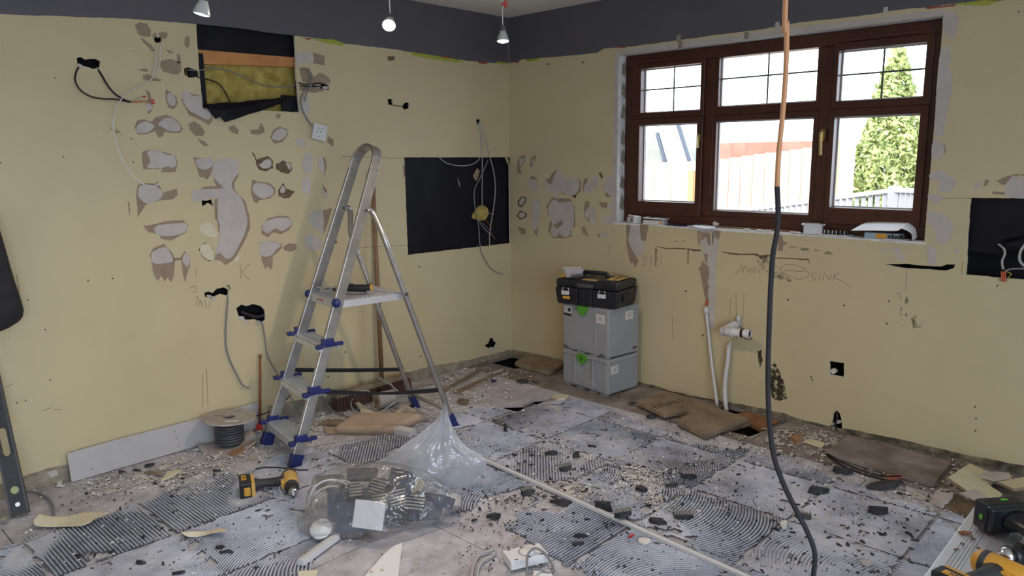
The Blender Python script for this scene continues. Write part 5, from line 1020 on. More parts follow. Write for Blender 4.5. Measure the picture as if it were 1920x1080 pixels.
bm = B(); box(bm, (0, 0, 0), (.088, .088, .009), mt); ob('plate', bm, M['white'], t, bev=.003)
bm = B(); 
for x, y in ((-.012, .020), (.014, .026), (-.018, .0), (.004, .004), (-.004, -.026)): box(bm, (x, y, .0048), (.007, .004, .001), mt)
ob('pin_slots', bm, M['ink'], t); bm = B(); box(bm, (0, 0, -.012), (.06, .06, .02), mt); ob('back_box', bm, M['white'], t)
cable('wall_cable', 'grey cable hanging from the socket hole left of the ladder', [L(426, 552, -.01), L(427, 565, .008), L(425, 590, .01), L(423, 625, .01), L(425, 655, .01), L(434, 682, .012), L(448, 710, .014), L(455, 722, .016), L(467, 729, .02)], .0045, 'cable_g')
cable('bare_core', 'bare wire tips sticking out of the socket hole left of the ladder', [L(424, 541, -.01), L(428, 535, .01), L(432, 543, .01)], .002, 'cable_d')
cable('cable_stub', 'thick dark cable stub lying in the blackened socket hole', [L(452, 584, -.012), L(465, 590, .0), L(480, 594, .006), L(494, 592, .0)], .009, 'cable_d')
cable('wall_cable', 'thin grey cable hooking across the top of the large black square', [L(822, 294, .0), L(838, 306, -.01), L(865, 311, -.01), L(888, 307, -.01), L(900, 295, .0), L(902, 275, .0), L(897, 232, .0)], .0030, 'cable_l')
cable('wall_cable', 'straight grey cable hanging down the large black square', [L(896, 229, -.01), L(902, 245, .004), L(904, 290, .002), L(904, 340, -.01), L(904, 390, -.012)], .0032, 'cable_l')
cable('wall_cable', 'grey cable bowing right across the large black square', [L(898, 230, -.01), L(908, 250, .006), L(916, 285, .004), L(927, 330, .0), L(928, 370, .0), L(922, 410, .0), L(918, 440, .0), L(918, 462, .005)], .0034, 'cable_l')
cable('wall_cable', 'grey cable bowing left down the large black square and curling out below it', [L(915, 300, .004), L(902, 330, .006), L(890, 355, .006), L(890, 385, .006), L(897, 420, .006), L(900, 460, .01), L(906, 480, .014), L(918, 500, .02), L(932, 511, .025), L(943, 514, .03)], .0036, 'cable_g')
for k, q in enumerate([[(898, 412), (905, 425), (920, 441)], [(908, 395), (918, 400), (926, 402)], [(910, 412), (918, 422), (922, 430)], [(905, 418), (914, 428), (928, 448)]]): cable('stripped_core', 'stripped wire core around the wool tuft in the black square', [L(x, y, .0) for x, y in q], .002, ['cable_l', 'pale' if False else 'cable_l', 'copper', 'cable_g'][k], 'stripped cores in the black square')
# right opening
cable('wall_cable', 'grey cable hooking down inside the right black opening', [Rw(1872, 458, -.02), Rw(1882, 466, .0), Rw(1884, 476, .004), Rw(1879, 490, .004), Rw(1881, 505, .008)], .005, 'cable_l')
cable('wall_cable', 'grey cable running off the right edge below the black opening', [Rw(1884, 508, .008), Rw(1900, 504, .01), Rw(1930, 504, .01), Rw(1960, 506, .01)], .004, 'cable_g')
t = thing('connector_block', 'copper coloured terminal block hanging below the right black opening', 'connector', Rw(1882, 515, .01))
bm = B()
for k in range(3): cyl(bm, Rw(1878+k*3.5, 509, .010), Rw(1878+k*3.5, 521, .012), .0035, n=8)
box(bm, Rw(1882, 523, .012), (.012, .018, .022)); ob('terminals', bm, M['copper'], t)
bm = B(); tube(bm, [Rw(1886, 508, .01), Rw(1893, 512, .014), Rw(1896, 514, .014), Rw(1890, 522, .012)], .002, 6, 3); ob('earth_wire', bm, M['lime'], t)
cable('coiled_cable', 'cable loop at the right edge of the right black opening', [Rw(1925, 455, .0), Rw(1914, 470, .004), Rw(1912, 488, .004), Rw(1922, 500, .0)], .006, 'cable_l')
cable('wall_cable', 'tan cable hanging down the wall from the copper terminals', [Rw(1877, 524, .008), Rw(1876, 560, .008), Rw(1873, 600, .008), Rw(1872, 650, .008), Rw(1870, 700, .010), Rw(1867, 760, .010), Rw(1862, 830, .012)], .0036, 'mould_tan' if False else 'cable_tanwall') if False else None

# ------------------------------------------------------------------ items on the window sill
ZS = WZ0
def SP(x, y): return F(x, y, ZS)
def sillbox(name, label, cat, x, d, size, mt, rz=0, z=0, bev=.002):
    y = Rw(x, 420, -.04).y; t = thing(name, label, cat, V((d, y, ZS+z))); m_ = Matrix.Translation((d, y, ZS+z)) @ Matrix.Rotation(rz, 4, 'Z'); return t, m_
t, m_ = sillbox('socket_box', 'small white open plastic box at the left end of the sill', 'box', 1190, .035, None, None, math.radians(-25))
bm = B(); box(bm, (0, 0, .019), (.06, .085, .036), m_); ob('box_body', bm, M['white'], t, bev=.004); bm = B(); box(bm, (-.006, -.005, .042), (.055, .07, .012), m_ @ Matrix.Rotation(.15, 4, 'Y')); ob('tilted_cover', bm, M['white_b'], t, bev=.003)
bm = B(); box(bm, (-.031, -.02, .022), (.004, .016, .012), m_); ob('clip', bm, M['dark'], t)
t, m_ = sillbox('pattress_box', 'white double socket box with a faceplate lying on it on the sill', 'box', 1230, .030, None, None, math.radians(8))
bm = B(); box(bm, (0, 0, .014), (.07, .135, .027), m_); ob('box_body', bm, M['white'], t, bev=.003); bm = B(); box(bm, (0, -.005, .038), (.085, .147, .006), m_ @ Matrix.Rotation(.04, 4, 'X')); ob('faceplate', bm, M['white_b'], t, bev=.002)
bm = B(); box(bm, (-.005, .0, .031), (.06, .11, .008), m_); box(bm, (-.01, .02, .044), (.03, .03, .006), m_); ob('terminal_parts', bm, M['dark'], t); bm = B(); box(bm, (-.036, -.055, .014), (.002, .016, .014), m_); ob('warning_mark', bm, M['yellow'], t)
t, m_ = sillbox('mobile_phone', 'dark blue glossy phone lying flat on the sill', 'phone', 1276, .030, None, None, math.radians(4))
bm = B(); box(bm, (0, 0, .0055), (.07, .145, .008), m_); ob('phone_body', bm, M['phone'], t, bev=.003); bm = B(); box(bm, (0, 0, .0098), (.062, .130, .0006), m_); ob('screen', bm, M['phone'], t)
t, m_ = sillbox('blank_plate', 'white plate with a black clip lying beside the dark blue phone', 'plate', 1312, .03, None, None, math.radians(-4))
bm = B(); box(bm, (0, 0, .004), (.08, .11, .007), m_); ob('plate', bm, M['white'], t, bev=.002); bm = B(); box(bm, (0, .01, .011), (.03, .05, .008), m_); box(bm, (-.01, .0, .017), (.016, .03, .008), m_); ob('clip', bm, M['dark'], t, bev=.002)
p = F(1341, 423, ZS+.004); t = thing('round_disc', 'round white disc overhanging the sill edge above the plaster chase', 'disc', p)
bm = B(); lathe(bm, [(.0, .002), (.060, .0), (.066, .003), (.064, .007), (.055, .008), (0, .009)], Matrix.Translation((-.005, p.y-.0, ZS+.003)) @ Matrix.Rotation(.05, 4, 'X'), 28); ob('disc', bm, M['white_b'], t, smooth=True)
t, m_ = sillbox('open_back_box', 'empty white open-topped back box standing right of centre on the sill', 'box', 1527, .030, None, None, math.radians(20))
bm = B()
for s_, c_, z_ in (((.078, .095, .004), (0, 0, .003), 0),): box(bm, c_, s_, m_)
for s_, c_ in (((.004, .095, .05), (-.037, 0, .027)), ((.004, .095, .05), (.037, 0, .027)), ((.078, .004, .05), (0, .045, .027)), ((.078, .004, .05), (0, -.045, .027))): box(bm, c_, s_, m_)
for s_, c_ in (((.012, .112, .004), (-.042, 0, .053)), ((.012, .112, .004), (.042, 0, .053)), ((.09, .012, .004), (0, .052, .053)), ((.09, .012, .004), (0, -.052, .053))): box(bm, c_, s_, m_)
ob('box_body', bm, M['white'], t)
bm = B(); box(bm, (0, -.01, .035), (.02, .03, .01), m_); ob('inner_clip', bm, M['dark'], t)
t, m_ = sillbox('socket_mechanism', 'upturned double socket showing its metal terminals on the sill', 'socket', 1570, .028, None, None, 0)
bm = B(); box(bm, (0, 0, .004), (.085, .145, .006), m_); ob('faceplate', bm, M['white'], t, bev=.002); bm = B()
for k in range(9): box(bm, (random.uniform(-.02, .02), -.055+k*.0135, .016), (.03, .009, random.uniform(.012, .024)), m_)
ob('terminal_blocks', bm, M['dark'], t, bev=.001); bm = B()
for k in range(6): cyl(bm, m_ @ V((-.02, -.05+k*.02, .012)), m_ @ V((-.02, -.05+k*.02, .030)), .004, n=8)
ob('terminal_screws', bm, M['chrome'], t)
y0_, y1_ = Rw(1610, 430, -.04).y, Rw(1722, 430, -.04).y
t = thing('curled_paper', 'sheet of white paper bent over the box at the right end of the sill', 'paper', V((.03, (y0_+y1_)/2, ZS)))
sheet('paper_sheet', [[V((-.045, y0_+.01, ZS+.038)), V((.02, y0_-.02, ZS+.066)), V((.07, y0_-.03, ZS+.076))], [V((-.04, y0_-.10, ZS+.044)), V((.02, y0_-.12, ZS+.072)), V((.07, y0_-.13, ZS+.082))], [V((-.04, y0_-.20, ZS+.048)), V((.02, y0_-.22, ZS+.075)), V((.07, y0_-.22, ZS+.082))], [V((-.035, y1_+.055, ZS+.060)), V((.02, y1_+.05, ZS+.074)), V((.07, y1_+.05, ZS+.080))], [V((-.02, y1_+.015, ZS+.040)), V((.02, y1_+.02, ZS+.05)), V((.07, y1_+.02, ZS+.055))], [V((-.01, y1_+.010, ZS+.004)), V((.02, y1_+.01, ZS+.006)), V((.07, y1_+.01, ZS+.008))]], M['paper'], t, .001, .0005, 2, 5)
t = thing('packet', 'pale blue packet with an orange label under the curled paper on the sill', 'packet', V((.02, y0_-.13, ZS)))
bm = B(); box(bm, (.015, y0_-.13, ZS+.016), (.05, .17, .030)); ob('packet_body', bm, mat('pale_blue_card', (.30, .42, .50), .5), t, bev=.003); bm = B(); box(bm, (-.011, y0_-.125, ZS+.016), (.002, .05, .024)); ob('label_sticker', bm, M['yellow'], t)
t = thing('socket_mechanism', 'small socket part under the right fold of the curled paper', 'socket', V((.02, y1_+.09, ZS)))
bm = B(); box(bm, (.0, y1_+.085, ZS+.004), (.06, .10, .006)); ob('faceplate', bm, M['white'], t, bev=.002); bm = B()
for k in range(5): box(bm, (.0, y1_+.05+k*.016, ZS+.015), (.03, .011, .016+.006*(k % 2)))
ob('terminal_blocks', bm, M['dark'], t, bev=.001)
for k, (x, nm) in enumerate(((1400, 'cream rubble crumb'), (1425, ''), (1497, ''), (1488, ''), (1440, ''))):
    y = Rw(x, 425, -.01).y; bm = B(); box(bm, (.01, y, ZS+.005), (.02, .035, .008), Matrix.Identity(4)); q = ob('plaster_crumb', bm, M['white'], None, bev=.002, loc=(.01, y, ZS)); setp(q, 'small white plaster crumb on the middle of the window sill', 'plaster piece', 'plaster crumbs on the sill')
bm = B(); a_, b_ = Rw(1345, 425, -.05), Rw(1500, 430, -.05); box(bm, (.058, (a_.y+b_.y)/2, ZS+.006), (.012, abs(a_.y-b_.y), .010)); setp(ob('timber_batten', bm, M['wood'], None, loc=(.058, (a_.y+b_.y)/2, ZS)), 'thin wooden strip lying along the frame on the sill', 'timber')

# ------------------------------------------------------------------ bulbs hanging from the ceiling
def bulb(x, y, dist, tilt, lit, label, lit_w, lit_c):
    p = D(x, y, dist); t = thing('hanging_lamp', label, 'lamp', p, 'bare spot bulbs hanging from the ceiling')
    m_ = (-V(tilt)).to_track_quat('Z', 'Y').to_matrix().to_4x4(); m_.translation = p
    bm = B(); lathe(bm, [(.0245, -.020), (.0245, -.016), (.018, .004), (.013, .014), (.012, .020), (.0, .020)], m_, 24); ob('reflector', bm, M['bulb_glass'], t, smooth=True)
    bm = B(); lathe(bm, [(.0, -.0235), (.016, -.0225), (.0235, -.0195), (.0235, -.018), (0, -.018)], m_, 24); ob('lens', bm, M['bulb_face'] if lit else M['bulb_face_dim'], t, smooth=True)
    bm = B(); lathe(bm, [(.0, .020), (.012, .020), (.013, .034), (.011, .040), (0, .040)], m_, 16); ob('lampholder', bm, M['ceramic'], t, smooth=True)
    tp = m_ @ V((0, 0, .04)); bm = B(); tube(bm, [tp, tp+V((0, 0, .08)), V((tp.x+.01, tp.y, (tp.z+HC)/2)), V((tp.x, tp.y, HC))], .0022, 6, 5); ob('flex', bm, M['cable_w'], t, smooth=True)
    l = bpy.data.lights.new('bulb_light', 'SPOT'); l.energy = lit_w; l.color = lit_c; l.shadow_soft_size = .02; l.spot_size = math.radians(178); l.spot_blend = .8
    o = bpy.data.objects.new('bulb_light', l); C.objects.link(o); o.matrix_world = m_ @ Matrix.Translation((0, 0, -.035))
bulb(380, 14, 2.3, (-.20, .16, -1), False, 'unlit-looking spot bulb at the top left edge of the view', 9, (1., .95, .9))
bulb(730, 42, 2.75, (-.62, -.62, -.75), True, 'brightest glowing spot bulb, middle of the three, facing the viewer', 16, (1., .92, .84))
bulb(943, 68, 3.1, (-.10, -.10, -1), True, 'glowing spot bulb nearest the room corner, hanging upright', 42, (1., .72, .50))
bm = B(); pr_ = D(945, 4, 3.0); tube(bm, [pr_+V((-.010, 0, -.012)), pr_, pr_+V((.012, 0, .010)), V((pr_.x+.012, pr_.y, HC))], .0035, 6, 3); setp(ob('red_wire', bm, M['red'], None, loc=pr_), 'short red wire end hanging from the ceiling above the corner bulb', 'wire')

# ------------------------------------------------------------------ hanging cable close to the viewer
t = thing('hanging_cable', 'long dark cable, upper length painted tan for backlight glare, hanging from the ceiling in front of the window', 'cable', D(1478, 300, 1.45))
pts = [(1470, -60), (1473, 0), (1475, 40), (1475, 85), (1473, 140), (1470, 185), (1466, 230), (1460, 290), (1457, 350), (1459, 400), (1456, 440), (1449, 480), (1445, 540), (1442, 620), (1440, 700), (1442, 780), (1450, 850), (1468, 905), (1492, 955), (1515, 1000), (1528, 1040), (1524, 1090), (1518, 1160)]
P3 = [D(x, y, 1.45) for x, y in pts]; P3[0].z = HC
lo = P3[:9]; hi_ = P3[8:]; bm = B(); tube(bm, lo, .0052, 8, 6); ob('upper_length', bm, M['cable_glare'], t, smooth=True); bm = B(); tube(bm, hi_, .0054, 8, 6); ob('lower_length', bm, M['cable_d'], t, smooth=True)  # one cable: glare against the window is painted tan on the upper length

# ------------------------------------------------------------------ coat and spirit level at the left edge
t = thing('quilted_coat', 'black quilted coat hanging at the left edge of the wall', 'coat', L(-40, 600, .1))
ed = [(-12, 400), (0, 440), (9, 470), (18, 503), (27, 532), (30, 540), (37, 562), (42, 580), (40, 592), (34, 600)]
bm = B(); rings = []; N_ = 24
for i, (x, y) in enumerate(sum([[ed[k], ((ed[k][0]+ed[k+1][0])/2, (ed[k][1]+ed[k+1][1])/2)] for k in range(len(ed)-1)], [])+[ed[-1], (15, 612), (-5, 620)]):
    p = L(x, y, .09); wd_ = .22 if i < 18 else .22-(i-18)*.03; bul = 1+.06*(1 if i % 4 in (1, 2) else 0)
    rings.append([bm.verts.new(V((p.x-wd_+wd_*math.cos(a_), -.115+.060*math.sin(a_)*bul, p.z))) for a_ in [2*math.pi*k/N_ for k in range(N_)]])
for i in range(len(rings)-1):
    for k in range(N_): bm.faces.new((rings[i][k], rings[i][(k+1) % N_], rings[i+1][(k+1) % N_], rings[i+1][k]))
bm.faces.new(rings[-1]); bm.faces.new(rings[0]); ob('coat_body', bm, M['cloth'], t, smooth=True)
bm = B(); cyl(bm, L(-75, 400, .001), L(-75, 400, .09), .008, n=8); ob('coat_hook', bm, M['chrome'], t)
a_ = F(40, 966); tp = L(-21, 688, .032); a_.z = .0; d = (tp-a_).normalized(); nrm = V((-.35, -1, .25)); lm = frame_of(d, nrm, a_+d*.004)
t = thing('spirit_level', 'dark grey box spirit level leaning on the wall at the left edge', 'spirit level', a_)
LL = (tp-a_).length+.03; HWD = .034
def slot(cx, hl, r): return [(cx-hl+r*math.cos(a), r*math.sin(a)) for a in [math.radians(q) for q in range(90, 271, 20)]]+[(cx+hl+r*math.cos(a), r*math.sin(a)) for a in [math.radians(q) for q in range(-90, 91, 20)]]
circ = lambda cx, r: [(cx+r*math.cos(a), r*math.sin(a)) for a in [2*math.pi*k/20 for k in range(20)]]
bm = B(); prism(bm, [(0, -HWD), (LL, -HWD), (LL, HWD), (0, HWD)], [circ(.105, .019), slot(.31, .045, .015), circ(LL-.09, .019)], .026, lm); ob('level_body', bm, M['dark'], t, bev=.002)
bm = B(); 
for s_ in (-1, 1): prism(bm, [(.012, s_*(HWD-.004)-.004), (LL, s_*(HWD-.004)-.004), (LL, s_*(HWD-.004)+.004), (.012, s_*(HWD-.004)+.004)], [], .003, lm, .026)
ob('milled_edge', bm, M['ceramic'], t); bm = B(); prism(bm, slot(.31, .045, .020), [slot(.31, .045, .015)], .005, lm, .026); ob('hand_hole_trim', bm, M['black'], t)
bm = B(); prism(bm, circ(.105, .022), [circ(.105, .0165)], .005, lm, .026); ob('vial_ring', bm, M['black'], t); bm = B(); prism(bm, circ(.105, .0165), [], .006, lm, .010); v_ = ob('vial', bm, mat('vial_yellow_green', (.45, .52, .20), .2), t); bm = B(); cyl(bm, lm @ V((.045, 0, .026)), lm @ V((.045, 0, .029)), .009, n=16); ob('screw_cap', bm, M['alu_b'], t)
cable('floor_cable', 'grey cable curving out from behind the spirit level and under the cream paper strip', [f(-40, 925), f(0, 922), f(40, 921), f(70, 924), (f(90, 934, .01)), f(101, 952, .01), f(101, 970), f(103, 990), f(85, 1004), f(50, 1018), f(20, 1028), f(-40, 1038)], .0055, 'cable_g')
t = thing('loose_fitting', 'small chrome pipe fitting on the floor at the left edge', 'fitting', F(8, 976)); p = F(6, 976, .012); bm = B(); cyl(bm, p-CR*.05, p+CR*.012, .010, n=12); cyl(bm, p+CR*.0, p+CR*.018, .014, n=6); ob('fitting_body', bm, M['chrome'], t)
slab('price_tag', 'tiny white card tag by the end of the plasterboard strip', [(108, 903), (117, 902), (116, 912), (106, 913)], .006, .002, 'paper', 'card')
# paper strips
def strip(name, label, up, dn, cat='paper strip', mt='creampaper'):
    t = thing(name, label, cat, F(*dn[len(dn)//2])); sheet('paper_sheet', [[F(x, y, .010+.03*abs(i/(len(up)-1)-.5)) for i, (x, y) in enumerate(up)], [F(x, y, .008+.045*abs(i/(len(dn)-1)-.45)) for i, (x, y) in enumerate(dn)]], M[mt], t, .002, .0012, 4, 6)
strip('paper_strip', 'curled cream wallpaper strip on the floor before the spirit level', [(74, 963), (95, 968), (130, 966), (165, 960), (204, 961)], [(63, 975), (68, 986), (110, 988), (155, 986), (180, 972)])
strip('paper_strip', 'smaller curled cream paper strip in the left foreground', [(343, 998), (365, 996), (390, 996), (410, 991), (426, 994)], [(336, 994), (350, 1006), (375, 1006), (400, 1000), (425, 997)])
slab('card_offcut', 'pointed white card offcut at the bottom edge of the view', [(755, 1018), (750, 1052), (744, 1110), (660, 1110), (685, 1080), (720, 1040), (740, 1024)], .006, .003, 'paper', 'card')
slab('card_offcut', 'cream card scrap beside the short white trunking piece', [(560, 1072), (597, 1070), (590, 1088), (555, 1095)], .006, .003, 'creampaper', 'card')
slab('board_piece', 'triangular torn cream board piece on the rubble near the strip of dust', [(303, 902), (322, 896), (341, 883), (330, 882), (314, 886)], .007, .004, 'creamboard', 'board')
slab('board_piece', 'thin brown board piece pointing at the torn cream triangle', [(270, 888), (280, 884), (306, 888), (300, 891)], .009, .006, 'chip_edge', 'board')
slab('board_piece', 'long brown wood splinter beside the cable drum base', [(428, 852), (470, 832), (478, 830), (474, 838), (440, 856)], .008, .008, 'sandwood', 'wood splinter')
# trunking
def profile(name, label, a, b, wd_, hg, mt='white'):
    A = F(*a); Bp = F(*b); A.z = Bp.z = 0; m_ = frame_of(Bp-A, (0, 0, 1), A); ln_ = (Bp-A).length
    t = thing(name, label, 'trunking', A); bm = B(); box(bm, (ln_/2, 0, hg/2+.008), (ln_, wd_, hg), m_); ob('trunking_body', bm, M[mt], t, bev=.0015)
    bm = B(); box(bm, (ln_/2, wd_*.30, hg+.0085), (ln_, .0015, .001), m_); ob('lid_line', bm, M['plaster_grey'], t)
profile('cable_trunking', 'long white mini trunking lying diagonally across the combed adhesive', (905, 866), (1420, 1098), .022, .014)
profile('cable_trunking', 'short white trunking offcut in front of the clear rubble bag', (564, 1064), (632, 1014), .030, .022)
# junction box and cable loops, bottom centre
jc = F(985, 1055); t = thing('surface_box', 'white surface socket box lying face down with a grey cable loop', 'box', jc)
m_ = Matrix.Translation((jc.x, jc.y, .008)) @ Matrix.Rotation(math.atan2(CR.y, CR.x)+math.radians(22), 4, 'Z')
bm = B(); box(bm, (0, 0, .017), (.145, .085, .034), m_); ob('box_body', bm, M['white_b'], t, bev=.002)
bm = B()
for x_ in (-.05, 0, .05):
    for y_ in (-.036, .036): box(bm, (x_, y_, .0345), (.012, .005, .001), m_)
ob('fixing_slots', bm, M['ceramic'], t); bm = B(); lathe(bm, [(0, .0395), (.02, .039), (.032, .0345), (0, .0345)], m_ @ Matrix.Translation((.005, .0, 0)), 20); ob('raised_boss', bm, M['white_b'], t, smooth=True)
cable('box_cable', 'grey cable loop standing up from the white surface box', [F(988, 1090, .045), F(988, 1060, .05), F(990, 1040, .055), F(1003, 1028, .06), F(1020, 1036, .05), F(1032, 1052, .03), F(1038, 1066, .012), F(1030, 1074, .01), F(1012, 1068, .02), F(998, 1068, .045)], .0045, 'cable_g')
cable('cut_cable', 'folded pale grey cable offcut left of the white surface box', [F(882, 1095, .012), F(888, 1060, .012), F(900, 1040, .012), F(922, 1032, .014), F(930, 1034, .014), F(922, 1042, .012), F(905, 1052, .012), F(896, 1068, .012), F(894, 1095, .012)], .0055, 'cable_l')
slab('blue_card', 'pale blue plastic edge at the bottom below the white surface box', [(1000, 1072), (1030, 1070), (1045, 1095), (1000, 1100)], .006, .004, 'paper', 'card')

# ------------------------------------------------------------------ drills
def drill(name, label, org, chuck, hand, cols, s=1., bit=0, glyph=None, batt_len=1.):
    body, dark, accent = cols; X = V(chuck).normalized(); Z = V(hand); Z = -(Z-X*Z.dot(X)).normalized(); Y = Z.cross(X)
    mt = Matrix((X, Y, Z)).transposed().to_4x4(); mt.translation = V(org); mt = mt @ Matrix.Scale(s, 4)
    t = thing(name, label, 'drill', org)
    R90 = mt @ Matrix.Rotation(math.radians(90), 4, 'Y')
    bm = B(); lathe(bm, [(0, -.098), (.020, -.097), (.030, -.088), (.034, -.06), (.034, -.01), (.033, .025), (.028, .036), (0, .036)], R90, 20); ob('motor_housing', bm, body, t, smooth=True)
    bm = B(); lathe(bm, [(.0345, -.075), (.0355, -.070), (.0355, -.064), (.0345, -.060)], R90, 20); ob('grip_band', bm, dark, t, smooth=True); bm = B(); lathe(bm, [(.029, .034), (.030, .040), (.030, .056), (.025, .062), (.0, .062)], R90, 20); ob('torque_collar', bm, dark, t, smooth=True)
    bm = B(); lathe(bm, [(.023, .060), (.0235, .085), (.0215, .092), (0, .092)], R90, 18); ob('chuck_sleeve', bm, dark, t, smooth=True)
    bm = B(); lathe(bm, [(.0205, .092), (.019, .104), (.011, .116), (.005, .117), (.005, .108), (0, .108)], R90, 18); ob('chuck', bm, M['chrome'], t, smooth=True)
    bm = B(); rings = []
    for z_, x_, a_, b_ in ((-.015, -.030, .036, .026), (-.05, -.034, .026, .020), (-.085, -.040, .021, .018), (-.12, -.045, .022, .018), (-.14, -.045, .034, .024), (-.15, -.045, .040, .030)):
        rings.append([bm.verts.new(mt @ V((x_+a_*math.cos(q), b_*math.sin(q), z_))) for q in [2*math.pi*k/16 for k in range(16)]])
    for i in range(5):
        for k in range(16): bm.faces.new((rings[i][k], rings[i][(k+1) % 16], rings[i+1][(k+1) % 16], rings[i+1][k]))
    bm.faces.new(rings[0]); bm.faces.new(rings[-1]); ob('handle', bm, dark, t, smooth=True)
    bm = B(); box(bm, (-.010, 0, -.048), (.018, .020, .034), mt); ob('trigger', bm, M['black'], t, bev=.004*s)
    bm = B(); box(bm, (.002, 0, -.030), (.038, .036, .022), mt); ob('trigger_guard', bm, body, t, bev=.004*s)
    bm = B(); box(bm, (-.035, 0, -.155), (.108*batt_len, .066, .016), mt); ob('base_plate', bm, body if accent is M['yellow'] else dark, t, bev=.004*s)
    bm = B(); box(bm, (-.035, 0, -.186), (.112*batt_len, .074, .048), mt); bt = ob('battery', bm, dark if accent is not M['yellow'] else M['black'], t, bev=.006*s)
    bm = B(); gk = .38 if accent is M['green'] else 1.; box(bm, (.023*batt_len, 0, -.180), (.006, .038*gk, .026*gk), mt); ob('battery_release', bm, accent, t, bev=.003*s); 
    bm = B(); box(bm, (-.045, .0375, -.190), (.050*gk, .002, .020*gk), mt); ob('battery_label', bm, accent, t); bm = B(); box(bm, (-.045, -.0375, -.190), (.050*gk, .002, .020*gk), mt); ob('battery_label', bm, accent, t)
    if glyph:
        for s_ in (-1, 1): text(glyph, .018, mt @ Matrix.Translation((-.045, s_*.0390, -.190)) @ Matrix.Rotation(math.radians(90*1), 4, 'X') @ (Matrix.Rotation(math.pi, 4, 'Y') if s_ > 0 else Matrix.Identity(4)), M['ink'], 'battery_print', t, .0002)
    if bit:
        bm = B(); cyl(bm, mt @ V((.11, 0, 0)), mt @ V((.11+bit, 0, 0)), .0042*s, n=8); ob('driver_bit', bm, M['chrome'], t); bm = B(); cyl(bm, mt @ V((.11+bit, 0, 0)), mt @ V((.128+bit, 0, 0)), .006*s, .003*s, 6); ob('bit_tip', bm, M['ceramic'], t)
    return t, mt
hd = -CR; hd.z = 0
hx = F(545, 905, .036); drill('cordless_drill', 'yellow and black cordless drill lying on its side below the ladder', hx, (F(556, 935)-F(543, 885)), F(470, 912)-F(543, 905), (M['yellow_l'], M['dark'], M['yellow']), 1.02, glyph='XR')
# hop-up platform
HZ = .45
t = thing('work_platform', 'low aluminium hop-up platform in the bottom right corner', 'platform', V((-1.9, -3.5, 0)))
xa, xb = -2.55, -1.515; ya, yb = -3.322, -3.74
bm = B(); box(bm, ((xa+xb)/2, (ya+yb)/2, HZ-.012), (xb-xa, ya-yb, .020)); ob('deck', bm, M['alu_b'], t, bev=.002)
bm = B(); n_ = 0
for y in (-3.345, -3.353, -3.361, -3.369, -3.377, -3.40, -3.43, -3.46, -3.50, -3.54, -3.58, -3.62, -3.66, -3.70): box(bm, ((xa+xb)/2, y, HZ-.0015), (xb-xa-.02, .003, .003))
ob('deck_ridges', bm, M['alu_b'], t); bm = B(); box(bm, (xb+.002, (ya+yb)/2, HZ-.018), (.012, ya-yb+.006, .040)); box(bm, (xa-.002, (ya+yb)/2, HZ-.018), (.012, ya-yb+.006, .040)); ob('end_trim', bm, M['dark'], t, bev=.003)
for (x, sx_) in ((xa+.06, -1), (xb-.06, 1)):
    for y in (ya-.03, yb+.03):
        bm = B(); bar(bm, (x, y, HZ-.022), (x+sx_*.10, y, .0), .030, .030, (1, 0, 0)); ob('leg', bm, M['alu'], t, bev=.003)
    bm = B(); box(bm, (x+sx_*.055, (ya+yb)/2, .20), (.02, ya-yb-.05, .025)); ob('leg_brace', bm, M['alu'], t)
M['teal'] = mat('dark_blue_tool_body', (.010, .016, .032), .38, 0, (.018, .026, .045), 10); M['teal_d'] = mat('black_tool_body', (.008, .009, .014), .35)
o2 = F(1962, 1036, HZ+.045); drill('cordless_drill', 'dark blue drill driver with green accents lying on the aluminium platform', o2, (-CR.x-.08, -CR.y-.08, 0), (F(1905, 930, HZ+.05)-F(1925, 1010, HZ+.05)), (M['teal'], M['teal_d'], M['green']), 1.05, bit=.055, batt_len=1.)
o3 = F(1902, 1080, HZ+.05); dr3, mt3 = drill('cordless_drill', 'yellow and grey drill driver lying on the platform in the bottom right corner', o3, (CR.x*.5-FH.x*.86, CR.y*.5-FH.y*.86, 0), (-CR.x*.86-FH.x*.5, -CR.y*.86-FH.y*.5, 0), (M['yellow'], M['dark'], M['yellow']), .92, glyph='XR')
# wood shavings on the deck
for k in range(24):
    x, y = random.uniform(1790, 1870), random.uniform(965, 1045); p = F(x, y, HZ)
    if p.y < ya-.01: bm = B(); box(bm, (0, 0, .0025), (random.uniform(.006, .016), .004, .003), Matrix.Translation((p.x, p.y, HZ)) @ Matrix.Rotation(random.uniform(0, 3), 4, 'Z')); setp(ob('wood_chip', bm, M['chip_dark'], None, loc=(p.x, p.y, HZ)), 'tiny brown shaving on the aluminium platform', 'wood chip', 'wood shavings on the platform')
slab('wood_splinter', 'reddish wood splinter on the aluminium platform', [(1796, 999), (1808, 997), (1822, 1000), (1815, 1003), (1802, 1002)], HZ+.001, .004, 'wood_r', 'wood splinter')

# ------------------------------------------------------------------ rubble bag
BA = F(574, 984); BB_ = F(868, 936); bag = thing('rubble_bag', 'clear plastic bag of broken tiles with its neck pulled up to a point', 'bag', V(((BA.x+BB_.x)/2, (BA.y+BB_.y)/2, 0)))
inbag = lambda x, y, z, d=0: F(x, y, z)
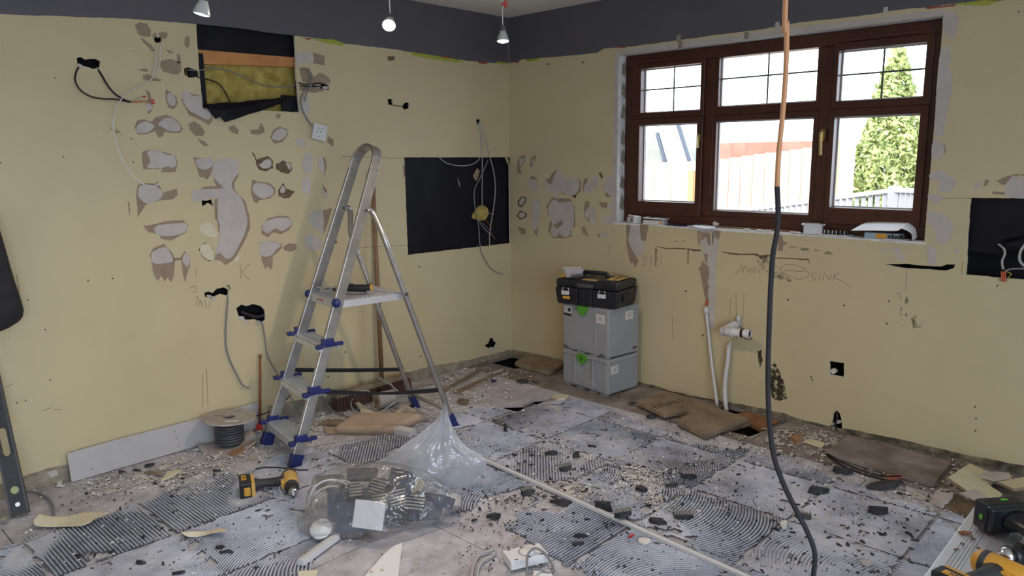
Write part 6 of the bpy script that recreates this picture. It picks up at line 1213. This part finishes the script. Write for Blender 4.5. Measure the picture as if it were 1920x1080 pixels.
# the gathered upper film: two layers meeting at the pointed top
ref = F(770, 935)+FH*.10
Lf = [(832, 757), (822, 782), (800, 803), (765, 828), (738, 848), (705, 872), (672, 890), (650, 905)]
Rt = [(837, 760), (843, 785), (853, 808), (868, 832), (892, 848), (912, 862), (903, 890), (872, 925)]
for side in (1, -1):
    A_ = spline([Vt(x, y, ref) for x, y in Lf], 9); Z_ = spline([Vt(x, y, ref) for x, y in Rt], 9); bm = B(); nn = len(A_); NT = 60; g = []
    for i in range(nn):
        s_ = i/(nn-1); row = []
        for j in range(NT+1):
            u_ = j/NT; p = A_[i].lerp(Z_[i], u_); bul = math.sin(math.pi*u_)*(.010+.045*s_)*side
            pleat = (math.sin(u_*31+s_*5+side*2+3*noise.noise(V((s_*3, u_*2, 1))))*.006+math.sin(u_*13-s_*6)*.008)*(1-.55*s_)*math.sin(math.pi*u_)**.4+noise.noise(V((u_*6, s_*5, side*3)))*.030*s_
            row.append(bm.verts.new(p-FH*(bul+pleat)))
        g.append(row)
    for i in range(nn-1):
        for j in range(NT): bm.faces.new((g[i][j], g[i][j+1], g[i+1][j+1], g[i+1][j]))
    ob('bag_neck', bm, M['film_n'], bag, smooth=True)
# trailing pouch
pc = F(598, 1008); bm = B(); vs = sphere(bm, pc+V((0, 0, .045))+FH*.03, .085, 14, (1., 1., .48))
for v in vs: n_ = noise.noise(v.co*14)*.034+noise.noise(v.co*36)*.012; d_ = (v.co-pc).normalized(); v.co += d_*n_; v.co.z = max(v.co.z, .005)
ob('bag_corner', bm, M['film'], bag, smooth=True)
# contents
bagpts = []
def chunk(name, label, px, z, size, rot_, mt, ridges=0, group=None, cat='tile piece', trim=0):
    p = inbag(px[0], px[1], z, 0); p.z = max(p.z, .03); m_ = Matrix.Translation(p) @ Matrix.Rotation(rot_[2], 4, 'Z') @ Matrix.Rotation(rot_[0], 4, 'X') @ Matrix.Rotation(rot_[1], 4, 'Y')
    rd = random.Random(int(px[0]*7+px[1])); a_, b_, c_ = size; q = [(-a_/2, -b_/2), (a_/2*rd.uniform(.8, 1), -b_/2), (a_/2, b_/2*rd.uniform(.4, .9)), (a_/4, b_/2), (-a_/2, b_/2*rd.uniform(.7, 1))]
    t = thing(name, label, cat, p, group); bm = B(); prism(bm, q, [], c_, m_, -c_/2)
    lowz = min(v.co.z for v in bm.verts)
    if lowz < .008: bmesh.ops.translate(bm, verts=bm.verts, vec=(0, 0, .008-lowz)); m_ = Matrix.Translation((0, 0, .008-lowz)) @ m_
    bagpts.extend(v.co.copy() for v in bm.verts); ob('tile_body', bm, M[mt], t)
    if ridges:
        bm = B(); n_ = int(b_/.0125)
        for k in range(n_): y_ = -b_/2+.007+k*.0125; box(bm, (0, y_, c_/2+.002), (a_*.86, .0065, .005), m_)
        ob('adhesive_ridges', bm, M['shard_back'], t)
    return t
vr = math.atan2(CR.y, CR.x)     # yaw of the view's right
face = math.radians(58)         # pitch that turns a slab's face to the viewer
ct = [('large dark slab at the left of the clear bag', (655, 945), .10, (.17, .13, .012), (face, .1, vr+.15), 'navy_tile', 0), ('dark slab under the white board in the clear bag', (668, 968), .08, (.16, .12, .012), (face+.1, 0, vr+.1), 'navy_tile', 0),
      ('plain dark square tile at the top of the clear bag', (752, 905), .165, (.12, .10, .012), (face-.1, .1, vr-.45), 'navy_tile', 0), ('small ridged tile left of centre in the clear bag', (667, 919), .15, (.06, .055, .012), (face, 0, vr+.25), 'shard', 1),
      ('dusty ridged tile in the middle of the clear bag', (710, 912), .155, (.085, .07, .012), (face-.1, .1, vr-.5), 'shard', 1), ('narrow ridged tile beneath the dusty one in the clear bag', (712, 934), .13, (.07, .04, .012), (face+.1, 0, vr+.35), 'shard', 1),
      ('largest striped ridged tile in the clear bag', (748, 929), .13, (.10, .075, .012), (face, 0, vr+.55), 'shard', 1), ('ridged tile at the right of the striped one in the clear bag', (779, 940), .11, (.095, .07, .012), (face, 0, vr-.25), 'shard', 1),
      ('long dark tile strip at the right end of the clear bag', (815, 937), .09, (.17, .05, .012), (face-.1, .1, vr-.42), 'navy_tile', 0), ('dark tile at the foot of the clear bag', (720, 968), .05, (.20, .07, .012), (face-.1, 0, vr+.1), 'shard', 0),
      ('dark tile lying low at the right of the clear bag', (790, 962), .05, (.17, .06, .012), (face-.3, 0, vr+.1), 'navy_tile', 0), ('blackened shard behind the cable coil in the clear bag', (620, 905), .12, (.12, .08, .012), (face-.5, .2, vr+.3), 'navy_tile', 0), ('pale slate piece at the back of the clear bag', (680, 890), .16, (.13, .07, .012), (face-.7, .1, vr+.2), 'navy_tile', 0)]
for lb, px, z, sz, rt, mt_, rg in ct: chunk('bagged_tile', lb, px, z, sz, rt, mt_, rg, 'broken tiles inside the clear bag')
chunk('white_board', 'white board piece standing among the tiles in the clear bag', (692, 965), .11, (.125, .105, .009), (face+.15, 0, vr-.28), 'paper', 0, None, 'board')
chunk('cream_board', 'small cream board piece beside the plain dark tile in the clear bag', (783, 912), .12, (.05, .06, .009), (face, 0, vr-.8), 'creamboard', 0, None, 'board')
chunk('pink_tile', 'pale pink tile corner at the right tip of the clear bag', (848, 938), .06, (.075, .055, .012), (face-.4, 0, vr+.2), 'sticker', 0, None, 'tile piece')
t = thing('round_cover', 'white round lid in the trailing left corner of the clear bag', 'lid', F(598, 1003, .06)); m_ = Matrix.Translation(F(598, 1001, .045)+FH*.035) @ Matrix.Rotation(vr, 4, 'Z') @ Matrix.Rotation(math.radians(38), 4, 'X'); bm = B(); lathe(bm, [(0, 0), (.040, 0), (.043, .004), (.039, .008), (0, .006)], m_, 24); ob('lid_disc', bm, M['white_b'], t, smooth=True)
for k, (r_, cx_, cy_, z_) in enumerate(((.115, 622, 945, .10), (.10, 640, 940, .105), (.12, 628, 955, .085))):
    c_ = inbag(cx_, cy_-10, z_, .06); pts = [c_+CR*(r_*.75*math.cos(a_))+(CU*.92-FH*.35*k*.3)*(r_*.72*math.sin(a_)) for a_ in [math.radians(q) for q in range(40+20*k, 290, 18)]]; pts = [V((p.x, p.y, max(p.z, .012))) for p in pts]
    cable('bagged_cable', ['outermost white cable loop in the left half of the clear bag', 'middle white cable loop in the left half of the clear bag', 'lowest white cable loop in the left half of the clear bag'][k], pts, .0042, 'cable_w', 'white cable loops inside the clear bag', k=5)
hb = B()
for p in bagpts+[F(580, 1004, .01), F(566, 985, .03), F(590, 960, .10), F(862, 952, .01), F(862, 935, .05), F(700, 1010, .008), F(760, 995, .008), F(600, 915, .12), F(655, 868, .14), F(720, 866, .14), F(790, 880, .12)]: hb.verts.new(p)
r_ = bmesh.ops.convex_hull(hb, input=hb.verts)
bmesh.ops.delete(hb, geom=[v for v in hb.verts if not v.link_faces], context='VERTS')
for it in range(5): bmesh.ops.subdivide_edges(hb, edges=[e for e in hb.edges if e.calc_length() > .022], cuts=1); bmesh.ops.triangulate(hb, faces=[f_ for f_ in hb.faces if len(f_.verts) > 3])
bmesh.ops.smooth_vert(hb, verts=hb.verts, factor=.5, use_axis_x=True, use_axis_y=True, use_axis_z=True)
hb.normal_update(); cen_ = sum((v.co for v in hb.verts), V())/len(hb.verts)
for v in hb.verts:
    p = v.co; n_ = .012+noise.noise(p*11)*.012-abs(noise.noise(V((p.x*9+p.y*5, p.y*13, p.z*26))))*.012+noise.noise(p*42)*.003
    v.co = p+(p-cen_).normalized()*n_; v.co.z = max(v.co.z, .004)
ob('bag_body', hb, M['film'], bag, smooth=True)
cable('zip_tie', 'clear wire loop on the floor in front of the fallen drill', [F(533, 931, .012), F(524, 918, .03), F(528, 909, .035), F(540, 915, .03), F(545, 930, .012), F(536, 932, .010)], .0016, 'cable_w')
cable('black_lead', 'thin black lead lying behind the fallen drill', [f(478, 880, .012), f(500, 876, .012), f(535, 878, .012), f(560, 881, .012), f(578, 881, .012)], .003, 'cable_d')

# ------------------------------------------------------------------ shards and rubble
def shardmesh(nm, a, b, c, seed, ridges=False, mt='shard'):
    rd = random.Random(seed); n = rd.choice([4, 5, 5, 6]); q = [(a/2*math.cos(2*math.pi*k/n+rd.uniform(-.3, .3)), b/2*math.sin(2*math.pi*k/n+rd.uniform(-.3, .3))) for k in range(n)]
    bm = B(); prism(bm, q, [], c, Matrix.Identity(4)); bmesh.ops.recalc_face_normals(bm, faces=bm.faces)
    for v in bm.verts:
        if v.co.z > c*.5: v.co.x *= rd.uniform(.75, 1); v.co.y *= rd.uniform(.75, 1); v.co.z *= rd.uniform(.75, 1.15)
    if ridges:
        k = int(a/.011)
        for i in range(k): box(bm, (-a*.35+i*.0105, 0, c+.0015), (.0055, b*.62, .005), None, 1)
    me = bpy.data.meshes.new(nm); bm.to_mesh(me); bm.free(); me.materials.append(M[mt]); me.materials.append(M['shard_back']); return me
BIG = [((1033, 852), .075, .03, .014, 0, 'slab-like charcoal tile chip on the far side of the trunking'), ((1060, 880), .07, .05, .022, 1, 'ridged tile chip in the middle distance left of centre'), ((1080, 857), .035, .03, .025, 0, 'small upright black chip right of the slab-like chip'),
       ((1052, 944), .10, .04, .018, 0, 'long black tile chip touching the near side of the trunking'), ((990, 925), .065, .045, .022, 1, 'striped ridged chip left of the trunking'), ((1132, 957), .075, .03, .045, 0, 'upright pointed black chip beside the trunking'),
       ((1168, 976), .085, .05, .022, 1, 'ridged tile chip lying on top of the trunking'), ((1232, 980), .085, .035, .016, 0, 'flat black chip right of the trunking'), ((1280, 970), .10, .045, .020, 1, 'wide ridged chip with black edge right of the trunking'),
       ((1203, 920), .055, .04, .020, 0, 'black wedge-shaped chip beyond the trunking'), ((1290, 896), .085, .04, .025, 1, 'ridged chip with long black edge far right of centre'), ((1257, 912), .07, .018, .012, 0, 'narrow black chip left of the long-edged ridged chip'),
       ((1500, 850), .01, .01, .01, 0, ''), ((1533, 922), .10, .06, .020, 0, 'flat dark blue square chip left of the white flakes'), ((1578, 886), .10, .045, .022, 0, 'black angular chip beside the flex by the right wall'),
       ((1655, 911), .18, .07, .018, 0, 'largest black triangular slab at the edge of the chipboard panel'), ((1646, 963), .085, .05, .028, 0, 'black lumpy chip in the right foreground floor'), ((1505, 970), .07, .04, .018, 1, 'ridged black chip behind the hanging cable'),
       ((925, 970), .065, .03, .014, 0, 'flat black chip in front of the bag at right'), ((948, 808), .02, .02, .035, 0, 'small upright tube-like black chip beyond the bag'), ((1089, 1007), .06, .018, .014, 0, 'narrow black chip near the pink scrap'),
       ((1084, 1022), .05, .014, .012, 0, 'grey-black sliver below the narrow black chip'), ((1110, 838), .05, .014, .010, 0, 'thin black chip in the far rubble'), ((1185, 757), .05, .03, .012, 0, 'black chip by the end of the lettered board'),
       ((1222, 782), .06, .04, .014, 0, 'brown-black block in front of the lettered board'), ((980, 716), .09, .05, .014, 0, 'dark brown flake in front of the corner hatch lid'), ((1004, 717), .05, .02, .010, 0, 'thin dark flake right of the brown flake by the hatch lid'),
       ((230, 886), .045, .014, .010, 0, 'black sliver near the plasterboard strip'), ((280, 874), .05, .02, .012, 0, 'dark chip before the middle of the plasterboard strip'), ((256, 883), .04, .016, .010, 0, 'small black chip between sliver and dark chip by the strip'),
       ((407, 884), .045, .018, .012, 0, 'black chip left of the fallen drill battery'), ((148, 1044), .04, .012, .010, 0, 'black sliver on the combed arcs at lower left'), ((412, 1028), .04, .018, .010, 0, 'black chip below the smaller cream paper strip'),
       ((422, 1037), .055, .010, .010, 0, 'long black sliver below the smaller cream paper strip'), ((264, 1057), .04, .015, .012, 0, 'pale upright chip on the combed arcs'), ((335, 1076), .05, .012, .010, 0, 'black sliver at the bottom edge left')]
for k, (px, a, b, c_, rg, lb) in enumerate(BIG):
    if not lb: continue
    me = shardmesh('tile_chip', a, b, c_, 300+k, rg); p = F(px[0], px[1], .008 if px[0] < 1560 else .006); o = link('tile_chip', me); o.location = p+V((0, 0, .022 if px == (1168, 976) else 0)); o.rotation_euler = (random.uniform(-.12, .12), random.uniform(-.12, .12), vr+random.uniform(-.35, .35)); setp(o, lb, 'tile chip')
meshes = [shardmesh('tile_fragment', random.uniform(.022, .04), random.uniform(.008, .018), random.uniform(.005, .012), 700+k) for k in range(10)]
inreg = lambda x, y: bool(inside(ADH, np.array([[x]]), np.array([[y]]))[0, 0])
def scatter(n, region, fn, seed):
    rd = random.Random(seed); k = 0; tries = 0
    while k < n and tries < n*60:
        tries += 1; x, y = rd.uniform(region[0], region[2]), rd.uniform(region[1], region[3]); p = F(x, y)
        if p.x > -.03 or p.y > -.03: continue
        if any(abs(p.x-(min(a[0] for a in h)+max(a[0] for a in h))/2) < .2 and abs(p.y-(min(a[1] for a in h)+max(a[1] for a in h))/2) < .2 for h in holesF): continue
        if (p-F(740, 950)).length < .30: continue
        if fn(p, rd): k += 1
PL = ['', '', '']
def put(p, rd):
    o = bpy.data.objects.new('tile_fragment', rd.choice(meshes)); C.objects.link(o); o.location = (p.x, p.y, .0065); o.rotation_euler = (rd.uniform(-.2, .2), rd.uniform(-.2, .2), rd.uniform(0, 6.28)); s = rd.uniform(.45, .95); o.scale = (s, s, s)
    setp(o, 'small black tile fragment '+PL[0], 'tile fragment', 'small black tile fragments '+PL[0]); return True
PL[0] = 'around the middle of the long white trunking'; scatter(110, (860, 840, 1400, 1000), put, 1)
PL[0] = 'to the right of the hanging cable'; scatter(60, (1450, 850, 1720, 1070), put, 2)
PL[0] = 'on the floor left of the clear bag'; scatter(34, (120, 860, 540, 1075), put, 3)
PL[0] = 'on the far floor before the grey cases'; scatter(30, (880, 740, 1300, 830), put, 4)
wm = [shardmesh('plaster_flake', random.uniform(.018, .04), random.uniform(.012, .025), random.uniform(.004, .010), 800+k, False, 'crumb') for k in range(8)]
def putw(p, rd):
    o = bpy.data.objects.new('plaster_flake', rd.choice(wm)); C.objects.link(o); o.location = (p.x, p.y, .006); o.rotation_euler = (rd.uniform(-.2, .2), rd.uniform(-.2, .2), rd.uniform(0, 6.28)); s = rd.uniform(.4, .85); o.scale = (s, s, s)
    setp(o, 'small pale plaster flake '+PL[0], 'plaster flake', 'small pale plaster flakes '+PL[0]); return True
PL[0] = 'on the floor between ladder and corner hatch'; scatter(46, (830, 690, 960, 780), putw, 11)
PL[0] = 'along the foot of the left wall'; scatter(44, (200, 790, 640, 930), putw, 12)
PL[0] = 'along the foot of the right wall'; scatter(40, (1480, 800, 1800, 950), putw, 13)
PL[0] = 'on the combed adhesive in mid floor'; scatter(30, (1000, 800, 1430, 980), putw, 14)
# crumbs nobody could count: one mesh per kind
def crumbs(name, n, regions, smin, smax, mt, seed, label, z=.006):
    r = np.random.default_rng(seed); vs = []; fs = []; k = 0
    base = np.array([(-1, -1, 0), (1, -1, 0), (1, 1, 0), (-1, 1, 0), (-.6, -.7, 1), (.7, -.5, 1), (.5, .7, 1), (-.7, .5, 1)], float); bf = [(0, 1, 5, 4), (1, 2, 6, 5), (2, 3, 7, 6), (3, 0, 4, 7), (4, 5, 6, 7)]
    wts = np.array([g[1] for g in regions], float); wts /= wts.sum()
    while k < n:
        reg = regions[r.choice(len(regions), p=wts)][0]; x, y = r.uniform(reg[0], reg[2]), r.uniform(reg[1], reg[3]); p = F(x, y)
        if p.x > -.02 or p.y > -.02: continue
        if any(min(a[0] for a in h) < p.x < max(a[0] for a in h) and min(a[1] for a in h) < p.y < max(a[1] for a in h) for h in holesF): continue
        if noise.noise(V((p.x*3.1, p.y*3.1, seed)))+noise.noise(V((p.x*9, p.y*9, seed)))*.6 < r.uniform(-.6, .5): continue
        s = smin+(smax-smin)*r.random()**2.5; a_ = r.uniform(0, 6.28); ca_, sa_ = math.cos(a_), math.sin(a_); b = base*np.array([s*r.uniform(.6, 1.6), s*r.uniform(.4, 1), s*r.uniform(.5, 1.2)])*(1+.25*r.normal(size=(8, 1)))
        q = np.stack([b[:, 0]*ca_-b[:, 1]*sa_+p.x, b[:, 0]*sa_+b[:, 1]*ca_+p.y, b[:, 2]+z], 1); vs.append(q); fs += [tuple(8*k+i for i in f_) for f_ in bf]; k += 1
    o = npmesh(name, np.concatenate(vs), fs, M[mt]); setp(o, label, 'rubble', None, 'stuff'); return o
crumbs('rubble', 4600, [((840, 780, 1420, 1000), 4), ((1350, 840, 1750, 1075), 2), ((100, 870, 560, 1075), 1), ((860, 980, 1400, 1079), .8)], .0012, .0048, 'shard', 21, 'fine black tile grit scattered over the adhesive')
crumbs('plaster_crumbs', 6500, [((820, 690, 1000, 790), 1.2), ((540, 760, 860, 850), 2), ((150, 800, 640, 930), 3.6), ((560, 750, 900, 840), 2.5), ((900, 780, 1420, 960), 3), ((1420, 800, 1830, 980), 2.4), ((0, 900, 600, 1079), .7), ((1000, 950, 1700, 1079), .9), ((1080, 880, 1240, 950), 2.2)], .0010, .0052, 'crumb', 22, 'white plaster crumbs strewn over the whole floor')
crumbs('beige_crumbs', 2600, [((540, 700, 1000, 860), 2), ((380, 780, 640, 880), 1.5), ((980, 800, 1420, 980), 2), ((1430, 800, 1830, 980), 3), ((600, 1000, 1200, 1079), 1), ((1080, 885, 1230, 945), 1.5)], .0012, .0055, 'crumb_b', 23, 'beige mortar crumbs lying along the walls and in drifts')
slab('blue_stopper', 'tiny blue plastic cap lying before the corner hatch', [(920, 716), (924, 713), (931, 715), (928, 719)], .004, .010, 'blue', 'cap')
slab('pink_scrap', 'tiny pink plastic scrap beside the trunking', [(1178, 1007), (1187, 1002), (1189, 1005), (1181, 1009)], .008, .005, 'red', 'scrap')
slab('white_disc_scrap', 'oval white plaster flake beside the pink scrap', [(1196, 1012), (1205, 1010), (1218, 1012), (1220, 1018), (1208, 1022), (1198, 1018)], .009, .005, 'crumb', 'plaster piece')
slab('white_tuft', 'white fluffy lump in the right foreground floor', [(1463, 985), (1470, 980), (1476, 984), (1475, 992), (1465, 991)], .008, .014, 'crumb', 'plaster piece', jg=.003)
slab('foil_scrap', 'pale grey flake in the bottom right floor', [(1613, 1054), (1625, 1052), (1636, 1057), (1628, 1062), (1618, 1060)], .008, .006, 'filler', 'plaster piece')

# ------------------------------------------------------------------ outside the window
def O(x, y, X): r = ray(x, y); return EYE+r*((X-EYE.x)/r.x)
bm = B(); box(bm, (14, 0, -.35), (28, 60, .1)); setp(ob('patio', bm, M['patio']), 'pale paved ground outside the window', 'ground', kind='structure')
bm = B(); box(bm, (-4, -16, -.15), (24, 20, .1)); setp(ob('terrace', bm, M['patio']), 'paved terrace outside the patio door', 'ground', kind='structure')
def fence(name, label, P0, P1, zt0, zt1, bw, mt, zb=-.3):
    t = thing(name, label, 'fence', V((P0[0], P0[1], zb))); A = V((P0[0], P0[1], 0)); Bq = V((P1[0], P1[1], 0)); n = int((Bq-A).length/bw); d = (Bq-A).normalized()
    for k in range(n):
        u = (k+.5)/n; c_ = A.lerp(Bq, u); zt_ = zt0+(zt1-zt0)*u; bm = B(); m_ = frame_of(d, (0, 0, 1), (c_.x, c_.y, 0)); box(bm, (0, (k % 2)*.010, (zt_+zb)/2), (bw*.97, .018, zt_-zb), m_); ob('fence_board', bm, M[mt], t)
    return t
a_, b_, c_ = O(1200, 314, 5.2), O(1345, 301, 4.8), O(1540, 283, 4.2)
fence('garden_fence', 'pale close-board garden fence seen through the window', (a_.x, a_.y+2.0), (b_.x, b_.y), a_.z, b_.z, .14, 'fence'); fence('garden_fence', 'pale fence run in the middle and right lights of the window', (b_.x, b_.y), (O(1600, 265, 5.6).x, O(1600, 265, 5.6).y), b_.z+.01, O(1600, 266, 5.6).z, .14, 'fence')
r0, r1 = O(1200, 272, 9.2), O(1600, 262, 8.6); fence('red_fence', 'reddish taller fence behind the pale fence', (r0.x, r0.y+.2), (r1.x, r1.y), r0.z, r1.z, .16, 'fence_r')
for x, X, y, lb in ((1298, 4.6, 320, 'tan fence post in the left window light'), (1405, 4.35, 318, 'slim pale fence post in the middle window light'), (1577, 3.7, 262, 'tan gate post behind the right window light')):
    p = O(x, y, X); bm = B(); box(bm, (p.x, p.y, (p.z-.3)/2), (.08, (.08 if x != 1405 else .025), p.z+.3)); setp(ob('fence_post', bm, M['post' if x != 1405 else 'fence'], None, bev=.005, loc=(p.x, p.y, -.3)), lb, 'post')
p0 = O(1580, 258, 3.5); p1_ = O(1602, 258, 3.5); bm = B(); box(bm, (3.5, (p0.y+p1_.y)/2, (p0.z-.3)/2), (.1, abs(p0.y-p1_.y), p0.z+.3)); setp(ob('white_gate', bm, M['white_b'], None, loc=(3.5, p0.y, -.3)), 'white gate panel left of the conifer', 'gate')
# neighbour's shed and house with sloping white roof
X = 6.5; t = thing('garden_shed', 'grey shed with a white sloping roof in the left window light', 'shed', O(1230, 330, X)); q = [O(x, y, X) for x, y in [(1195, 262), (1222, 262), (1232, 252), (1248, 312), (1250, 640), (1195, 640)]]
bm = B(); prism(bm, [(p.y, p.z) for p in q], [], -1.5, MR @ Matrix.Translation((0, 0, -X))); ob('shed_wall', bm, M['house'], t)
q = [O(x, y, X-.1) for x, y in [(1233, 250), (1270, 228), (1296, 312), (1250, 312)]]; bm = B(); prism(bm, [(p.y, p.z) for p in q], [], -.12, MR @ Matrix.Translation((0, 0, -(X-.1)))); ob('roof_slope', bm, M['roof'], t)
for s_, e_ in (((1232, 249), (1250, 313)), ((1269, 226), (1296, 312))):
    bm = B(); bar(bm, O(*s_, X-.12), O(*e_, X-.12), .05, .05); ob('verge_board', bm, M['verge'], t)
# deck railing
t = thing('deck_railing', 'grey-white balustrade outside the bottom of the window', 'railing', O(1600, 380, 2.6)); pts = [O(1330, 398, 3.2), O(1440, 388, 3.0), O(1565, 371, 2.8), O(1680, 356, 2.6), O(1760, 359, 2.2)]
for a_, b_ in zip(pts[:-1], pts[1:]):
    bm = B(); bar(bm, a_, b_, .06, .035); ob('top_rail', bm, M['rail'], t); n = int((b_-a_).length/.065)
    for k in range(n):
        p = a_.lerp(b_, (k+.5)/n); bm = B(); box(bm, (p.x, p.y, (p.z-.3)/2-.01), (.02, .032, p.z+.3)); ob('baluster', bm, M['rail'], t)
p = O(1678, 356, 2.6); bm = B(); box(bm, (p.x, p.y, (p.z-.27)/2), (.08, .08, p.z+.33)); ob('newel_post', bm, M['rail'], t)
# conifer and a shrub
def conifer(name, label, base, H_, R_, n, sd, cat='tree'):
    r = np.random.default_rng(sd); t = thing(name, label, cat, base); bm = B(); cyl(bm, base, base+V((0, 0, H_*.9)), .06, .02, 8); ob('trunk', bm, M['post'], t)
    h = 1-np.sqrt(r.random(n)); h = np.clip(h*1.02, 0, 1); a_ = r.uniform(0, 2*np.pi, n); rr = R_*(1-h)**.75*(.55+.45*r.random(n)**.5)*(1+.18*np.sin(a_*5+h*20)); c_ = np.stack([rr*np.cos(a_), rr*np.sin(a_), h*H_*.96+.12], 1)
    s = r.uniform(.02, .045, n); d1 = r.normal(size=(n, 3)); d1 /= np.linalg.norm(d1, axis=1)[:, None]; d2 = np.cross(d1, r.normal(size=(n, 3))); d2 /= np.linalg.norm(d2, axis=1)[:, None]
    v = np.stack([c_-d1*s[:, None]*1.4, c_-d2*s[:, None]*.6, c_+d1*s[:, None]*1.4, c_+d2*s[:, None]*.6], 1).reshape(-1, 3)+np.array(base); f_ = np.arange(4*n).reshape(n, 4)
    me_v = v-np.array(base); o = npmesh('foliage', me_v, f_, M['leaf'], t); o['kind'] = 'stuff'
tb = O(1660, 420, 4.6); tt = O(1652, 82, 4.6); conifer('conifer', 'tall yellow-green conifer in the right window light', V((4.6, tb.y, -.3)), tt.z+.3, .62, 15000, 3)
conifer('shrub', 'low leafy shrub behind the railing in the right window light', V((3.1, O(1690, 380, 3.1).y, -.3)), 1.42, .30, 1500, 5, 'shrub')
print('adhesive tris', adhesive_tris, 'objects', len(bpy.data.objects))
